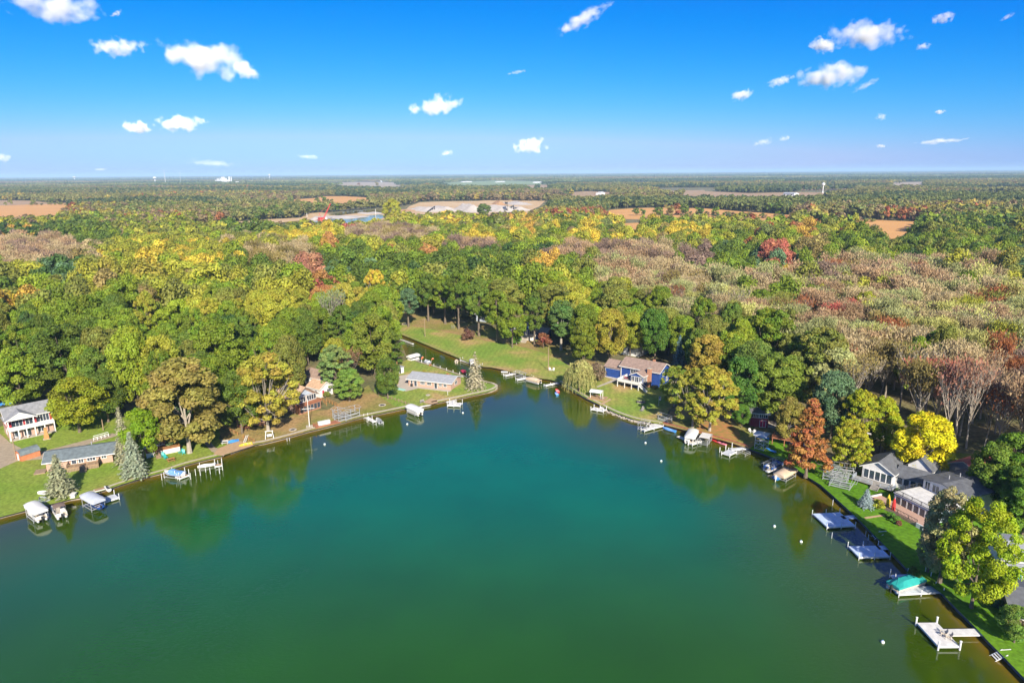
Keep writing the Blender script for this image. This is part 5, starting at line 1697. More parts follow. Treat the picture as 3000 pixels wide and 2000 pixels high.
# --- ranch house with the wooden deck
r, L = house('lake_house', (138,1381), (332,1352), 7.2, 2.35, 1.05, BRICKP, R_GREEN,
  'low pink brick ranch house with grey green roof and wooden deck on the left shore', 'x', .65,
  opens=[('left', 1.0, 2.2, .9, 1.9, 'window'), ('front', 5.0, 5.9, .95, 2.1, 'door'), ('front', 6.4, 7.3, 1.0, 2.1, 'window', 2), ('front', 8.1, 9.7, 1.15, 2.0, 'window', 3), ('front', 11.0, 11.9, 1.3, 1.9, 'window', 2), ('front', 1.3, 2.4, 1.0, 1.9, 'window', 2)])
dk = MB().box(4.3, 10.6, -2.5, -.01, .78, .92).build('deck', DECKO, r)
sk = MB()
for k in range(21): sk.box(4.3+.3*k, 4.3+.3*k+.24, -2.49, -2.44, .05, .78)
sk.build('deck_skirt', WOOD, r)
railing(r, [(4.35, -.1), (4.35, -2.45), (6.9, -2.45)], .92, .8, WOOD, .18); railing(r, [(8.3, -2.45), (10.55, -2.45), (10.55, -.1)], .92, .8, WOOD, .18)
steps(r, 7.0, 8.2, -2.5, -4.0, .92, .05, WOOD)
MB().tube([(8.6, 5.0, 3.0), (8.6, 5.0, 4.0)], .12, 8).build('vent_pipe', ALU, r)
MB().box(-2.4, -.2, -1.0, 1.6, 0, .25).build('planter', WOOD, r)

# --- orange shed
r, L = frame2('garden_shed', c1(200,790), c1(375,735), 'small orange shed with curved grey green roof by the gravel lane', 'shed')
W_ = 2.9
prof = [(0, 0), (W_, 0), (W_, 1.45), (W_-.35, 2.05), (W_/2, 2.4), (.35, 2.05), (0, 1.45)]
MB().loft([[(x, y, z) for y, z in prof] for x in (0, L)]).build('wall', ORS, r)
out = [(-.12, 1.40), (.28, 2.12), (W_/2, 2.5), (W_-.28, 2.12), (W_+.12, 1.40)]
MB().loft([[(x, y, z) for y, z in out] + [(x, y*.98+.03, z+.1) for y, z in out[::-1]] for x in (-.15, L+.15)]).build('roof', R_GREEN, r)
opening(r, 'left', .9, 1.9, .05, 1.7, L, W_, 0, 'door_white', ORS)

# --- cabin with white retaining walls and redwood deck
r, L = frame2('lake_cabin', (434,1341), (527,1321), 'white glazed cabin with redwood deck over white retaining walls', 'cabin')
body_gable(4.6, 4.0, 3.2, .9, 'x', 0, 3.2, .0).build('wall', WHITE, r)
roof_gable(4.6, 4.0, 3.2, .9, 'x', .4, 0, 3.2).build('roof', R_GREY, r)
for k in range(3): opening(r, 'front', .35+1.45*k, 1.45+1.45*k, 1.6, 2.85, 4.6, 4, 3.2, 'window', n=2)
MB().box(-.3, L+.2, .12, 3.19, 1.1, 1.25).build('deck', DECKR, r)
MB().box(-.3, 1.5, -.05, .1, 0, 1.12).build('retaining_wall', WHITE, r); MB().box(2.6, L+.1, -.05, .1, 0, 1.12).build('retaining_wall', WHITE, r)
railing(r, [(-.25, .15), (1.5, .15)], 1.25, .5, WOODO, .25); railing(r, [(2.7, .15), (L+.1, .15), (L+.1, 3.1)], 1.25, .55, WOODO, .25)
steps(r, 1.6, 2.5, .1, -1.9, 1.25, .02, WOOD)
MB().tube([(.9, -.2, .3), (.9, -.06, .3)], .25, 12).build('hose_reel', TEALP, r)

# --- brown cottage behind the sycamore
r, L = house('cottage', (695,1254), (776,1248), 5.5, 2.7, 1.3, BRNS, R_TAN, 'brown cottage with stepped porch half hidden behind the golden sycamore', 'x', .5, y0=2.0,
  opens=[('front', .6, 1.8, .9, 2.1, 'window', 3), ('front', 2.6, 3.4, .4, 2.2, 'door'), ('front', 4.3, 5.9, .9, 2.1, 'window', 3)])
MB().box(0, L, 0, 1.98, .35, .5).build('porch_floor', DECKR, r)
steps(r, 1.6, 3.4, 0, -1.1, .5, .03, DECKR)
for x in (.1, L*.35, L-.1): MB().box(x-.08, x+.08, .05, .2, .5, 2.5).build('porch_column', BRNS, r)
railing(r, [(.1, .1), (1.4, .1)], .5, .7, BRNS); railing(r, [(3.6, .1), (L, .1)], .5, .7, BRNS)

# --- gabled house with the glazed front
r, L = house('gabled_house', (872,1215), (950,1189), 8.0, 4.3, 2.6, BRNS, R_TAN, 'house with steep glazed gable, brick band and tan roof facing the lake', 'y', .6, y0=1.2, trim=BRNS,
  opens=[('front', .8, 3.8, 2.75, 4.2, 'window', 4), ('front', 4.3, 7.4, 2.75, 4.2, 'window', 4)], L=7.6)
MB().loft([[(x0, y, 4.45) for x0 in (1.2,)] + [(3.8, y, 6.2), (6.4, y, 4.45)] for y in (1.12, 1.19)]).build('gable_boards', GREYS, r)
MB().box(.3, 7.6, -.6, 1.19, 0, 2.2).build('sunroom', BRICKR, r)
MB().box(.1, 7.8, -.8, 1.17, 2.2, 2.34).build('balcony_deck', DECKR, r)
railing(r, [(.2, 1.1), (.2, -.7), (7.7, -.7), (7.7, 1.1)], 2.34, .6, DECKR, .3)
for k in range(6): opening(r, 'front', .65+1.15*k, 1.55+1.15*k, .5, 1.95, 7.6, 8, -.6, 'window', BRNS)
MB().box(4.2, 5.0, 5.0, 5.9, 5.5, 7.4).build('chimney', BRICKR, r)
r, L = house('cottage', (938,1166), (985,1150), 5.5, 2.9, 1.5, WHITS, R_TAN, 'white cottage with a red door and tan roof behind the gabled house', 'y', .4, L=5.0,
  opens=[('front', .9, 1.7, .3, 2.1, 'door_red'), ('front', 2.8, 4.2, 1.1, 2.1, 'window', 2), ('left', 1.0, 2.0, 1.1, 2.1, 'window', 2)])
r, L = house('cottage', c3(330,620), (958,1140), 5.5, 3.2, 1.8, WHITS, R_BROWN, 'cottage with brown hipped roof and white eaves above the gabled house', 'x', .5, L=6.5,
  opens=[('front', .9, 2.0, 1.2, 2.2, 'window', 2), ('front', 3.6, 5.0, 1.2, 2.2, 'window', 2)])
r, L = house('cottage', (975,1062), (1040,1070), 6, 3.4, 1.8, WHITS, R_TAN, 'cottage with faded pink roof and white chimney among the trees', 'x', .5,
  opens=[('front', 1.0, 2.2, 1.2, 2.2, 'window', 2)])
MB().box(1.0, 2.0, 3.4, 4.4, 3.8, 6.4).build('chimney', WHITE, r)

# --- long ranch house on the point
r, L = house('ranch_house', (1197,1129), (1321,1143), 7.4, 2.35, 1.15, BRICKP, R_PALE, 'long low pink brick house with pale grey roof on the grassy point', 'x', .6,
  opens=[('front', .9, 1.5, .9, 1.8, 'window'), ('front', 2.1, 3.0, .1, 1.95, 'door'), ('front', 4.3, 5.8, .95, 1.8, 'window', 3), ('front', 6.7, 8.0, .95, 1.8, 'window', 2), ('front', 9.2, 10.1, .1, 1.95, 'door'),
         ('front', 10.9, 11.7, .95, 1.8, 'window', 2), ('front', 12.4, 13.4, .9, 1.8, 'window', 2), ('right', 2.8, 4.4, 1.0, 2.0, 'window', 2)])
MB().box(-.3, L+.3, -1.6, -.02, .0, .08).build('patio', PAVE, r)
MB().box(1.2, 1.75, -.9, -.4, .08, .95).build('grill', DARK, r)
r, L = frame2('storage_shed', c4(238,853), c4(300,838), 'small white shed with a dark open front by the canal lawn', 'shed')
MB().box(0, 2.1, 0, 2.0, 0, 2.0).build('wall', WHITE, r); MB().box(-.2, 2.3, -.25, 2.2, 2.0, 2.14).build('roof', R_PALE, r)
opening(r, 'front', .25, .95, .05, 1.7, 2.1, 2, 0, 'door_dark'); opening(r, 'front', 1.15, 1.9, .05, 1.7, 2.1, 2, 0, 'door_white')

# --- small blue house in the trees behind the lawn
r, L = house('blue_cottage', (1518,990), (1588,996), 7.0, 4.2, 2.0, BLUES, R_GREY, 'small blue house with white deck under tall oaks behind the lawn', 'y', .5, L=7.5,
  opens=[('front', 1.0, 2.4, 2.2, 3.6, 'window', 2), ('front', 3.1, 4.2, 1.8, 3.7, 'door_white'), ('front', 5.0, 6.6, 2.2, 3.6, 'window', 2)])
body_gable(4.5, 5, 2.9, 1.3, 'x', 7.51, 1.0).build('side_wing', BLUES, r); roof_gable(4.5, 5, 2.9, 1.3, 'x', .4, 7.75, 1.0).build('wing_roof', R_GREY, r)
body_gable(4.5, 5, 2.9, 1.3, 'x', -4.51, 1.0).build('side_wing', BLUES, r); roof_gable(4.3, 5, 2.9, 1.3, 'x', .4, -4.75, 1.0).build('wing_roof', R_GREY, r)
MB().box(-.5, 8, -2.6, -.02, 1.5, 1.65).build('deck', WOODG, r); MB().box(-.4, 7.9, -2.5, -2.4, 0, 1.5).build('deck_skirt', WHITE, r)
railing(r, [(-.4, -.1), (-.4, -2.5), (7.9, -2.5), (7.9, -.1)], 1.65, .85, WHITE, .2)
steps(r, 2.6, 5.6, -2.7, -6.8, 1.4, .05, CONC, 'stone_steps', 6)

# --- large blue house
r, L = frame2('blue_house', c5(858,636), c5(1300,725), 'large blue two-storey house with brown roof, garage wing and white deck', 'house')
L = 13.4; D_ = 7.6
body_gable(L, D_, 4.9, 1.9, 'x').build('wall', BLUES, r); roof_gable(L, D_, 4.9, 1.9, 'x', .55).build('roof', R_BROWN, r); roof_trim(L, D_, 4.9, 1.9, 'x', .55).build('roof_trim', WHITE, r)
opening(r, 'front', 3.5, 6.0, 3.0, 4.1, L, D_, 0, 'window', n=3); opening(r, 'front', .6, 1.6, .7, 1.5, L, D_, 0, 'window', n=2); opening(r, 'front', 2.1, 3.2, .6, 1.7, L, D_, 0, 'window', n=2)
for x in (1.0, 4.3, 8.8): opening(r, 'front', x, x+1.1, 4.35, 4.6, L, D_, 0, 'window')
opening(r, 'right', 2.4, 3.8, 3.0, 4.2, L, D_, 0, 'window', n=2); opening(r, 'right', 5.0, 6.0, 1.0, 2.2, L, D_, 0, 'window', n=2)
body_gable(6.2, 6.4, 3.5, 1.7, 'x', -6.22, .35).build('garage_wing', BLUES, r); roof_gable(5.9, 6.4, 3.5, 1.7, 'x', .35, -6.2, .35).build('wing_roof', R_BROWN, r)
opening(r, 'front', -5.9, -.5, .15, 3.0, L, D_, .35, 'garage_blue', WHITE)
MB().box(-.1, .12, -.12, -.005, 0, 4.7).build('corner_board', WHITE, r)
body_gable(4.2, 4.6, 4.0, .95, 'y', 6.0, -4.62).build('sunroom', BLUES, r); roof_gable(4.2, 4.6, 4.0, .95, 'y', .4, 6.0, -4.5).build('sunroom_roof', R_BROWN, r)
roof_trim(4.2, 4.6, 4.0, .95, 'y', .4, 6.0, -4.5).build('sunroom_trim', WHITE, r)
for a, b in ((6.3, 7.3), (7.6, 8.7), (9.0, 9.9)): opening(r, 'front', a, b, 1.95, 3.6, L, D_, -4.62, 'window', n=2)
for a, b in ((-4.3, -3.4), (-3.1, -2.2), (-1.9, -1.0)):
    opening(r, 'right', a, b, 1.9, 3.6, 10.2, D_, 0, 'window')
MB().box(10.22, 11.2, -1.9, -.7, 0, 5.9).build('chimney', BRICKR, r); MB().box(10.1, 11.3, -2.0, -.6, 5.9, 6.05).build('chimney_cap', CONC, r)
MB().box(9.2, 9.9, 3.6, 4.3, 5.8, 7.5).build('chimney', BRICKR, r)
MB().box(2.6, 10.1, -7.0, -4.65, 1.7, 1.86).build('deck', WOODG, r); MB().box(2.6, 5.97, -4.65, -.6, 1.7, 1.86).build('deck', WOODG, r)
railing(r, [(2.6, -.7), (2.6, -6.95), (10.05, -6.95), (10.05, -4.8)], 1.86, .8, WHITE, solid=True)
for x, y in ((2.7, -6.9), (5.2, -6.9), (7.6, -6.9), (10.0, -6.9), (2.7, -3.6)): MB().box(x-.09, x+.09, y-.09, y+.09, 0, 1.7).build('deck_post', WHITE, r)
for k in range(9): pass
st = MB()
for k in range(8): st.box(10.1+.32*k, 10.42+.32*k, -6.9, -5.8, 1.6-.21*k, 1.7-.21*k)
for y in (-6.95, -5.75): st.bar((10.1, y, 1.6), (12.7, y, 0), .07, .25); st.bar((10.1, y, 2.6), (12.7, y, .95), .06)
st.build('stairs', WHITE, r)
def simple_table(root_name, p, rz, m, label, rad=.6, umb=None, group=None):
    root = empty(root_name, p, rz, label, 'table', group)
    MB().tube([(0, 0, .66), (0, 0, .72)], rad, 14).build('tabletop', m, root)
    MB().tube([(0, 0, 0), (0, 0, .66)], .06, 6).build('pedestal', m, root)
    return root
rp = r.matrix_world
def local_pt(root, x, y, z):
    c, s = math.cos(root.rotation_euler.z), math.sin(root.rotation_euler.z)
    return Vector((root.location.x + x*c - y*s, root.location.y + x*s + y*c, root.location.z + z))
simple_table('deck_table', local_pt(r, 4.6, -3.0, 1.87), 0, DARK, 'round dark table on the white railed deck of the blue house')
for i, (x, y, a) in enumerate(((3.7, -3.2, 1.3), (5.4, -2.5, -1.3), (7.4, -5.9, 2.8))):
    q = local_pt(r, x, y, 1.87)
    chair('deck_chair', q, a, [REDC, BEIGE, BEIGE][i], ['red chair beside the round table on the blue house deck', 'beige chair right of the round table on the blue house deck', 'beige chair in front of the blue house sunroom'][i], z=q.z)

# --- dark red cottage
r, L = house('cottage', c6(968,580), c6(1108,592), 5.2, 3.9, 1.0, MAROON, R_DARK, 'maroon cottage with a row of white windows in deep shade', 'x', .45, L=4.4,
  opens=[('front', .25, 1.95, 2.6, 3.6, 'window', 4), ('front', 2.2, 4.1, 2.6, 3.6, 'window', 4), ('front', 2.4, 3.8, .1, 1.8, 'door_red', 2), ('right', .5, 1.6, 2.3, 3.6, 'window', 2), ('right', 2.2, 3.4, 2.3, 3.6, 'window', 2)])
MB().box(4.42, 6.8, .3, 4.5, .0, .35).build('patio', PAVE, r)
# --- small dark cabin with the redwood deck
r, L = house('cottage', c6(1385,775), c6(1590,815), 4.6, 4.0, 1.0, GREYS, R_DARK, 'small grey cabin with five tall windows in shade behind the rust cypress', 'x', .4, L=5.0,
  opens=[('front', .3+.92*k, 1.0+.92*k, 2.3, 3.7, 'window') for k in range(5)])
MB().box(-3.0, 4.9, -2.6, -.02, 1.6, 1.78).build('deck', DECKR, r)
railing(r, [(-2.9, -.1), (-2.9, -2.5), (4.8, -2.5)], 1.78, .7, DECKR, .2)
for x in (-2.8, 0, 2.4, 4.7): MB().box(x-.09, x+.09, -2.5, -2.3, 0, 1.6).build('deck_post', DECKR, r)

# --- white and grey house with corner bay
r, L = frame2('lake_house', c7(700,640), c7(935,712), 'white house with grey roofs, many tall windows and grey deck on the right shore', 'house')
body_gable(6.2, 8.0, 3.4, 1.7, 'y').build('wall', WHITS, r); roof_gable(6.2, 8.0, 3.4, 1.7, 'y', .5).build('roof', R_DARK, r); roof_trim(6.2, 8, 3.4, 1.7, 'y', .5).build('roof_trim', WHITE, r)
body_gable(5.8, 5.0, 2.9, 1.4, 'x', 6.21, 1.2).build('side_wing', WHITS, r); roof_gable(5.7, 5.0, 2.9, 1.4, 'x', .45, 6.4, 1.2).build('wing_roof', R_DARK, r)
body_gable(4.6, 6.4, 4.2, 2.0, 'y', 7.0, 5.6).build('rear_wing', WHITS, r); roof_gable(4.6, 6.4, 4.2, 2.0, 'y', .4, 7.0, 5.6).build('wing_roof', R_DARK, r)
for k in range(5): opening(r, 'front', .35+1.15*k, 1.3+1.15*k, .9, 2.8, 6.2, 8, 0, 'window')
for k in range(4): opening(r, 'front', 6.6+1.3*k, 7.6+1.3*k, 1.1, 2.5, 6.2, 8, 1.2, 'window')
opening(r, 'right', 1.6, 2.8, 1.0, 2.4, 12.0, 5, 0, 'window', n=2); opening(r, 'right', 3.6, 5.0, 1.0, 2.4, 12.0, 5, 0, 'window', n=2)
opening(r, 'left', 1.0, 2.4, .9, 2.6, 6.2, 8, 0, 'window', n=2); opening(r, 'left', 4.0, 5.4, .9, 2.6, 6.2, 8, 0, 'window', n=2)
MB().box(-1.2, 7.0, -2.4, -.02, .5, .66).build('deck', WOODG, r)
railing(r, [(-1.1, -.1), (-1.1, -2.3), (3.0, -2.3)], .66, .75, GREYS, .2); railing(r, [(4.6, -2.3), (6.9, -2.3), (6.9, -.1)], .66, .75, GREYS, .2)
steps(r, 3.1, 4.5, -2.4, -3.6, .66, .05, WOODG)
# --- boathouse-like house with roof terrace
r, L = frame2('terrace_house', c7(992,872), c7(1190,975), 'low house with dark roof, roof terrace and row of glazed doors on the right shore', 'house')
L = 8.6
MB().box(0, L, 0, 7.0, 0, 2.6).build('lower_storey', GREYS, r)
MB().box(-.15, L+.1, -.15, 7.0, 2.6, 2.78).build('roof_terrace', DECKW, r)
railing(r, [(-.1, 6.9), (-.1, -.1), (L, -.1)], 2.78, .8, DARK, .25)
for k in range(6): opening(r, 'front', .4+1.35*k, 1.5+1.35*k, .25, 2.2, L, 5, 0, 'window')
body_gable(8.6, 12.0, 4.7, .8, 'y', 0.4, 7.02).build('upper_storey', WHITS, r)
roof_gable(8.6, 12.0, 4.7, .8, 'y', .7, 0.4, 7.02).build('roof', R_DARK, r)
for a, b in ((.9, 1.9), (2.5, 3.9), (4.6, 6.2), (6.9, 8.2)): opening(r, 'front', a, b, 2.9, 4.4, L, 5, 7.02, 'window', n=2)
for x in (10.0, 13.0, 16.5): MB().tube([(3.4, x, 5.0), (3.4, x, 6.2)], .1, 8).build('roof_vent', ALU, r)
MB().box(-3.2, L+1.0, -3.4, -.02, .02, .7).build('patio', BRICKP, r)
MB().box(-3.25, -3.0, -3.5, .4, .02, .95).build('retaining_wall', WHITE, r); MB().box(L-.4, L+1.1, -3.6, -3.4, .02, .95).build('retaining_wall', WHITE, r)
railing(r, [(-1.0, -3.3), (L-.5, -3.3)], .7, .75, DARK, .3)
steps(r, -2.9, -1.4, -3.4, -4.8, .7, .03, CONC, 'stone_steps')
# --- garage with the red roof
r, L = house('garage', c7(1503,592), c7(1702,668), 7.6, 2.7, 1.4, GREYS, R_RED, 'grey garage with a red metal roof beside the dark drive', 'y', .4, L=5.6,
  opens=[('front', 1.3, 4.3, .1, 2.1, 'garage_white'), ('right', 1.0, 2.4, 1.0, 2.0, 'window', 2), ('right', 4.6, 5.6, .1, 2.0, 'door_white')])
# --- white garage with the arched frame
r, L = house('garage', c7(735,215), c7(868,250), 5.5, 2.5, 1.1, WHITE, R_BROWN, 'white garage with brown roof among yellow trees', 'x', .35, L=4.4,
  opens=[('front', .6, 3.6, .1, 2.0, 'garage_white')])
fr, _ = frame2('arched_frame', c7(858,225), c7(965,200), 'white arched carport frame beside the white garage', 'frame')
for y in (0, 2.2):
    MB().tube([(0, y, 0), (0, y, 1.9), (1.1, y, 2.7), (2.6, y, 2.9), (3.6, y, 2.4), (3.6, y, 0)], .07, 6).build('hoop', WHITE, fr)
# --- white and teal house at the right edge
r, L = house('lake_house', c8(1735,640), c8(1960,672), 8.5, 2.6, 1.0, WHITE, R_PALE, 'white house with teal doors and pale grey roof at the right edge', 'x', .6, L=9.0, y0=3.0,
  opens=[('front', .5+1.5*k, 1.5+1.5*k, 1.2, 2.2, 'window') for k in range(5)])
body_gable(9.0, 2.98, 1.9, .5, 'x', 0, 0).build('porch_room', WHITE, r); roof_gable(9.0, 2.98, 1.9, .6, 'x', .3).build('porch_roof', R_PALE, r)
for k in range(4): opening(r, 'front', .4+1.7*k, 1.7+1.7*k, .25, 1.6, 9, 3, 0, 'door_teal')
# --- dark roofed house cut by the right edge
r, L = house('cottage', (2958,1822), (3060,1842), 8.5, 2.5, 1.1, BRNS, R_DARK, 'brown house with a dark roof cut off by the right edge', 'x', .5, L=9.0,
  opens=[('front', 1.0, 2.4, .9, 1.9, 'window', 2)])
# white house glimpsed behind the golden trees
r, L = house('cottage', (1812,1035), (1870,1046), 7, 3.6, 2.0, WHITE, R_DARK, 'white house glimpsed behind the golden green trees above the garage wing', 'x', .5,
  opens=[('front', 1.0, 2.3, 1.4, 2.8, 'window', 2), ('front', 4.0, 5.4, 1.4, 2.8, 'window', 2)])
r, L = house('cottage', (1395,940), (1450,947), 7, 3.4, 1.8, GREYS, R_DARK, 'grey house in deep shade behind the row of lawn oaks', 'x', .5,
  opens=[('front', 1.0, 2.6, .9, 2.4, 'window', 2), ('front', 4.4, 6.4, .9, 2.4, 'window', 2)])
HOUSE_SPOTS = []
# ================================================================== SEAWALLS
def sub(a, b): return SP[idx_of(a):idx_of(b)+1]
strip('seawall', sub((-260,1580),(236,1457)), .5, LAND-.1, -1, STONE, 'rough stone edging along the lawn at the far left', bumpy=.08)
strip('seawall', sub((236,1457),(650,1335)), .55, LAND+.06, -1, CONC, 'straight pale concrete seawall below the ranch house lawn')
strip('seawall', sub((675,1327),(1216,1190)), .8, LAND+.07, -1, CONC, 'long pale concrete seawall from the sand beach to the wooden landing')
strip('seawall', sub((1265,1183),(1446,1126)), .8, LAND+.08, -1, CONC, 'pale concrete wall curving round the tip of the grassy point')
strip('seawall', sub((1446,1126),(1195,1050)), .4, LAND+.05, -1, CONC, 'low wall on the near bank of the canal')
strip('seawall', sub((1112,946),(1640,1120)), .35, LAND+.04, -1, WOOD, 'thin wooden wall on the far bank of the canal')
strip('seawall', sub((1640,1120),(1768,1191)), .6, LAND+.07, -1, CONC, 'concrete wall with plank cap beside the weeping willow')
strip('seawall', sub((1768,1191),(1942,1243)), .6, LAND+.06, -1, CONC, 'curved concrete wall in front of the blue house lawn')
RIP = sub((1768,1191),(1942,1243))
rp_ = smooth_poly([P(x, y, .3).to_2d() for x, y in RIP], 14)
mb = MB(); rr = random.Random(5)
for i in range(len(rp_)-1):
    d = (rp_[i+1]-rp_[i]).normalized(); n = Vector((d.y, -d.x))
    for k in range(3):
        c = rp_[i] + n*rr.uniform(.2, 1.3) + d*rr.uniform(-.2, .2); s = rr.uniform(.16, .36)
        mb.ball((c.x, c.y, .28 - .22*k*.5), s, 4, rr.uniform(.5, .9))
tag(mb.build('riprap', STONE), 'band of pale riprap stones at the foot of the blue house lawn', kind='stuff')
strip('seawall', sub((1942,1243),(2195,1314)), .25, LAND+.22, -1, PILE, 'rusty red sheet piling wall below the two sycamores')
strip('seawall', sub((2195,1314),(3080,2065)), .9, LAND-.02, -1, DWALL, 'dark flat seawall running down the whole right shore')

# ================================================================== LEFT SHORE
N_ = 'boat_lift'
def lift_px(px, label, off=0, **k):
    r = at_shore(N_, px, label, 'boat lift', off, group='boat lifts along the shores'); r.scale = (.86, .86, .86); lift(r, **k); return r
def pont_px(px, label, off=0, **k):
    r = at_shore('pontoon_boat', px, label, 'pontoon boat', off, group='pontoon boats on the lake'); r.scale = (.84, .84, .84); pontoon(r, **k); return r
def boat_px(px, label, off=0, z=0.0, fn=small_boat, name='rowing_boat', cat='boat', **k):
    r = at_shore(name, px, label, cat, off, z=z); r.scale = (.88, .88, .88); fn(r, **k); return r

lift_px(c1(345,1290), 'boat lift with a dirty white canopy at the far left shore', 12, canopy=CANV)
pont_px(c1(345,1292), 'white pontoon boat with two motors under the far left canopy', 12, side=WHITE)
pont_px(c1(545,1262), 'pontoon boat with a brown bimini top at the left shore', 6, bimini=CANVB, side=WHITE)
boat_px(c1(420,1088), 'white rowing boat upside down on the lawn edge', 60, z=LAND+.05, L=3.6, hull=WHITE, inside=WHITE, motor=False, cover=CANV)
boat_px(c1(402,1150), 'small grey boat pulled up on the stone edge', 20, z=LAND-.3, L=3.6, hull=GREYG, motor=False)
lift_px(c1(862,1192), 'boat lift with a pale grey canopy left of the floating platform', 10, canopy=CANVG, H=2.7)
dock(c1(945,1165), c1(1088,1118), 2.4, 'blue grey square dock platform right of the pale grey canopy', m=DECKB, z=.5)
boat_px(c1(880,1196), 'low dark boat hanging under the pale grey canopy', 10, z=.7, L=5.0, W=1.8, hull=NAVY, inside=BEIGE)
dock(c1(872,1062), c1(965,1038), 1.2, 'short wooden landing on the left shore behind the grey canopy', m=DECKO, posts=False, z=LAND+.15)
def jet_ski(px, label, m, off=0):
    r = at_shore('jet_ski', px, label, 'jet ski', off, z=.3)
    hull_mb(2.6, 1.0, .5, 0, open_=False).build('hull', m, r); s = MB(); s.box(-.1, 1.1, -.2, .2, .5, .8); s.build('seat', DARK, r, bevel=.06)
    h = MB(); h.bar((-.3, 0, .5), (-.15, 0, .95), .12); h.bar((-.15, -.35, .98), (-.15, .35, .98), .06); h.build('handlebar', DARK, r)
    return r
jet_ski(c1(985,1046), 'white jet ski on its ramp beside the short wooden landing', WHITE)
r = at_shore('deck_box', c1(676,1112), 'small white storage box on the stone edge', 'box', z=LAND); MB().box(-.7, .7, -.45, .45, 0, .65).build('box_body', WHITE, r, bevel=.04); MB().box(-.74, .74, -.5, .5, .65, .74).build('lid', WHITE, r)

# utility poles
def upole(base, h, label, arm=True, m=WOOD, light=False):
    p = P(*base)
    r = empty('utility_pole', p, .4, label, 'pole')
    MB().tube([(0, 0, -.3), (0, 0, h)], [.15, .10], 8).build('pole', m, r)
    if arm: MB().box(-.9, .9, -.06, .06, h-.7, h-.56).build('crossarm', m, r)
    if light:
        MB().tube([(0, 0, h-.3), (.6, 0, h-.1), (1.1, 0, h-.15)], .04, 6).build('lamp_arm', ALU, r)
    return r
upole(c1(150,772), 5.8, 'dark wooden pole standing at the corner of the orange shed', arm=False, light=True)
upole(c4(1765,820), 8.2, 'tall pale wooden pole at the right end of the striped lawn', arm=False)
upole(c4(507,472), 7.8, 'slim wooden pole with a short crossarm on the far lawn', arm=True)
upole(c4(230,960), 7.6, 'reddish wooden pole beside the driveway of the long ranch house', arm=False, m=WOODO)
upole(c1(950,500), 3.0, 'short pale post beside the gravel lane', arm=False)
# flagpole with yard
p = P(*c3(372,1042)); r = empty('flagpole', p, .3, 'tall white flagpole with a yard arm on the seawall', 'flagpole')
MB().tube([(0, 0, 0), (0, 0, 7.8)], [.12, .06], 8).build('pole', WHITE, r); MB().box(-1.6, 1.6, -.04, .04, 5.0, 5.1).build('yard_arm', WHITE, r); MB().box(-.9, .9, -.9, .9, -.05, .12).build('base', CONC, r)
# barbecue tower / orange chimney before the red house
p = P(*c1(430,580)); r = empty('outdoor_fireplace', p, .6, 'orange brick outdoor fireplace on the lawn before the red house', 'fireplace')
MB().box(-.55, .55, -.45, .45, 0, 1.1).build('hearth', WOODO, r); MB().loft([[(a*.5*k, b*.4*k, z) for a, b in ((-1,-1),(1,-1),(1,1),(-1,1))] for z, k in ((1.1, 1), (1.7, .75), (3.0, .62))]).build('chimney', WOODO, r); MB().box(-.8, .8, -.7, .7, 0, .08).build('base', PAVE, r)
# car in shade far left
def car(A, B, m, label):
    r, L_ = frame2('parked_car', A, B, label, 'car')
    prof = [(-2.1, .35), (-2.1, .75), (-1.3, .85), (-.7, 1.3), (.8, 1.32), (1.6, .9), (2.1, .85), (2.1, .35)]
    MB().loft([[(x, y, z) for x, z in prof] for y in (-.8, .8)]).build('body', m, r, bevel=.06)
    for x in (-1.35, 1.35):
        for y in (-.8, .8): MB().tube([(x, y-.1, .32), (x, y+.1, .32)], .32, 12).build('wheel', DARK, r)
    for y in (-1, 1): MB().loft([[(-.95, y*.815, .92), (-.62, y*.815, 1.22), (.75, y*.815, 1.24), (1.3, y*.815, .94)], [(-.95, y*.83, .92), (-.62, y*.83, 1.22), (.75, y*.83, 1.24), (1.3, y*.83, .94)]]).build('side_window', GLASS, r)
    return r
car(c1(75,268), c1(165,250), BLUEG, 'blue car parked in tree shade behind the red house')
car(c1(490,330), c1(530,322), WHITE, 'white car half hidden beyond the red house')

# beach toys, furniture left
def pchair(px, a, m, label, group=None): return chair('lawn_chair', P(*px), a, m, label, group)
pchair(c1(1500,745), .5, TEALP, 'left teal chair below the cabin steps'); pchair(c2(300,1198), .9, TEALP, 'right teal chair below the cabin steps')
pchair(c2(450,1140), -.6, TEALP, 'left turquoise chair beside the cottonwood trunk'); pchair(c2(482,1150), .4, TEALP, 'right turquoise chair beside the cottonwood trunk')
def picnic(px, a, m, label):
    r = empty('picnic_table', P(*px), a, label, 'table')
    MB().box(-.85, .85, -.38, .38, .7, .76).build('tabletop', m, r)
    for s in (-1, 1):
        MB().box(-.85, .85, s*.72-.13, s*.72+.13, .42, .47).build('bench_seat', m, r)
        l = MB(); l.bar((s*.6, -.75, 0), (s*.6, .3, .7), .07); l.bar((s*.6, .75, 0), (s*.6, -.3, .7), .07); l.bar((s*.6, -.75, .4), (s*.6, .75, .4), .06); l.build('leg_frame', m, r)
    return r
picnic(c2(352,1222), .7, WOODO, 'orange wooden picnic table on the lawn below the cabin')
picnic(c2(905,1040), .3, WHITE, 'white picnic table at the top of the sandy beach')
boat_px(c2(988,1030), 'bright blue upturned boat beside the white picnic table', 80, z=LAND, L=3.0, W=1.2, H=.5, hull=BLUEG, motor=False, cover=BLUEG)
boat_px(c2(1115,1058), 'yellow inflatable raft on the seawall by the sand', 70, z=LAND+.05, L=3.6, W=1.6, H=.35, hull=YELG, inside=BEIGE, motor=False)
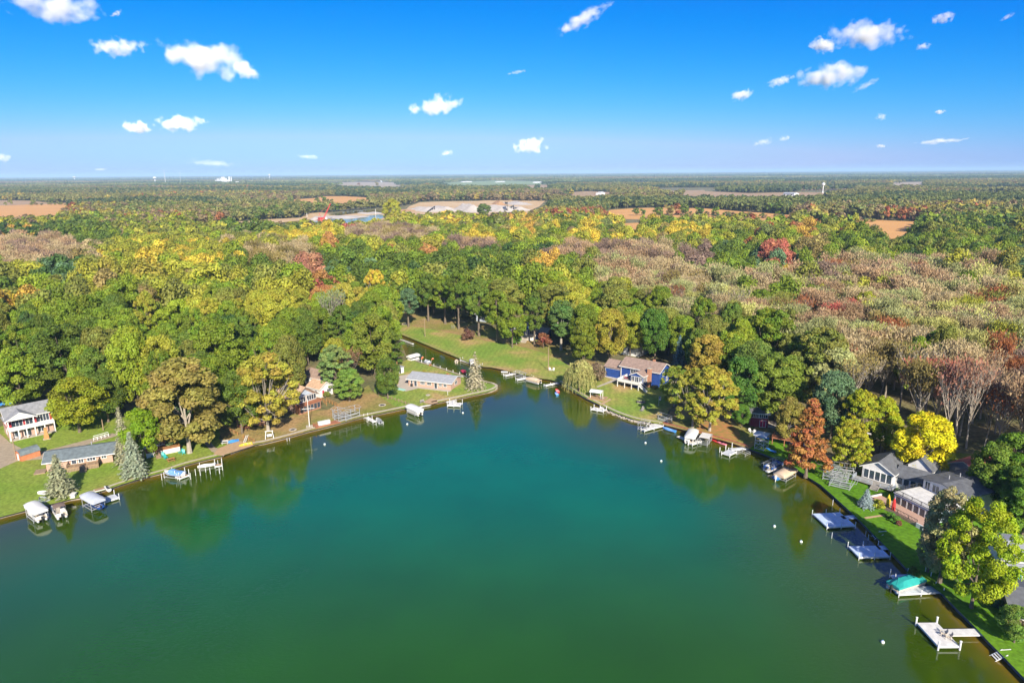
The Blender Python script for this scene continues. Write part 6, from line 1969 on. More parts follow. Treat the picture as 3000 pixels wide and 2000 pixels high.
r = empty('folding_ladder', P(*c2(1090,1030)), .6, 'white metal ladder leaning at the end of the rail fence', 'ladder')
l = MB()
for s in (0, .5): l.bar((s, 0, 0), (s+.9, .2, 1.7), .07)
for k in range(5): l.bar((.18*k, .04*k, .3*k+.1), (.5+.18*k, .04*k, .3*k+.1), .05)
l.build('rails', WHITE, r)
def rail_fence(A, B, label, m=WOODO, h=.95, gap=1.6, rails=2, name='rail_fence'):
    r, L_ = frame2(name, A, B, label, 'fence')
    n = max(2, int(L_/gap))
    for k in range(n+1): MB().box(L_*k/n-.07, L_*k/n+.07, -.07, .07, 0, h).build('post', m, r)
    rl = MB()
    for q in range(rails): rl.box(0, L_, -.03, .03, h*(.4+.45*q), h*(.4+.45*q)+.12)
    rl.build('rails', m, r)
    return r
rail_fence(c2(880,885), c2(1035,958), 'orange rail fence running down the lawn above the sand')
rail_fence(c2(1090,990), c2(1202,1030), 'short orange rail fence reaching the seawall')
rail_fence(c3(498,775), c3(548,830), 'tan gate panel at the corner of the gabled house', rails=3)
rail_fence(c3(548,790), c3(662,845), 'long tan rail fence right of the gabled house', rails=3)
rail_fence(c3(1078,720), c3(1388,825), 'row of short posts with a wire fence between the two lawns', m=WOOD, rails=1)
rail_fence(c1(862,600), c1(1000,560), 'white board fence behind the ranch house roof', m=WHITE, rails=3, gap=.8)
# A-frame swing
r = empty('garden_swing', P(*c2(1358,985)), .35, 'white A frame swing on the lawn below the sycamore', 'swing'); f = MB()
for s in (-1, 1):
    f.bar((s*1.0, -.7, 0), (s*.75, 0, 1.9), .12); f.bar((s*1.0, .7, 0), (s*.75, 0, 1.9), .12); f.bar((s*.9, -.4, .8), (s*.9, .4, .8), .08)
f.bar((-1.0, 0, 1.92), (1.0, 0, 1.92), .13); f.build('frame', WHITE, r)
s_ = MB(); s_.box(-.6, .6, -.2, .2, .5, .56); s_.box(-.6, .6, .2, .25, .56, 1.0); s_.build('seat', WHITE, r)
c_ = MB(); [c_.bar((x, 0, .55), (x, 0, 1.9), .03) for x in (-.55, .55)]; c_.build('chain', ALU, r)
def fire_ring(px, label, rad=.8):
    r = empty('fire_ring', P(*px), 0, label, 'fire pit')
    mb = MB()
    for k in range(14): a = k*.449; mb.ball((math.cos(a)*rad, math.sin(a)*rad, .08), .2, 4, .7)
    mb.build('stone_ring', STONE, r); MB().tube([(0, 0, .02), (0, 0, .05)], rad-.1, 12).build('ash_bed', DARK, r)
fire_ring(c2(1597,902), 'stone fire ring on the lawn right of the sycamore')
fire_ring(c3(1115,825), 'pale stone fire ring on the dry lawn above the small fishing boat', .9)
fire_ring(c3(200,1076), 'stone ring on the lawn left of the flagpole')
fire_ring(c4(310,346), 'wide ring of stones under the left end oak', 1.6)
fire_ring(c5(1088,894), 'round fire ring on the blue house lawn', 1.1)
fire_ring(c4(535,1072), 'tiny stone ring on the point lawn', .5)

# lower left piers and posts
r = boat_px(c2(385,1362), 'blue and white speedboat under a blue cover on the left shore', 25, fn=runabout, name='speedboat', cat='speedboat')
r = at_shore('boat_lift', c2(385,1362), 'low lift frame under the blue covered speedboat', 'boat lift', 25, group='boat lifts along the shores')
lf = MB(); [lf.bar((-2.0, s*1.15, .3), (2.3, s*1.15, .3), .12) for s in (-1, 1)]; [lf.bar((x, -1.2, .25), (x, 1.2, .25), .1) for x in (-1.6, 1.9)]; lf.build('cradle', ALU, r)
for x in (-1.6, 1.9):
    for y in (-1.25, 1.25): MB().bar((x, y, -1), (x, y, 1.5), .09).build('post', WPOST, r)
dock(c2(440,1395), c2(530,1362), 1.5, 'small grey wooden pier right of the blue covered speedboat', m=DECKO, z=.5, top=1.8)
single_posts([c2(258,1400), c2(553,1395), c2(603,1355), c2(650,1355)], 'white post in the water beside the small wooden pier', h=1.6)
single_posts([c2(705,1320), c2(752,1338), c2(848,1335), c2(878,1300), c2(800,1280), c2(833,1262), c2(648,1290)], 'white post around the narrow white boat on the left shore', h=1.6)
boat_px(c2(718,1262), 'narrow white boat hull moored along the left seawall', 78, L=4.6, W=1.4, H=.5, hull=WHITE, inside=WHITE, motor=False, cover=CANV)
dock(c2(805,1272), c2(868,1262), 1.2, 'tiny grey dock right of the narrow white boat', m=DECKO, z=.5, top=1.6)
single_posts([c3(143,1180), c3(168,1176)], 'thin white ladder post at the long seawall', h=.9)
# brown deck with white locker
r, L_ = frame2('shore_deck', c3(440,1062), c3(690,1005), 'dark brown deck on the seawall beside the flagpole', 'deck'); MB().box(0, L_, 0, 2.4, .02, .2).build('deck', DECKR, r)
railing(r, [(0, 0), (0, 2.3), (1.4, 2.3)], .2, .6, DECKR)
r, L_ = frame2('deck_locker', c3(468,1042), c3(586,1018), 'long white locker on the dark brown deck', 'locker', z=LAND); r.location.z = LAND+.21
MB().box(0, L_, 0, 1.0, 0, .8).build('box_body', WHITE, r, bevel=.03); MB().box(-.05, L_+.05, -.05, 1.05, .8, .9).build('lid', WHITE, r)
# rack of stored lifts on the lawn
def stored_lift(A, B, label, W=2.6, H=3.4, boats=0, name='stored_lift', canopy=None, tilt=0):
    r, L_ = frame2(name, A, B, label, 'boat lift', 'boat lifts stored on land')
    for x in (0, L_):
        for y in (0, W): MB().bar((x, y, 0), (x+tilt, y, H), .12).build('post', ALU, r)
    f = MB()
    for z in (.35, H*.45): 
        for y in (0, W): f.bar((0, y, z), (L_, y, z), .10, .16)
        for x in (0, L_*.5, L_): f.bar((x, 0, z-.08), (x, W, z-.08), .10, .10)
    for y in (0, W): f.bar((0, y, .35), (L_, y, H*.45), .06)
    f.build('cradle', ALU, r)
    t = MB()
    for y in (-.2, W+.2): t.bar((-.5+tilt, y, H), (L_+.5+tilt, y, H), .07)
    for k in range(6):
        x = -.5 + (L_+1)*k/5 + tilt
        t.tube([(x, -.2, H), (x, W*.2, H+.25), (x, W*.5, H+.36), (x, W*.8, H+.25), (x, W+.2, H)], .035, 4)
    t.build('roof_frame', ALU, r)
    if canopy:
        t = MB(); rings = []
        for k in range(6):
            x = -.5 + (L_+1)*k/5
            rings.append([(x, y, H + .04 + .36*math.sin(math.pi*(y+.2)/(W+.4))) for y in np.linspace(-.25, W+.25, 7)])
        t.loft(rings, cap=False, closed=False); t.loft([[(p[0], p[1], p[2]-.03) for p in q] for q in rings], cap=False, closed=False); t.build('canopy', canopy, r)
    return r, L_
stored_lift(c3(672,1000), c3(885,940), 'right bare lift frame standing on the lawn behind the seawall', 2.4, 2.7)
stored_lift(c3(612,960), c3(745,990), 'left bare lift frame standing on the lawn beside the brown deck', 2.0, 2.7)
# fishing boat and its dock
dock(c3(932,945), c3(1020,992), 1.0, 'narrow pale dock left of the grey fishing boat', m=DECKW, z=.5)
boat_px(c3(1078,978), 'grey aluminium fishing boat between posts at the long seawall', -8, L=4.8, W=1.8, hull=GREYG)
single_posts([c3(1052,1020), c3(1125,1010), c3(960,990)], 'grey post holding the aluminium fishing boat', h=.9)
pont_px(c3(1448,902), 'white pontoon boat under the white canopy beside the fence end', 8, side=WHITE, cover=CANV)
lift_px(c3(1445,900), 'boat lift with bright white canopy where the fence meets the shore', 8, canopy=CANV, H=2.3)
dock(c3(1490,838), c3(1615,815), 1.0, 'low wooden landing beside the patch of sand', m=DECKO, posts=False, z=.45)
r, L_ = frame2('bench', c3(1508,808), c3(1560,795), 'weathered bench on the bank above the wooden landing', 'bench')
MB().box(0, 1.4, 0, .4, .4, .46).build('seat', WOODG, r); MB().box(0, 1.4, .4, .46, .55, .95).build('backrest', WOODG, r)
for x in (.1, 1.3): MB().box(x-.05, x+.05, .02, .44, 0, .4).build('leg', WOODG, r)
dock(c4(738,1172), c4(862,1178), 2.6, 'pale T shaped dock off the tip of the point', walk=[(-1.2, 1.0, 2.61, 6.2)], m=DECKW, z=.55, top=1.5)
chair('dock_chair', P(*c4(812,1150), .6), 2.4, WHITE, 'white chair at the corner of the T shaped dock', z=.56)
single_posts([c4(738,1085)], 'slim white post on the bank above the T shaped dock', h=2.0)

# ================================================================== CANAL
r, L_ = frame2('canal_dock', c4(905,897), c4(330,712), 'long narrow pale dock along the near bank of the canal', 'dock', z=.55); r.location.z = 0
dock_rect(r, 0, L_, -1.0, 0, .6, DECKW)
dock_posts(r, [(L_*k/9, -1.05) for k in range(10)], 1.6, .08)
lift_px(c4(388,716), 'white canopy boat lift at the head of the canal', 4, canopy=CANV, L=5.6, W=2.8, H=2.7)
pont_px(c4(388,716), 'white boat stacked under the canopy at the canal head', 4, side=WHITE, L=5.4)
boat_px(c4(540,752), 'grey covered boat tied to the long canal dock', 70, L=5.0, W=2.0, fn=runabout, name='speedboat', cat='speedboat', hull=GREYG, cover=CANVG)
def feather_flag(px, label, lean, h=2.4):
    r = empty('feather_flag', P(*px), 0, label, 'flag')
    MB().tube([(0, 0, 0), (lean*.1, 0, h*.7), (lean*.5, 0, h), (lean, 0, h*.92)], .03, 5).build('pole', WHITE, r)
    f = MB(); ring = [(0, 0, h*.55), (lean*.12, 0, h*.8), (lean*.5, 0, h*.98), (lean*.98, 0, h*.9), (lean*.8, 0, h*.72), (lean*.35, 0, h*.62)]
    f.loft([[(a, y, c) for a, _, c in ring] for y in (-.03, .03)]); f.build('banner', O_FLAG, r)
O_FLAG = mat('orange_flag', (.75, .16, .06), .7, .2, 2)
feather_flag(c4(468,742), 'curved orange banner left of the grey covered boat', .9)
feather_flag(c4(572,735), 'leaning orange banner right of the grey covered boat', .9, 1.6)
boat_px(c4(902,838), 'boat under a crimson cover at the end of the canal dock', 70, L=3.4, W=1.8, H=.7, hull=REDC, cover=REDC, motor=False, z=.2)
boat_px(c4(828,722), 'small open boat at the far bank of the canal', 60, L=3.8, W=1.6, hull=BEIGE, inside=BEIGE)
dock(c4(868,712), c4(1066,775), 1.0, 'pale blue dock along the far bank of the canal', m=DECKW, z=.5)
lift_px(c4(992,752), 'white canopied lift half hidden by the tiered spruce', 55, canopy=CANV, L=5.5, W=2.4, H=1.7)
dock(c4(245,497), c4(372,545), .9, 'old grey pier at the narrow head of the canal', m=WOODG, z=.5, posts=False)
dock(c4(1285,832), c4(1352,832), .8, 'tiny pale dock on the far bank right of the canal mouth', m=DECKW, z=.5, posts=False)
dock(c4(1332,872), c4(1450,845), 1.1, 'first pale finger dock beside the bare lift frame', m=DECKW, z=.5, top=.9)
dock(c4(1452,912), c4(1610,888), 1.1, 'second pale finger dock beside the beige pontoon boat', m=DECKW, z=.5, top=.9)
lift_px(c4(1480,878), 'bare white lift frame between the two pale finger docks', 82, canopy=None, L=5.4, W=2.6, H=2.0)
pont_px(c4(1615,935), 'pontoon boat with a beige cover near the weeping willow', 82, side=BEIGE, cover=CANVT)
dock(c4(1742,972), c4(1870,945), .9, 'narrow pale dock left of the weeping willow', m=DECKW, z=.5, top=.7)
boat_px(c4(1856,1022), 'small red and white boat at the foot of the willow', 75, L=3.0, W=1.4, hull=REDG, inside=WHITE, motor=False)
boat_px(c4(1848,1054), 'small blue paddle boat beside the red and white one', 75, L=2.5, W=1.2, hull=BLUEG, inside=WHITE, motor=False)
pchair(c4(1785,822), .4, WHITE, 'left white chair at the foot of the tall pale pole'); pchair(c4(1815,824), -.5, WHITE, 'right white chair at the foot of the tall pale pole')
r = empty('play_ladder', P(*c4(780,395)), .5, 'small wooden climbing frame on the dry lawn', 'climbing frame'); l = MB()
for s in (0, 1.2): l.bar((s, 0, 0), (s+.2, .6, 1.5), .08); l.bar((s+.4, 1.2, 0), (s+.2, .6, 1.5), .08)
for k in range(4): l.bar((0, .15*k, .35*k+.2), (1.3, .15*k, .35*k+.2), .05)
l.build('frame', WOODG, r)

# ================================================================== BLUE HOUSE SHORE
r, L_ = frame2('dock_pavilion', c5(505,845), c5(628,862), 'small pavilion with a white cloth roof on a wooden deck at the shore', 'pavilion')
MB().box(-.5, 4.8, -1.3, 2.6, .02, .22).build('deck', DECKO, r)
for x in (.1, L_-.1):
    for y in (0, 2.1): MB().box(x-.07, x+.07, y-.07, y+.07, .22, 2.1).build('post', WHITE, r)
MB().loft([[(-.2, y, 2.0 + .5*math.sin(math.pi*(y+.4)/2.9)) for y in np.linspace(-.4, 2.5, 7)] + [(-.2, y, 1.94 + .5*math.sin(math.pi*(y+.4)/2.9)) for y in np.linspace(2.5, -.4, 7)],
           [(L_+.2, y, 2.0 + .5*math.sin(math.pi*(y+.4)/2.9)) for y in np.linspace(-.4, 2.5, 7)] + [(L_+.2, y, 1.94 + .5*math.sin(math.pi*(y+.4)/2.9)) for y in np.linspace(2.5, -.4, 7)]]).build('canopy', CANV, r)
simple_table('patio_table', local_pt(r, 1.7, 1.0, .23), 0, WOOD, 'round table under the white cloth pavilion')
chair('patio_chair', local_pt(r, 3.9, -.3, .23), 2.2, BEIGE, 'pale chair on the pavilion deck', z=LAND+.23)
dock(c5(520,970), c5(655,995), 1.9, 'small pale platform dock below the white pavilion', walk=[(1.6, 2.7, 1.91, 4.2)], m=DECKW, z=.55, top=1.2, r=.09)
pchair(c5(1095,1000), -.8, WOODG, 'grey slatted chair on the blue house lawn'); pchair(c5(1112,985), -.3, WOODG, 'grey slatted chair leaning behind the other one')
pchair(c5(1050,900), 1.6, DARK, 'dark chair left of the round fire ring'); pchair(c5(1122,905), -1.6, DARK, 'dark chair right of the round fire ring')
r = empty('flag_stand', P(*c5(1292,935)), .2, 'small pole with a red white and blue striped flag', 'flag'); MB().tube([(0, 0, 0), (0, 0, 2.9)], .04, 6).build('pole', WHITE, r)
FL = wave_mat('flag_stripes', (.75, .74, .72), (.55, .03, .05), 3.5, 'X', bump=0)
fm = MB(); fm.loft([[(x, .05*math.sin(x*9+y), 2.8-y) for x in np.linspace(.03, .62, 6)] for y in np.linspace(0, 1.15, 6)], cap=False, closed=False); fl = fm.build('flag_cloth', FL, r)
cm_ = MB(); cm_.box(.03, .3, -.09, -.07, 2.25, 2.78); cm_.build('flag_canton', NAVY, fl)
stored_lift(c5(1285,1100), c5(1395,1135), 'grey lift frame folded on the lawn above the blue skiff', 1.8, 1.6, name='stored_lift')
lift_px(c5(1120,1190), 'bare lift frame with an open grid roof left of the L shaped walkway', 0, canopy=None, L=4.6, W=3.0, H=2.1)
dock(c5(1132,1215), c5(1340,1162), 1.2, 'long pale walkway beside the open grid lift', walk=[(3.4, 7.4, 1.21, 2.3)], m=DECKW, z=.6, top=.8, r=.08)
boat_px(c5(1412,1205), 'blue covered skiff moored against the red sheet piling', 85, L=4.4, W=1.5, H=.5, hull=BLUEG, cover=BLUEC, motor=False)
pont_px(c5(1655,1322), 'pontoon boat with two white motors under the right white canopy', 18, side=WHITE, motor=WHITE)
lift_px(c5(1668,1318), 'boat lift with a white canopy left of the ramp frame', 18, canopy=CANV, H=2.4)
dock(c5(1680,1375), c5(1775,1345), 1.0, 'narrow dock between the white canopy and the ramp frame', walk=[(.6, 1.6, 1.01, 5.8)], m=DECKW, z=.6, top=.8)
stored = at_shore('boat_lift', c5(1822,1345), 'empty lift frame with a sloping ramp right of the white canopy', 'boat lift', 14, group='boat lifts along the shores'); f = MB()
for y in (-1.2, 1.2):
    f.bar((-2.2, y, .5), (2.4, y, .5), .12); f.bar((-2.2, y, 1.9), (2.4, y, 1.5), .10)
    for x in (-2.2, .1, 2.4): f.bar((x, y, -1), (x, y, 1.75), .11)
for x in np.linspace(-2.2, 2.4, 7): f.bar((x, -1.2, .5), (x, 1.2, .5), .08)
f.build('cradle', ALU, stored)
rm = MB(); rm.box(-2.3, 1.0, -1.25, 1.25, 1.72, 1.86); rm.build('ramp', DECKW, stored)

# ================================================================== RIGHT SHORE
def kayak(px, m, label, off=85, z=0.05, L=3.6):
    r = at_shore('kayak', px, label, 'kayak', off, z=z)
    hull_mb(L, .85, .3, 0, open_=False).build('hull', m, r); MB().tube([(.15, 0, .36), (.15, 0, .42)], .26, 10).build('cockpit', DARK, r)
    return r
kayak(c6(590,752), REDG, 'red kayak lying below the rusty piling wall'); kayak(c6(640,770), mat('pink_plastic', (.75, .22, .3), .4, .1, 1), 'pink kayak right of the red kayak', L=2.8)
dock(c6(650,885), c6(735,912), 3.0, 'square pale platform dock in front of the rusty piling wall', walk=[], m=DECKB, z=.6, top=.9, r=.09)
dock(c6(760,850), c6(955,835), 1.0, 'short walkway from the piling wall to the square platform', m=DECKB, z=.62, posts=False)
single_posts([c6(763,815), c6(690,840), c6(622,865)], 'thick white piling beside the square pale platform', h=1.3, r=.1)
stored = at_shore('boat_lift', c6(905,885), 'tiny bare lift frame beside the short walkway', 'boat lift', 0, group='boat lifts along the shores'); f = MB()
for y in (-1, 1):
    f.bar((-.9, y, .7), (1.2, y, .7), .1); f.bar((-.9, y, .25), (1.2, y, .25), .08); [f.bar((x, y, -1), (x, y, .8), .1) for x in (-.9, 1.2)]
[f.bar((x, -1, .7), (x, 1, .7), .08) for x in (-.9, 0, 1.2)]; f.build('cradle', ALU, stored)
r, L_ = stored_lift(c6(1020,845), c6(1120,870), 'tall rack lift with a shaded canopy and kayaks on the lawn edge', 3.2, 3.6, canopy=CANVG)
for i, z in enumerate((1.6, 2.5)):
    k = empty('kayak', local_pt(r, L_/2, 1.6, z+.1), r.rotation_euler.z + .3, ['grey kayak on the middle shelf of the tall rack lift', 'blue kayak on the top shelf of the tall rack lift'][i], 'kayak')
    hull_mb(3.2, .8, .3, 0, open_=False).build('hull', [GREYG, BLUEG][i], k)
kayak(c6(1205,862), BLUEG, 'light blue skiff lying in shade beside the tall rack lift', 85, LAND+.02, 3.0)
pont_px(c6(1235,1055), 'blue pontoon boat under an open lift frame on the right shore', 24, side=NAVY, seats=WHITE)
lift_px(c6(1235,1052), 'bare lift frame over the blue pontoon boat', 24, canopy=None, H=2.0)
lift_px(c6(1375,1160), 'boat lift with a tan canopy on the right shore', 24, canopy=CANVT, H=2.0, L=7)
boat_px(c6(1330,1160), 'blue hulled boat in the shade of the tan canopy', 24, L=5.4, W=2.0, H=.8, fn=runabout, name='speedboat', cat='speedboat', hull=BLUEG, cover=CANVG)
dock(c6(1175,1100), c6(1290,1075), .8, 'narrow dock squeezed between the two lifts on the right shore', m=DECKW, z=.55, posts=False)
simple_table('garden_table', P(*c6(1550,1015)), 0, WHITE, 'round white table on the shaded lawn', .9)
pchair(c6(975,655), .3, WHITE, 'white chair in shade before the maroon cottage'); pchair(c6(1022,668), -.4, WHITE, 'second white chair in shade right of the first')
for i, (a, b, h, w_, t) in enumerate(((c7(345,640), c7(560,690), 2.3, 2.2, 0), (c7(400,700), c7(585,745), 1.9, 2.0, .8), (c7(440,610), c7(640,640), 2.6, 2.0, -.6), (c7(360,600), c7(430,655), 2.2, 2.8, .4))):
    stored_lift(a, b, ['outer lift frame in the heap of bare white frames', 'nearest lift frame in the heap of bare white frames', 'highest lift frame in the heap of bare white frames', 'shaded lift frame at the left of the heap of frames'][i], w_, h, tilt=t)
LP = [((2389,1506), (2505,1538), 'd')]
def dock_quad(p00, p10, w, label, walk, m, z=.55, top=1.2, posts=None):
    """near edge from p00 to p10 (photo pixels), w metres deep"""
    return dock(p00, p10, w, label, walk=walk, m=m, z=z, top=top, r=.06)
NAVYD = wave_mat('blue_grey_deck', (0.50, 0.60, 0.80), (0.32, 0.40, 0.56), 1.6, 'X')
dock_quad(c7(388,1074), c7(640,1060), 5.2, 'large blue grey dock in dappled shade, first of the right shore trio', [(4.75, 8.2, 2.6, 3.8)], NAVYD)
dock_quad(c7(682,1352), c7(958,1345), 3.6, 'middle blue grey dock with the long side walkway', [(4.85, 7.6, 2.3, 3.6)], NAVYD, top=1.3)
single_posts([c7(430,1165), c7(438,862), c7(740,1150), c7(764,1185)], 'lone white pole in the water near the blue grey docks', h=1.2, r=.05)
r_, L_ = dock(c8(735,750), c8(1135,728), 1.7, 'narrow pale dock below the teal covered boat', m=DECKB, z=.55, top=1.1)
dock(c8(700,612), c8(1015,598), 1.2, 'shaded dock behind the teal covered boat', m=NAVYD, z=.55, top=1.5)
pont_px(c8(800,672), 'pontoon boat under a long teal cover with two motors', 4, side=BEIGE, cover=TEALC, L=8.0, W=2.7)
r = at_shore('rolled_pole', c8(720,640), 'long teal pole lying slanted over the teal covered boat', 'pole', 30, z=2.0); MB().tube([(-2.2, 0, -.3), (2.2, 0, .5)], .08, 6).build('pole', TEALC, r)
r_, L_ = dock(c8(1098,1228), c8(1285,1226), 5.2, 'white platform dock with two dark backed chairs at the lower right', walk=[(2.95, 9.2, 2.2, 3.7)], m=DECKW, z=.6, top=1.4, r=.13)
chair('dock_chair', P(*c8(1135,1128), .6), -1.9, BEIGE, 'left chair on the white platform dock', z=.61)
chair('dock_chair', P(*c8(1180,1158), .6), -1.9, BEIGE, 'right chair on the white platform dock', z=.61)
def dock_steps(px, label, off=0):
    r = at_shore('swim_steps', px, label, 'steps', off, z=0)
    l = MB()
    for k in range(4): l.box(.2+.28*k, .42+.28*k, -.55, .55, .75-.2*k, .8-.2*k)
    for s in (-.58, .58): l.bar((-.2, s, 1.0), (1.5, s, -.1), .07, .1)
    l.bar((-.2, -.6, .9), (-1.4, -.6, 1.0), .07)
    l.build('treads', WHITE, r)
dock_steps(c8(1690,1318), 'white swim steps on the dark seawall at the bottom right')
dock_steps(c8(562,215), 'white swim steps between the two blue grey docks')
BUOYS = [((2269,1541), 'white buoy nearest the first blue grey dock'), ((2347,1586), 'white buoy left of the middle blue grey dock'), ((2586,1880), 'largest white buoy, left of the chair dock'), ((1891,1297), 'white buoy below the open grid lift'),
 ((1937,1350), 'small white buoy furthest out on the right'), ((951,1301), 'white buoy below the lawn lift rack'), ((1193,1242), 'white buoy below the fence end canopy'), ((1356,1209), 'white buoy left of the T shaped dock reflection')]
for px, lb in BUOYS:
    p = P(*px, .1); r = empty('buoy', (p.x, p.y, 0), 0, lb, 'buoy', 'white mooring buoys')
    MB().ball((0, 0, .12), .27, 8).build('float', WHITE, r, smooth=True); MB().tube([(0, 0, .3), (0, 0, .5)], .05, 6).build('ring', BLUEG, r)
# kayaks leaning, hedge, small garden things
for i, (px, m) in enumerate(((c7(935,925), YELG), (c7(985,960), REDG))):
    p = P(*px); r = empty('leaning_kayak', p, .9, ['yellow kayak standing upright by the terrace steps', 'red kayak standing upright by the terrace steps'][i], 'kayak')
    h_ = hull_mb(3.4, .75, .3, 0, open_=False); h_.v = [(z_*1.0 + .35*(x_+1.7)/3.4, y_, 1.7 - x_) for x_, y_, z_ in h_.v]; h_.build('hull', m, r)
rng = np.random.default_rng(88)
for i, px in enumerate((c7(965,1000), c7(1005,1030), c7(1045,1060))):
    p = P(*px)
    t = put_tree('bush', p.x, p.y, 1.3 if i < 2 else .9, 1.9 if i < 2 else 1.3, (.12, .26, .03) if i < 2 else (.22, .08, .06), 'hedge_shrub', ['left clipped green shrub below the terrace', 'right clipped green shrub below the terrace', 'low dark red shrub at the end of the terrace'][i], 'shrub')
for i, (px, c, h, w_) in enumerate(((c8(1760,1100), Y, 1.1, 2.0), (c8(1830,1120), YO, 1.0, 2.0), (c8(1720,985), G1, 1.6, 2.0), (c8(1640,880), BG, 1.6, 2.0), (c7(855,905), YG, 1.8, 2.6), (c8(870,600), G1, 1.8, 2.4))):
    p = P(*px)
    put_tree('bush', p.x, p.y, h, w_, c, 'flower_shrub', ['bright yellow shrub at the right edge bed', 'golden shrub right of the bright yellow one', 'dark green shrub above the yellow shrubs', 'grey green shrub beside the dark drive', 'yellow green shrub left of the terrace steps', 'dark shrub at the seawall behind the teal boat'][i], 'shrub')
for i, (px, c, h, w_) in enumerate(((c2(680,905), G1, 3.2, 3.6), (c2(640,1000), G2, 2.4, 3.0), (c2(1060,850), YG, 1.0, 2.4), (c1(1440,745), G1, 1.0, 1.2), (c4(560,775), O, .9, 1.0), (c4(735,870), O, .9, 1.1), (c4(30,560), OL, 2.0, 2.6), (c3(545,740), OL, 1.6, 2.6), (c5(1255,740), B, 1.2, 2.0), (c4(500,838), YOL, .8, 1.6))):
    p = P(*px)
    put_tree('bush', p.x, p.y, h, w_, c, 'garden_shrub', ['dark shrub at the lane end behind the cottonwood', 'green shrub where the worn path starts', 'flat yellow green shrub at the brown cottage porch', 'tiny dark shrub by the white retaining wall', 'small orange shrub on the canal lawn', 'orange brown shrub behind the long ranch roof', 'olive shrub beneath the canal oak', 'olive shrub in front of the white cottage', 'brown shrub at the foot of the blue house chimney', 'low yellow shrub at the canal lawn edge'][i], 'shrub')
pl = frame2('steel_bench', c4(735,868), c4(760,868), 'small orange bench behind the long ranch house', 'bench')[0]
MB().box(0, 1.2, 0, .4, .35, .42).build('seat', WOODO, pl); [MB().box(x, x+.08, .05, .35, 0, .35).build('leg', WOODO, pl) for x in (.05, 1.05)]
# turquoise pad and boat near the ranch driveway
r, L_ = frame2('sand_box', c4(195,1010), c4(285,1030), 'pale turquoise pool mat framed with boards beside the driveway', 'pool mat'); MB().box(0, L_, 0, 1.6, .02, .08).build('frame', BEIGE, r); MB().box(.1, L_-.1, .1, 1.5, .083, .12).build('mat', mat('turquoise_mat', (.35, .66, .55), .6, .1, 2), r)

# ================================================================== FAR THINGS
FARW = mat('far_white', (.72, .72, .72), .6, .1, .2)
FARR = mat('far_red', (.5, .12, .1), .7, .1, .2)
FARG = mat('far_grey_roof', (.45, .47, .5), .6, .1, .2)
def far_shed(A, B, h, dep, label, roofm=FARG, wallm=FARW, rh=None):
    r, L_ = frame2('barn', A, B, label, 'building')
    body_gable(L_, dep, h, rh or min(dep*.18, 2.5), 'x').build('wall', wallm, r); roof_gable(L_, dep, h, rh or min(dep*.18, 2.5), 'x', .6, th=.4, e=.2).build('roof', roofm, r)
    o = MB()
    for k in range(max(1, int(L_/12))): o.box(3+12*k, 6.5+12*k, -.12, -.02, .2, h*.7)
    o.build('door', DARK, r)
    return r
def cz(x, y, ox, oy, s): return (ox + x/s, oy + y/s)
F3 = lambda x, y: (x/3.92, 500 + y/3.92)
F4 = lambda x, y: (500 + x/3.92, 500 + y/3.92)
F5 = lambda x, y: (1000 + x/3.92, 500 + y/3.92)
F6 = lambda x, y: (1500 + x/3.36, 500 + y/3.36)
F7 = lambda x, y: (2200 + x/2.94, 480 + y/2.94)
for a, b, h, d, lb, rf in ((F3(935,196), F3(1040,196), 9, 60, 'long white warehouse on the left horizon, left half', FARW), (F3(1060,198), F3(1222,198), 10, 60, 'long white warehouse on the left horizon, right half', FARW),
   (F3(1458,258), F3(1555,264), 9, 22, 'white roofed barn with a red end left of the radio mast', FARW), (F3(890,378), F3(972,378), 4, 12, 'white farm shed at the corner of the left field', FARW),
   (F3(1628,348), F3(1730,345), 4, 12, 'low white sheds in the left woods', FARW), (F3(2265,345), F3(2335,340), 9, 16, 'large pale barn in the left woods', FARG), (F4(420,345), F4(490,345), 6, 14, 'red barn right of the large pale barn', FARR),
   (F3(118,176), F3(160,176), 8, 30, 'small white building near the left horizon', FARW), (F4(1140,315), F4(1165,315), 7, 9, 'tiny white house in the woods above the pit pond', FARW),
   (F5(870,248), F5(930,248), 7, 25, 'pale warehouse in the woods above the gravel pit', FARW), (F5(1470,256), F5(1590,256), 8, 30, 'long blue grey warehouse above the gravel pit', FARG),
   (F5(1390,136), F5(1500,134), 5, 20, 'row of white farm buildings on the far green field', FARW), (F5(1790,136), F5(1880,134), 5, 20, 'white farmstead far away right of centre', FARW), (F5(2225,144), F5(2310,142), 6, 20, 'large white farm complex far away', FARW),
   (F5(450,133), F5(475,133), 12, 30, 'single white house on the far pale field', FARW),
   (F6(875,245), F6(915,243), 7, 18, 'white barn in front of the small ochre field', FARW), (F6(1465,240), F6(1560,240), 7, 25, 'white greenhouse beside the tan field', FARW),
   (F7(275,275), F7(372,278), 6, 18, 'long farm barn with pale roof, right of centre', FARG), (F7(280,305), F7(370,303), 5, 14, 'lower pale farm barn in front of the long one', FARW), (F7(660,300), F7(725,300), 5, 14, 'farm barn with reddish roof below the silver tower', FARR),
   (F7(1095,258), F7(1155,255), 6, 20, 'white building in the woods right of the farm', FARW), (F7(1655,132), F7(1800,130), 9, 60, 'pale long building near the right horizon', FARW), (F7(2170,140), F7(2280,137), 9, 40, 'white roofed building near the right edge horizon', FARW)):
    far_shed(a, b, h, d, lb, roofm=rf)
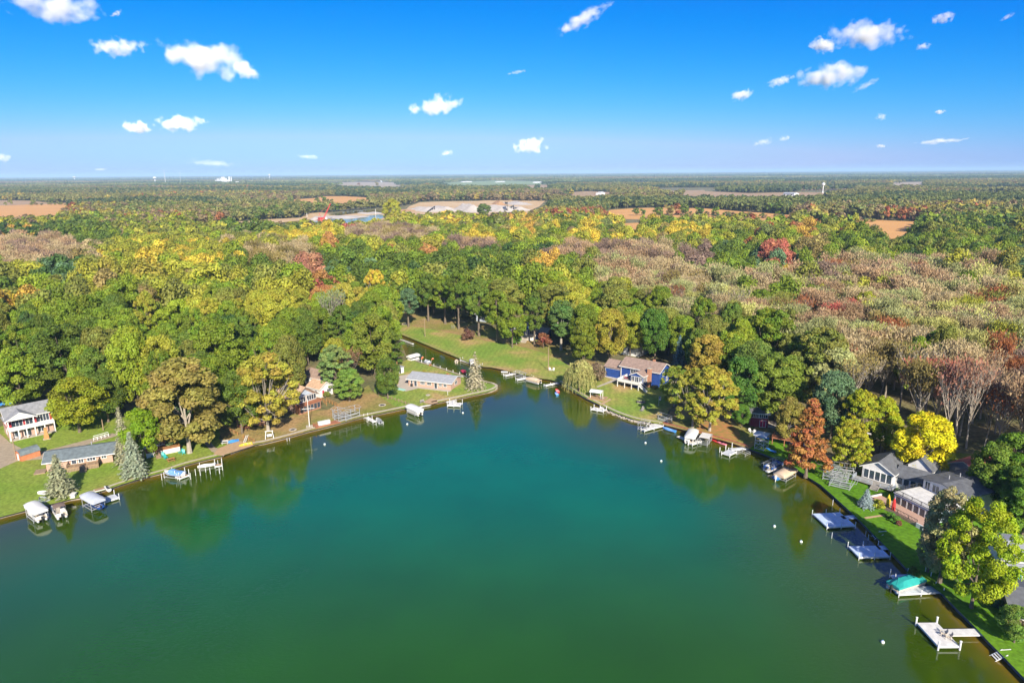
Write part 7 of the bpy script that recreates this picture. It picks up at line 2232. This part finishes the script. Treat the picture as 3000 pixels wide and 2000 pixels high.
def water_tower(base, h, label, rad=9, blue=False):
    p = P(*base); r = empty('water_tower', p, 0, label, 'water tower'); s = h/45
    MB().tube([(0, 0, 0), (0, 0, h*.12), (0, 0, h*.75)], [rad*.55, rad*.24, rad*.24], 12).build('column', FARW, r)
    MB().loft([[(rad*k*math.cos(a), rad*k*math.sin(a), h*z) for a in np.linspace(0, 2*math.pi, 17)[:-1]] for z, k in ((.70, .3), (.76, .8), (.84, 1), (.92, .9), (.98, .45), (1, .1))]).build('tank', FARW, r, smooth=True)
water_tower(F3(1785,150), 56, 'white water tower on the left horizon', 15)
water_tower(F3(860,118), 60, 'faint white water tower furthest left on the horizon', 26)
water_tower(F4(1137,104), 75, 'small white tower on the horizon left of centre', 16)
water_tower(F7(618,250), 30, 'silver farm water tower with white top right of centre', 5)
def mast(base, top_y, w_, label):
    p = P(*base); D = math.hypot(p.x, p.y)
    # height from the photograph
    lo, hi = 0, 145
    for _ in range(40):
        md = (lo+hi)/2; _, yy = PIX(p.x, p.y, md)
        if yy > top_y: lo = md
        else: hi = md
    r = empty('radio_mast', p, 0, label, 'mast'); l = MB(); n = 16
    for k in range(3):
        a = k*2.094; l.bar((math.cos(a)*w_, math.sin(a)*w_, 0), (math.cos(a)*w_*.5, math.sin(a)*w_*.5, lo), w_*.35)
    for q in range(n):
        z0, z1 = lo*q/n, lo*(q+1)/n
        for k in range(3):
            a, b = k*2.094, (k+1)*2.094; ww = w_*(1-.5*q/n); l.bar((math.cos(a)*ww, math.sin(a)*ww, z0), (math.cos(b)*ww, math.sin(b)*ww, z1), w_*.2)
    l.build('lattice', FARW, r); MB().bar((0, 0, lo), (0, 0, lo*1.02), w_*.3).build('tip', FARR, r)
mast(F3(1903,162), 499, 1.7, 'white lattice radio mast on the left horizon')
mast(F3(2078,150), 500, .7, 'thin dark radio mast right of the white one')
# factory
r, L_ = frame2('factory', F4(415,142), F4(680,144), 'white factory with stacked blocks and chimneys on the left horizon', 'factory')
MB().box(0, L_, 0, 80, 0, 12).build('hall', FARW, r); MB().box(L_*.32, L_*.72, 10, 60, 12, 26).build('upper_block', FARW, r); MB().box(L_*.5, L_*.64, 15, 50, 26, 40).build('tower_block', FARW, r); MB().box(L_*.55, L_*.60, 20, 40, 40, 50).build('tower_block', FARW, r)
for u in (.38, .44, .66, .88, .92, .985): MB().tube([(L_*u, 20, 0), (L_*u, 20, 38 if u < .8 else 52)], L_*.008, 8).build('chimney', FARW, r)

# gravel pit: piles, crane, conveyors
GRV = mat('gravel_pile', (.56, .50, .44), .95, 0, .05, col2=(.44, .38, .33), detail=10)
GRO = mat('orange_gravel_pile', (.52, .30, .14), .95, 0, .05, col2=(.42, .22, .1), detail=10)
def pile(A, B, h, dep, m, label, peaks=1, seed=0):
    r, L_ = frame2('gravel_pile', A, B, label, 'gravel pile')
    rg = np.random.default_rng(seed); nx, ny = 28, 12; vs = []; fs = []
    pk = [(rg.uniform(.2, .8) if peaks > 1 else .5, rg.uniform(.6, 1)) for _ in range(peaks)]
    for j in range(ny):
        for i in range(nx):
            u, v = i/(nx-1), j/(ny-1)
            e = max(0, 1-abs(2*v-1)**1.2)
            z = 0
            for c, a in pk: z = max(z, a*(1-abs(u-c)/(.5 if peaks == 1 else .34)))
            flat = min(1, 4.5*min(u, 1-u))
            z = h*min(max(z, .45*flat if peaks > 1 else 0), 1)*min(1, e*1.7)*flat**.5
            vs.append((u*L_, (v-.3)*dep, z*(1+rg.normal()*.04)))
    for j in range(ny-1):
        for i in range(nx-1): a = j*nx+i; fs.append((a, a+1, a+nx+1, a+nx))
    MB().add(vs, fs).build('heap', m, r, smooth=False)
    return r
pile(F5(880,470), F5(1365,455), 8.9, 130, GRV, 'long grey gravel pile with a conveyor line', 4, 3)
pile(F5(1370,475), F5(1720,465), 12.7, 130, GRV, 'tall pale gravel pile in the middle of the pit', 2, 8)
pile(F5(1735,395), F5(1905,393), 8.9, 120, GRO, 'conical orange sand pile at the back of the pit', 1, 5)
pile(F5(1745,475), F5(2010,465), 12.7, 110, GRV, 'steep grey gravel cone with the crusher tower', 1, 6)
pile(F5(1880,390), F5(2190,385), 5.2, 150, GRV, 'flat pale gravel bank at the back right of the pit', 3, 9)
pile(F5(1950,460), F5(2160,452), 6.6, 90, GRV, 'small right gravel pile', 1, 10)
pile(F4(1590,565), F4(1840,560), 5.2, 60, GRV, 'low gravel pile behind the red crane', 2, 11)
pile(F4(1850,560), F4(2300,520), 2.8, 90, GRV, 'long low sand bank behind the blue pond', 4, 12)
pile(F5(220,500), F5(500,490), 2.3, 60, GRV, 'pale sand bank in front of the dark pond', 3, 13)
pile(F5(700,470), F5(860,455), 2.3, 60, GRO, 'low brown spoil heaps left of the long grey pile', 3, 14)
r, L_ = frame2('dragline_crane', F4(1705,575), F4(1810,570), 'red dragline crane with a long lattice boom at the pond edge', 'crane')
CRR = mat('crane_red', (.62, .06, .05), .5, .1, .5)
MB().box(0, L_, -3, 10, 0, 1.2).build('barge', FARR, r); MB().box(L_*.1, L_*.65, 0, 8, 1.2, 4.2).build('machine_house', CRR, r); MB().box(L_*.7, L_*.92, 1, 6, 1.2, 4.4).build('cab', FARW, r)
b = MB(); A0 = Vector((L_*.55, 3, 2.5)); 
tipz = 24; tipx = L_*1.45
for dx, dy in ((-1.2, -1), (1.2, -1), (0, 1.2)): b.bar(A0 + Vector((dx, dy, 0)), (tipx+dx*.3, 3+dy*.3, tipz), .35)
for q in range(12):
    t0, t1 = q/12, (q+1)/12
    p0 = A0.lerp(Vector((tipx, 3, tipz)), t0); p1 = A0.lerp(Vector((tipx, 3, tipz)), t1); k0 = 1-.7*t0
    b.bar(p0 + Vector((-1.2*k0, -1, 0)), p1 + Vector((1.2*k0, -1, 0)), .4)
b.build('boom', CRR, r)
m_ = MB(); m_.bar((L_*.35, 3, 4), (L_*.15, 3, 10), .4); m_.bar((L_*.15, 3, 10), (tipx, 3, tipz), .15); m_.bar((L_*.15, 3, 10), (L_*.02, 3, 3), .2); m_.build('gantry', CRR, r)
def conveyor(A, B, z0, z1, label, w_=1.2):
    a = P(*A); b = P(*B); r = empty('conveyor', a, math.atan2(b.y-a.y, b.x-a.x), label, 'conveyor'); L_ = (b-a).length
    MB().bar((0, 0, z0), (L_, 0, z1), w_, 1.2).build('belt_frame', DARK, r); l = MB()
    for t in (.35, .7, .95): l.bar((L_*t-1.5, 0, 0), (L_*t, 0, z0+(z1-z0)*t), .6); l.bar((L_*t+1.5, 0, 0), (L_*t, 0, z0+(z1-z0)*t), .6)
    l.build('leg_frame', DARK, r)
conveyor(F5(990,478), F5(1075,470), 1, 9, 'dark conveyor climbing the long grey pile', 1.6)
conveyor(F5(1855,470), F5(1985,470), 1, 11, 'dark conveyor at the steep gravel cone')
conveyor(F5(2045,455), F5(1950,462), 2, 8, 'dark conveyor between the right piles')
r = empty('crusher_tower', P(*F5(1895,478)), 0, 'dark steel crusher tower before the steep gravel cone', 'tower'); l = MB()
for x in (-3, 3):
    for y in (-3, 3): l.bar((x, y, 0), (x*.6, y*.6, 18), .5)
for z in (5, 10, 14): l.box(-2.2, 2.2, -2.2, 2.2, z, z+.5)
l.bar((-3, -3, 0), (2, -3, 10), .4); l.bar((2, -3, 10), (-2, -3, 18), .4); l.build('frame', DARK, r); MB().box(-2.5, 2.5, -2.5, 2.5, 14.6, 17).build('hopper', DARK, r)
# lone trees in fields
for i, (px, h, w_, c) in enumerate(((F3(125,398), 15, 11, OL), (F3(380,392), 13, 12, OL), (F3(600,385), 15, 12, G1), (F3(65,405), 9, 8, OL), (F5(405,178), 25, 22, B), (F5(200,170), 16, 18, RU), (F4(1685,368), 12, 13, G1), (F4(1755,362), 16, 14, G1), (F4(1850,368), 9, 10, G1),
   (F6(1440,462), 16, 16, G1), (F6(1530,445), 18, 18, B), (F6(1610,440), 19, 18, RU), (F6(1690,440), 18, 18, G1), (F6(1830,442), 14, 16, G1), (F6(2005,442), 14, 12, G2), (F6(1220,445), 12, 12, G1), (F6(1280,442), 11, 10, G1), (F7(230,455), 9, 8, G2), (F7(410,475), 5, 7, OL), (F7(565,478), 8, 7, G1), (F7(330,472), 4, 8, OL))):
    p = P(*px)
    nm_ = ['left field', 'left field', 'left field', 'left field', 'far pale field', 'far pale field', 'orange field by the pit', 'orange field by the pit', 'orange field by the pit'] + ['long orange field']*12
    od = ['second', 'third', 'rightmost', 'leftmost small', 'tall brown', 'rusty', 'left small', 'middle round', 'right low', 'leftmost', 'brown', 'rust coloured', 'dark', 'broad dark', 'isolated round', 'small left', 'small dark', 'strip edge', 'low olive', 'pointed dark', 'flat olive'][i]
    me = protos_meshes[4 + i % 3]; 
    o = bpy.data.objects.new('field_tree', me); COL.objects.link(o); o.location = p; o.scale = (w_/12.3, w_/12.3, h/17.5); o['tint'] = [float(v) for v in c]
    tag(o, '%s lone tree standing in the %s' % (od, nm_[i]), 'tree', 'lone trees in the fields')
# pale sycamore trunk etc. ponds' post
o = MB().tube([(0, 0, 0), (0, 0, 15)], .3, 6).build('pole', FARW); o.location = P(*F5(398,560)); tag(o, 'tall white pole standing by the blue pond', 'pole'); o.name = 'pond_pole'
o = MB().tube([(0, 0, 0), (0, 0, 7)], .3, 6).build('pond_pole', FARW); o.location = P(*F4(1567,540)); tag(o, 'short white pole left of the red crane', 'pole')
# ================================================================== CLOUDS
CLOUDS = [ # cx, cy, width, height (photo px), tilt, density, seed, label
 (160,20,215,88,4,1.0,1,'soft white cloud cut by the top edge at the far left'),
 (345,140,150,52,-6,.9,2,'flat white cloud at upper left above the largest one'),
 (600,175,250,98,6,1.3,3,'largest puffy white cloud at upper left'),(716,205,90,44,20,.7,4,'small ragged tail right of the largest puffy cloud'),
 (402,374,72,38,5,1.2,5,'small round white cloud at left, lower of a pair'),(527,362,130,48,0,1.5,6,'oval white cloud right of the small round one'),
 (1283,311,125,52,-14,1.2,7,'white cloud left of centre shaped like a dove'),(1212,318,40,26,0,.3,8,'faint wisp left of the dove shaped cloud'),(1308,449,38,16,-14,.35,9,'faint wisp low in the sky left of centre'),
 (620,478,130,20,4,.22,10,'faint grey cloud bank low above the left horizon'),(905,459,60,16,2,.25,11,'faint small cloud low in the left half'),(8,462,40,26,0,.25,12,'faint cloud cut by the left edge'),
 (295,497,40,8,0,.3,13,'tiny grey streak just above the left horizon'),(342,40,34,14,-30,.3,14,'tiny wisp beside the top left cloud'),
 (1700,60,160,42,-26,.75,15,'long slanted feathery cloud at top centre'),(1555,426,95,44,-8,1.2,16,'small white peaked cloud near the centre'),
 (2545,102,200,74,8,2.2,17,'brightest white cloud at upper right'),(2410,134,76,40,4,1.6,18,'small bright cloud below left of the brightest one'),(2432,222,170,70,-4,1.9,19,'puffy white cloud below the brightest one'),
 (2284,238,74,26,-14,.7,20,'small wispy cloud left of the lower puffy one'),(2172,279,62,32,-10,.8,21,'faint small cloud further left of the wispy one'),(2762,54,60,28,-10,.7,22,'small cloud near the top right'),
 (2949,51,36,14,-28,.3,23,'tiny streak at the top right corner'),(2704,137,34,20,0,.35,24,'faint dot of cloud right of the brightest one'),(2583,343,28,20,0,.25,25,'very faint dot of cloud at right'),
 (2753,328,26,13,0,.8,26,'tiny white dot of cloud at right'),(2237,416,52,20,-16,.35,27,'faint left wisp low at right of centre'),(2298,406,38,16,-12,.3,28,'faint right wisp low at right of centre'),
 (2755,414,120,17,-4,.9,29,'thin white streak low at the right'),(2580,428,28,11,0,.7,30,'tiny low cloud left of the thin streak'),(2537,250,75,18,-28,.3,31,'slanted wisp right of the lower puffy cloud'),
 (1515,212,55,10,-10,.25,32,'faint thin streak at top centre')]
def cloud_mat(seed, dens, size):
    m = bpy.data.materials.new('cloud_vapour'); m.use_nodes = True
    t = m.node_tree; t.nodes.clear(); L = t.links.new
    out = t.nodes.new('ShaderNodeOutputMaterial'); pv = t.nodes.new('ShaderNodeVolumePrincipled')
    pv.inputs['Color'].default_value = (1, 1, 1, 1); pv.inputs['Anisotropy'].default_value = -0.5
    tc = t.nodes.new('ShaderNodeTexCoord'); ln = t.nodes.new('ShaderNodeVectorMath'); ln.operation = 'LENGTH'
    L(tc.outputs['Object'], ln.inputs[0])
    mp = t.nodes.new('ShaderNodeMapping'); mp.inputs['Location'].default_value = (seed*3.7, seed*1.3, seed*7.1); mp.inputs['Scale'].default_value = size
    L(tc.outputs['Object'], mp.inputs[0])
    n = t.nodes.new('ShaderNodeTexNoise'); n.inputs['Scale'].default_value = 1.15; n.inputs['Detail'].default_value = 4; n.inputs['Roughness'].default_value = .5
    L(mp.outputs[0], n.inputs['Vector'])
    a = t.nodes.new('ShaderNodeMath'); a.operation = 'MULTIPLY_ADD'; a.inputs[1].default_value = 1.9; a.inputs[2].default_value = -.95 + .68   # noise*2.6-1.3+.62
    L(n.outputs[0], a.inputs[0])
    b = t.nodes.new('ShaderNodeMath'); b.operation = 'SUBTRACT'; L(a.outputs[0], b.inputs[0]); L(ln.outputs['Value'], b.inputs[1])
    c = t.nodes.new('ShaderNodeMath'); c.operation = 'MULTIPLY'; c.use_clamp = False; c.inputs[1].default_value = dens; L(b.outputs[0], c.inputs[0])
    d = t.nodes.new('ShaderNodeMath'); d.operation = 'MAXIMUM'; d.inputs[1].default_value = 0; L(c.outputs[0], d.inputs[0])
    L(d.outputs[0], pv.inputs['Density']); L(pv.outputs[0], out.inputs['Volume'])
    m.cycles.volume_step_rate = 1.0
    return m
def build_clouds():
    for cx, cy, w_, h_, tilt, dens, seed, lb in CLOUDS:
        d = cF + cR*((cx-1500)/FPX) + cU*((1000-cy)/FPX)
        dist = 9000.0
        if cy > 400: dist = 20000.0
        p = CAMP + d*dist
        a, c = w_/FPX*dist/2*1.4, h_/FPX*dist/2*1.35
        b = max(c*1.2, a*.45)
        rg = random.Random(seed)
        bm = bmesh.new(); bmesh.ops.create_icosphere(bm, subdivisions=3, radius=1.0)
        for v in bm.verts:
            q = v.co.copy(); k = 1 + .10*math.sin(q.x*5+seed)*math.cos(q.z*4+seed*2) + .06*math.sin(q.y*7+q.x*9+seed)
            v.co = q*k
        me = bpy.data.meshes.new('cloud'); bm.to_mesh(me); bm.free()
        mx = max(a, 1)
        o = link_mesh('cloud', me, cloud_mat(seed, min(dens, 1.3)*6.5/ (a*.9), (1.25*min(a/c, 3.0), 1.25, 1.25)))
        o.location = p; o.scale = (a, b, c); o.rotation_euler = (0, R(tilt), -math.atan2(d.x, d.y))
        tag(o, lb, 'cloud', 'clouds in the blue sky')
build_clouds()
# ================================================================== LABELS THAT SINGLE OUT
def finish_labels():
    """things that share a description are told apart by their order in the picture"""
    ORD = ['first','second','third','fourth','fifth','sixth','seventh','eighth','ninth','tenth','eleventh','twelfth','thirteenth','fourteenth','fifteenth','sixteenth','seventeenth','eighteenth','nineteenth','twentieth']
    by = {}
    for o in SC.objects:
        if o.parent is None and 'label' in o and 'category' in o: by.setdefault(o['label'], []).append(o)
    for lb, os_ in by.items():
        if len(os_) < 2: continue
        os_.sort(key=lambda o: float(PIX(o.location.x, o.location.y, o.location.z)[0]))
        for i, o in enumerate(os_):
            tail = 'leftmost' if i == 0 else ('rightmost' if i == len(os_)-1 else ORD[i] + ' from left')
            l2 = lb
            for cut in ('thin leaved ', 'nearly bare ', 'mid sized ', ', dense crown,', ', loose crown,', 'tall ', 'low '):
                if len((l2 + ' ' + tail).replace(',', ' ').split()) <= 16: break
                l2 = l2.replace(cut, '' if not cut.startswith(',') else '')
            o['label'] = l2 + ', ' + tail
finish_labels()
def split_last_pairs():
    seen = {}
    for o in SC.objects:
        if o.parent is None and 'label' in o and 'category' in o: seen.setdefault(o['label'], []).append(o)
    for lb, os_ in seen.items():
        if len(os_) < 2: continue
        os_.sort(key=lambda o: o.location.length)
        for i, o in enumerate(os_):
            o['label'] = ('nearer ' if i == 0 else 'farther ') + lb.replace('tall ', '').replace('low ', '')
split_last_pairs()
# ================================================================== AIR
def build_haze():
    me = MB().box(-44000, 44000, -18000, 44500, -2.2, 150.0).mesh('haze')
    m = bpy.data.materials.new('haze'); m.use_nodes = True
    t = m.node_tree; t.nodes.clear()
    out = t.nodes.new('ShaderNodeOutputMaterial')
    pv = t.nodes.new('ShaderNodeVolumePrincipled')
    pv.inputs['Color'].default_value = (0.48, 0.72, 1.0, 1)
    pv.inputs['Density'].default_value = HAZE_D
    pv.inputs['Anisotropy'].default_value = -0.12
    t.links.new(pv.outputs[0], out.inputs['Volume'])
    m.cycles.homogeneous_volume = True
    o = link_mesh('haze', me, m)
    tag(o, 'thin blue haze lying over the far country', kind='stuff')
HAZE_D = 0.000062
build_haze()
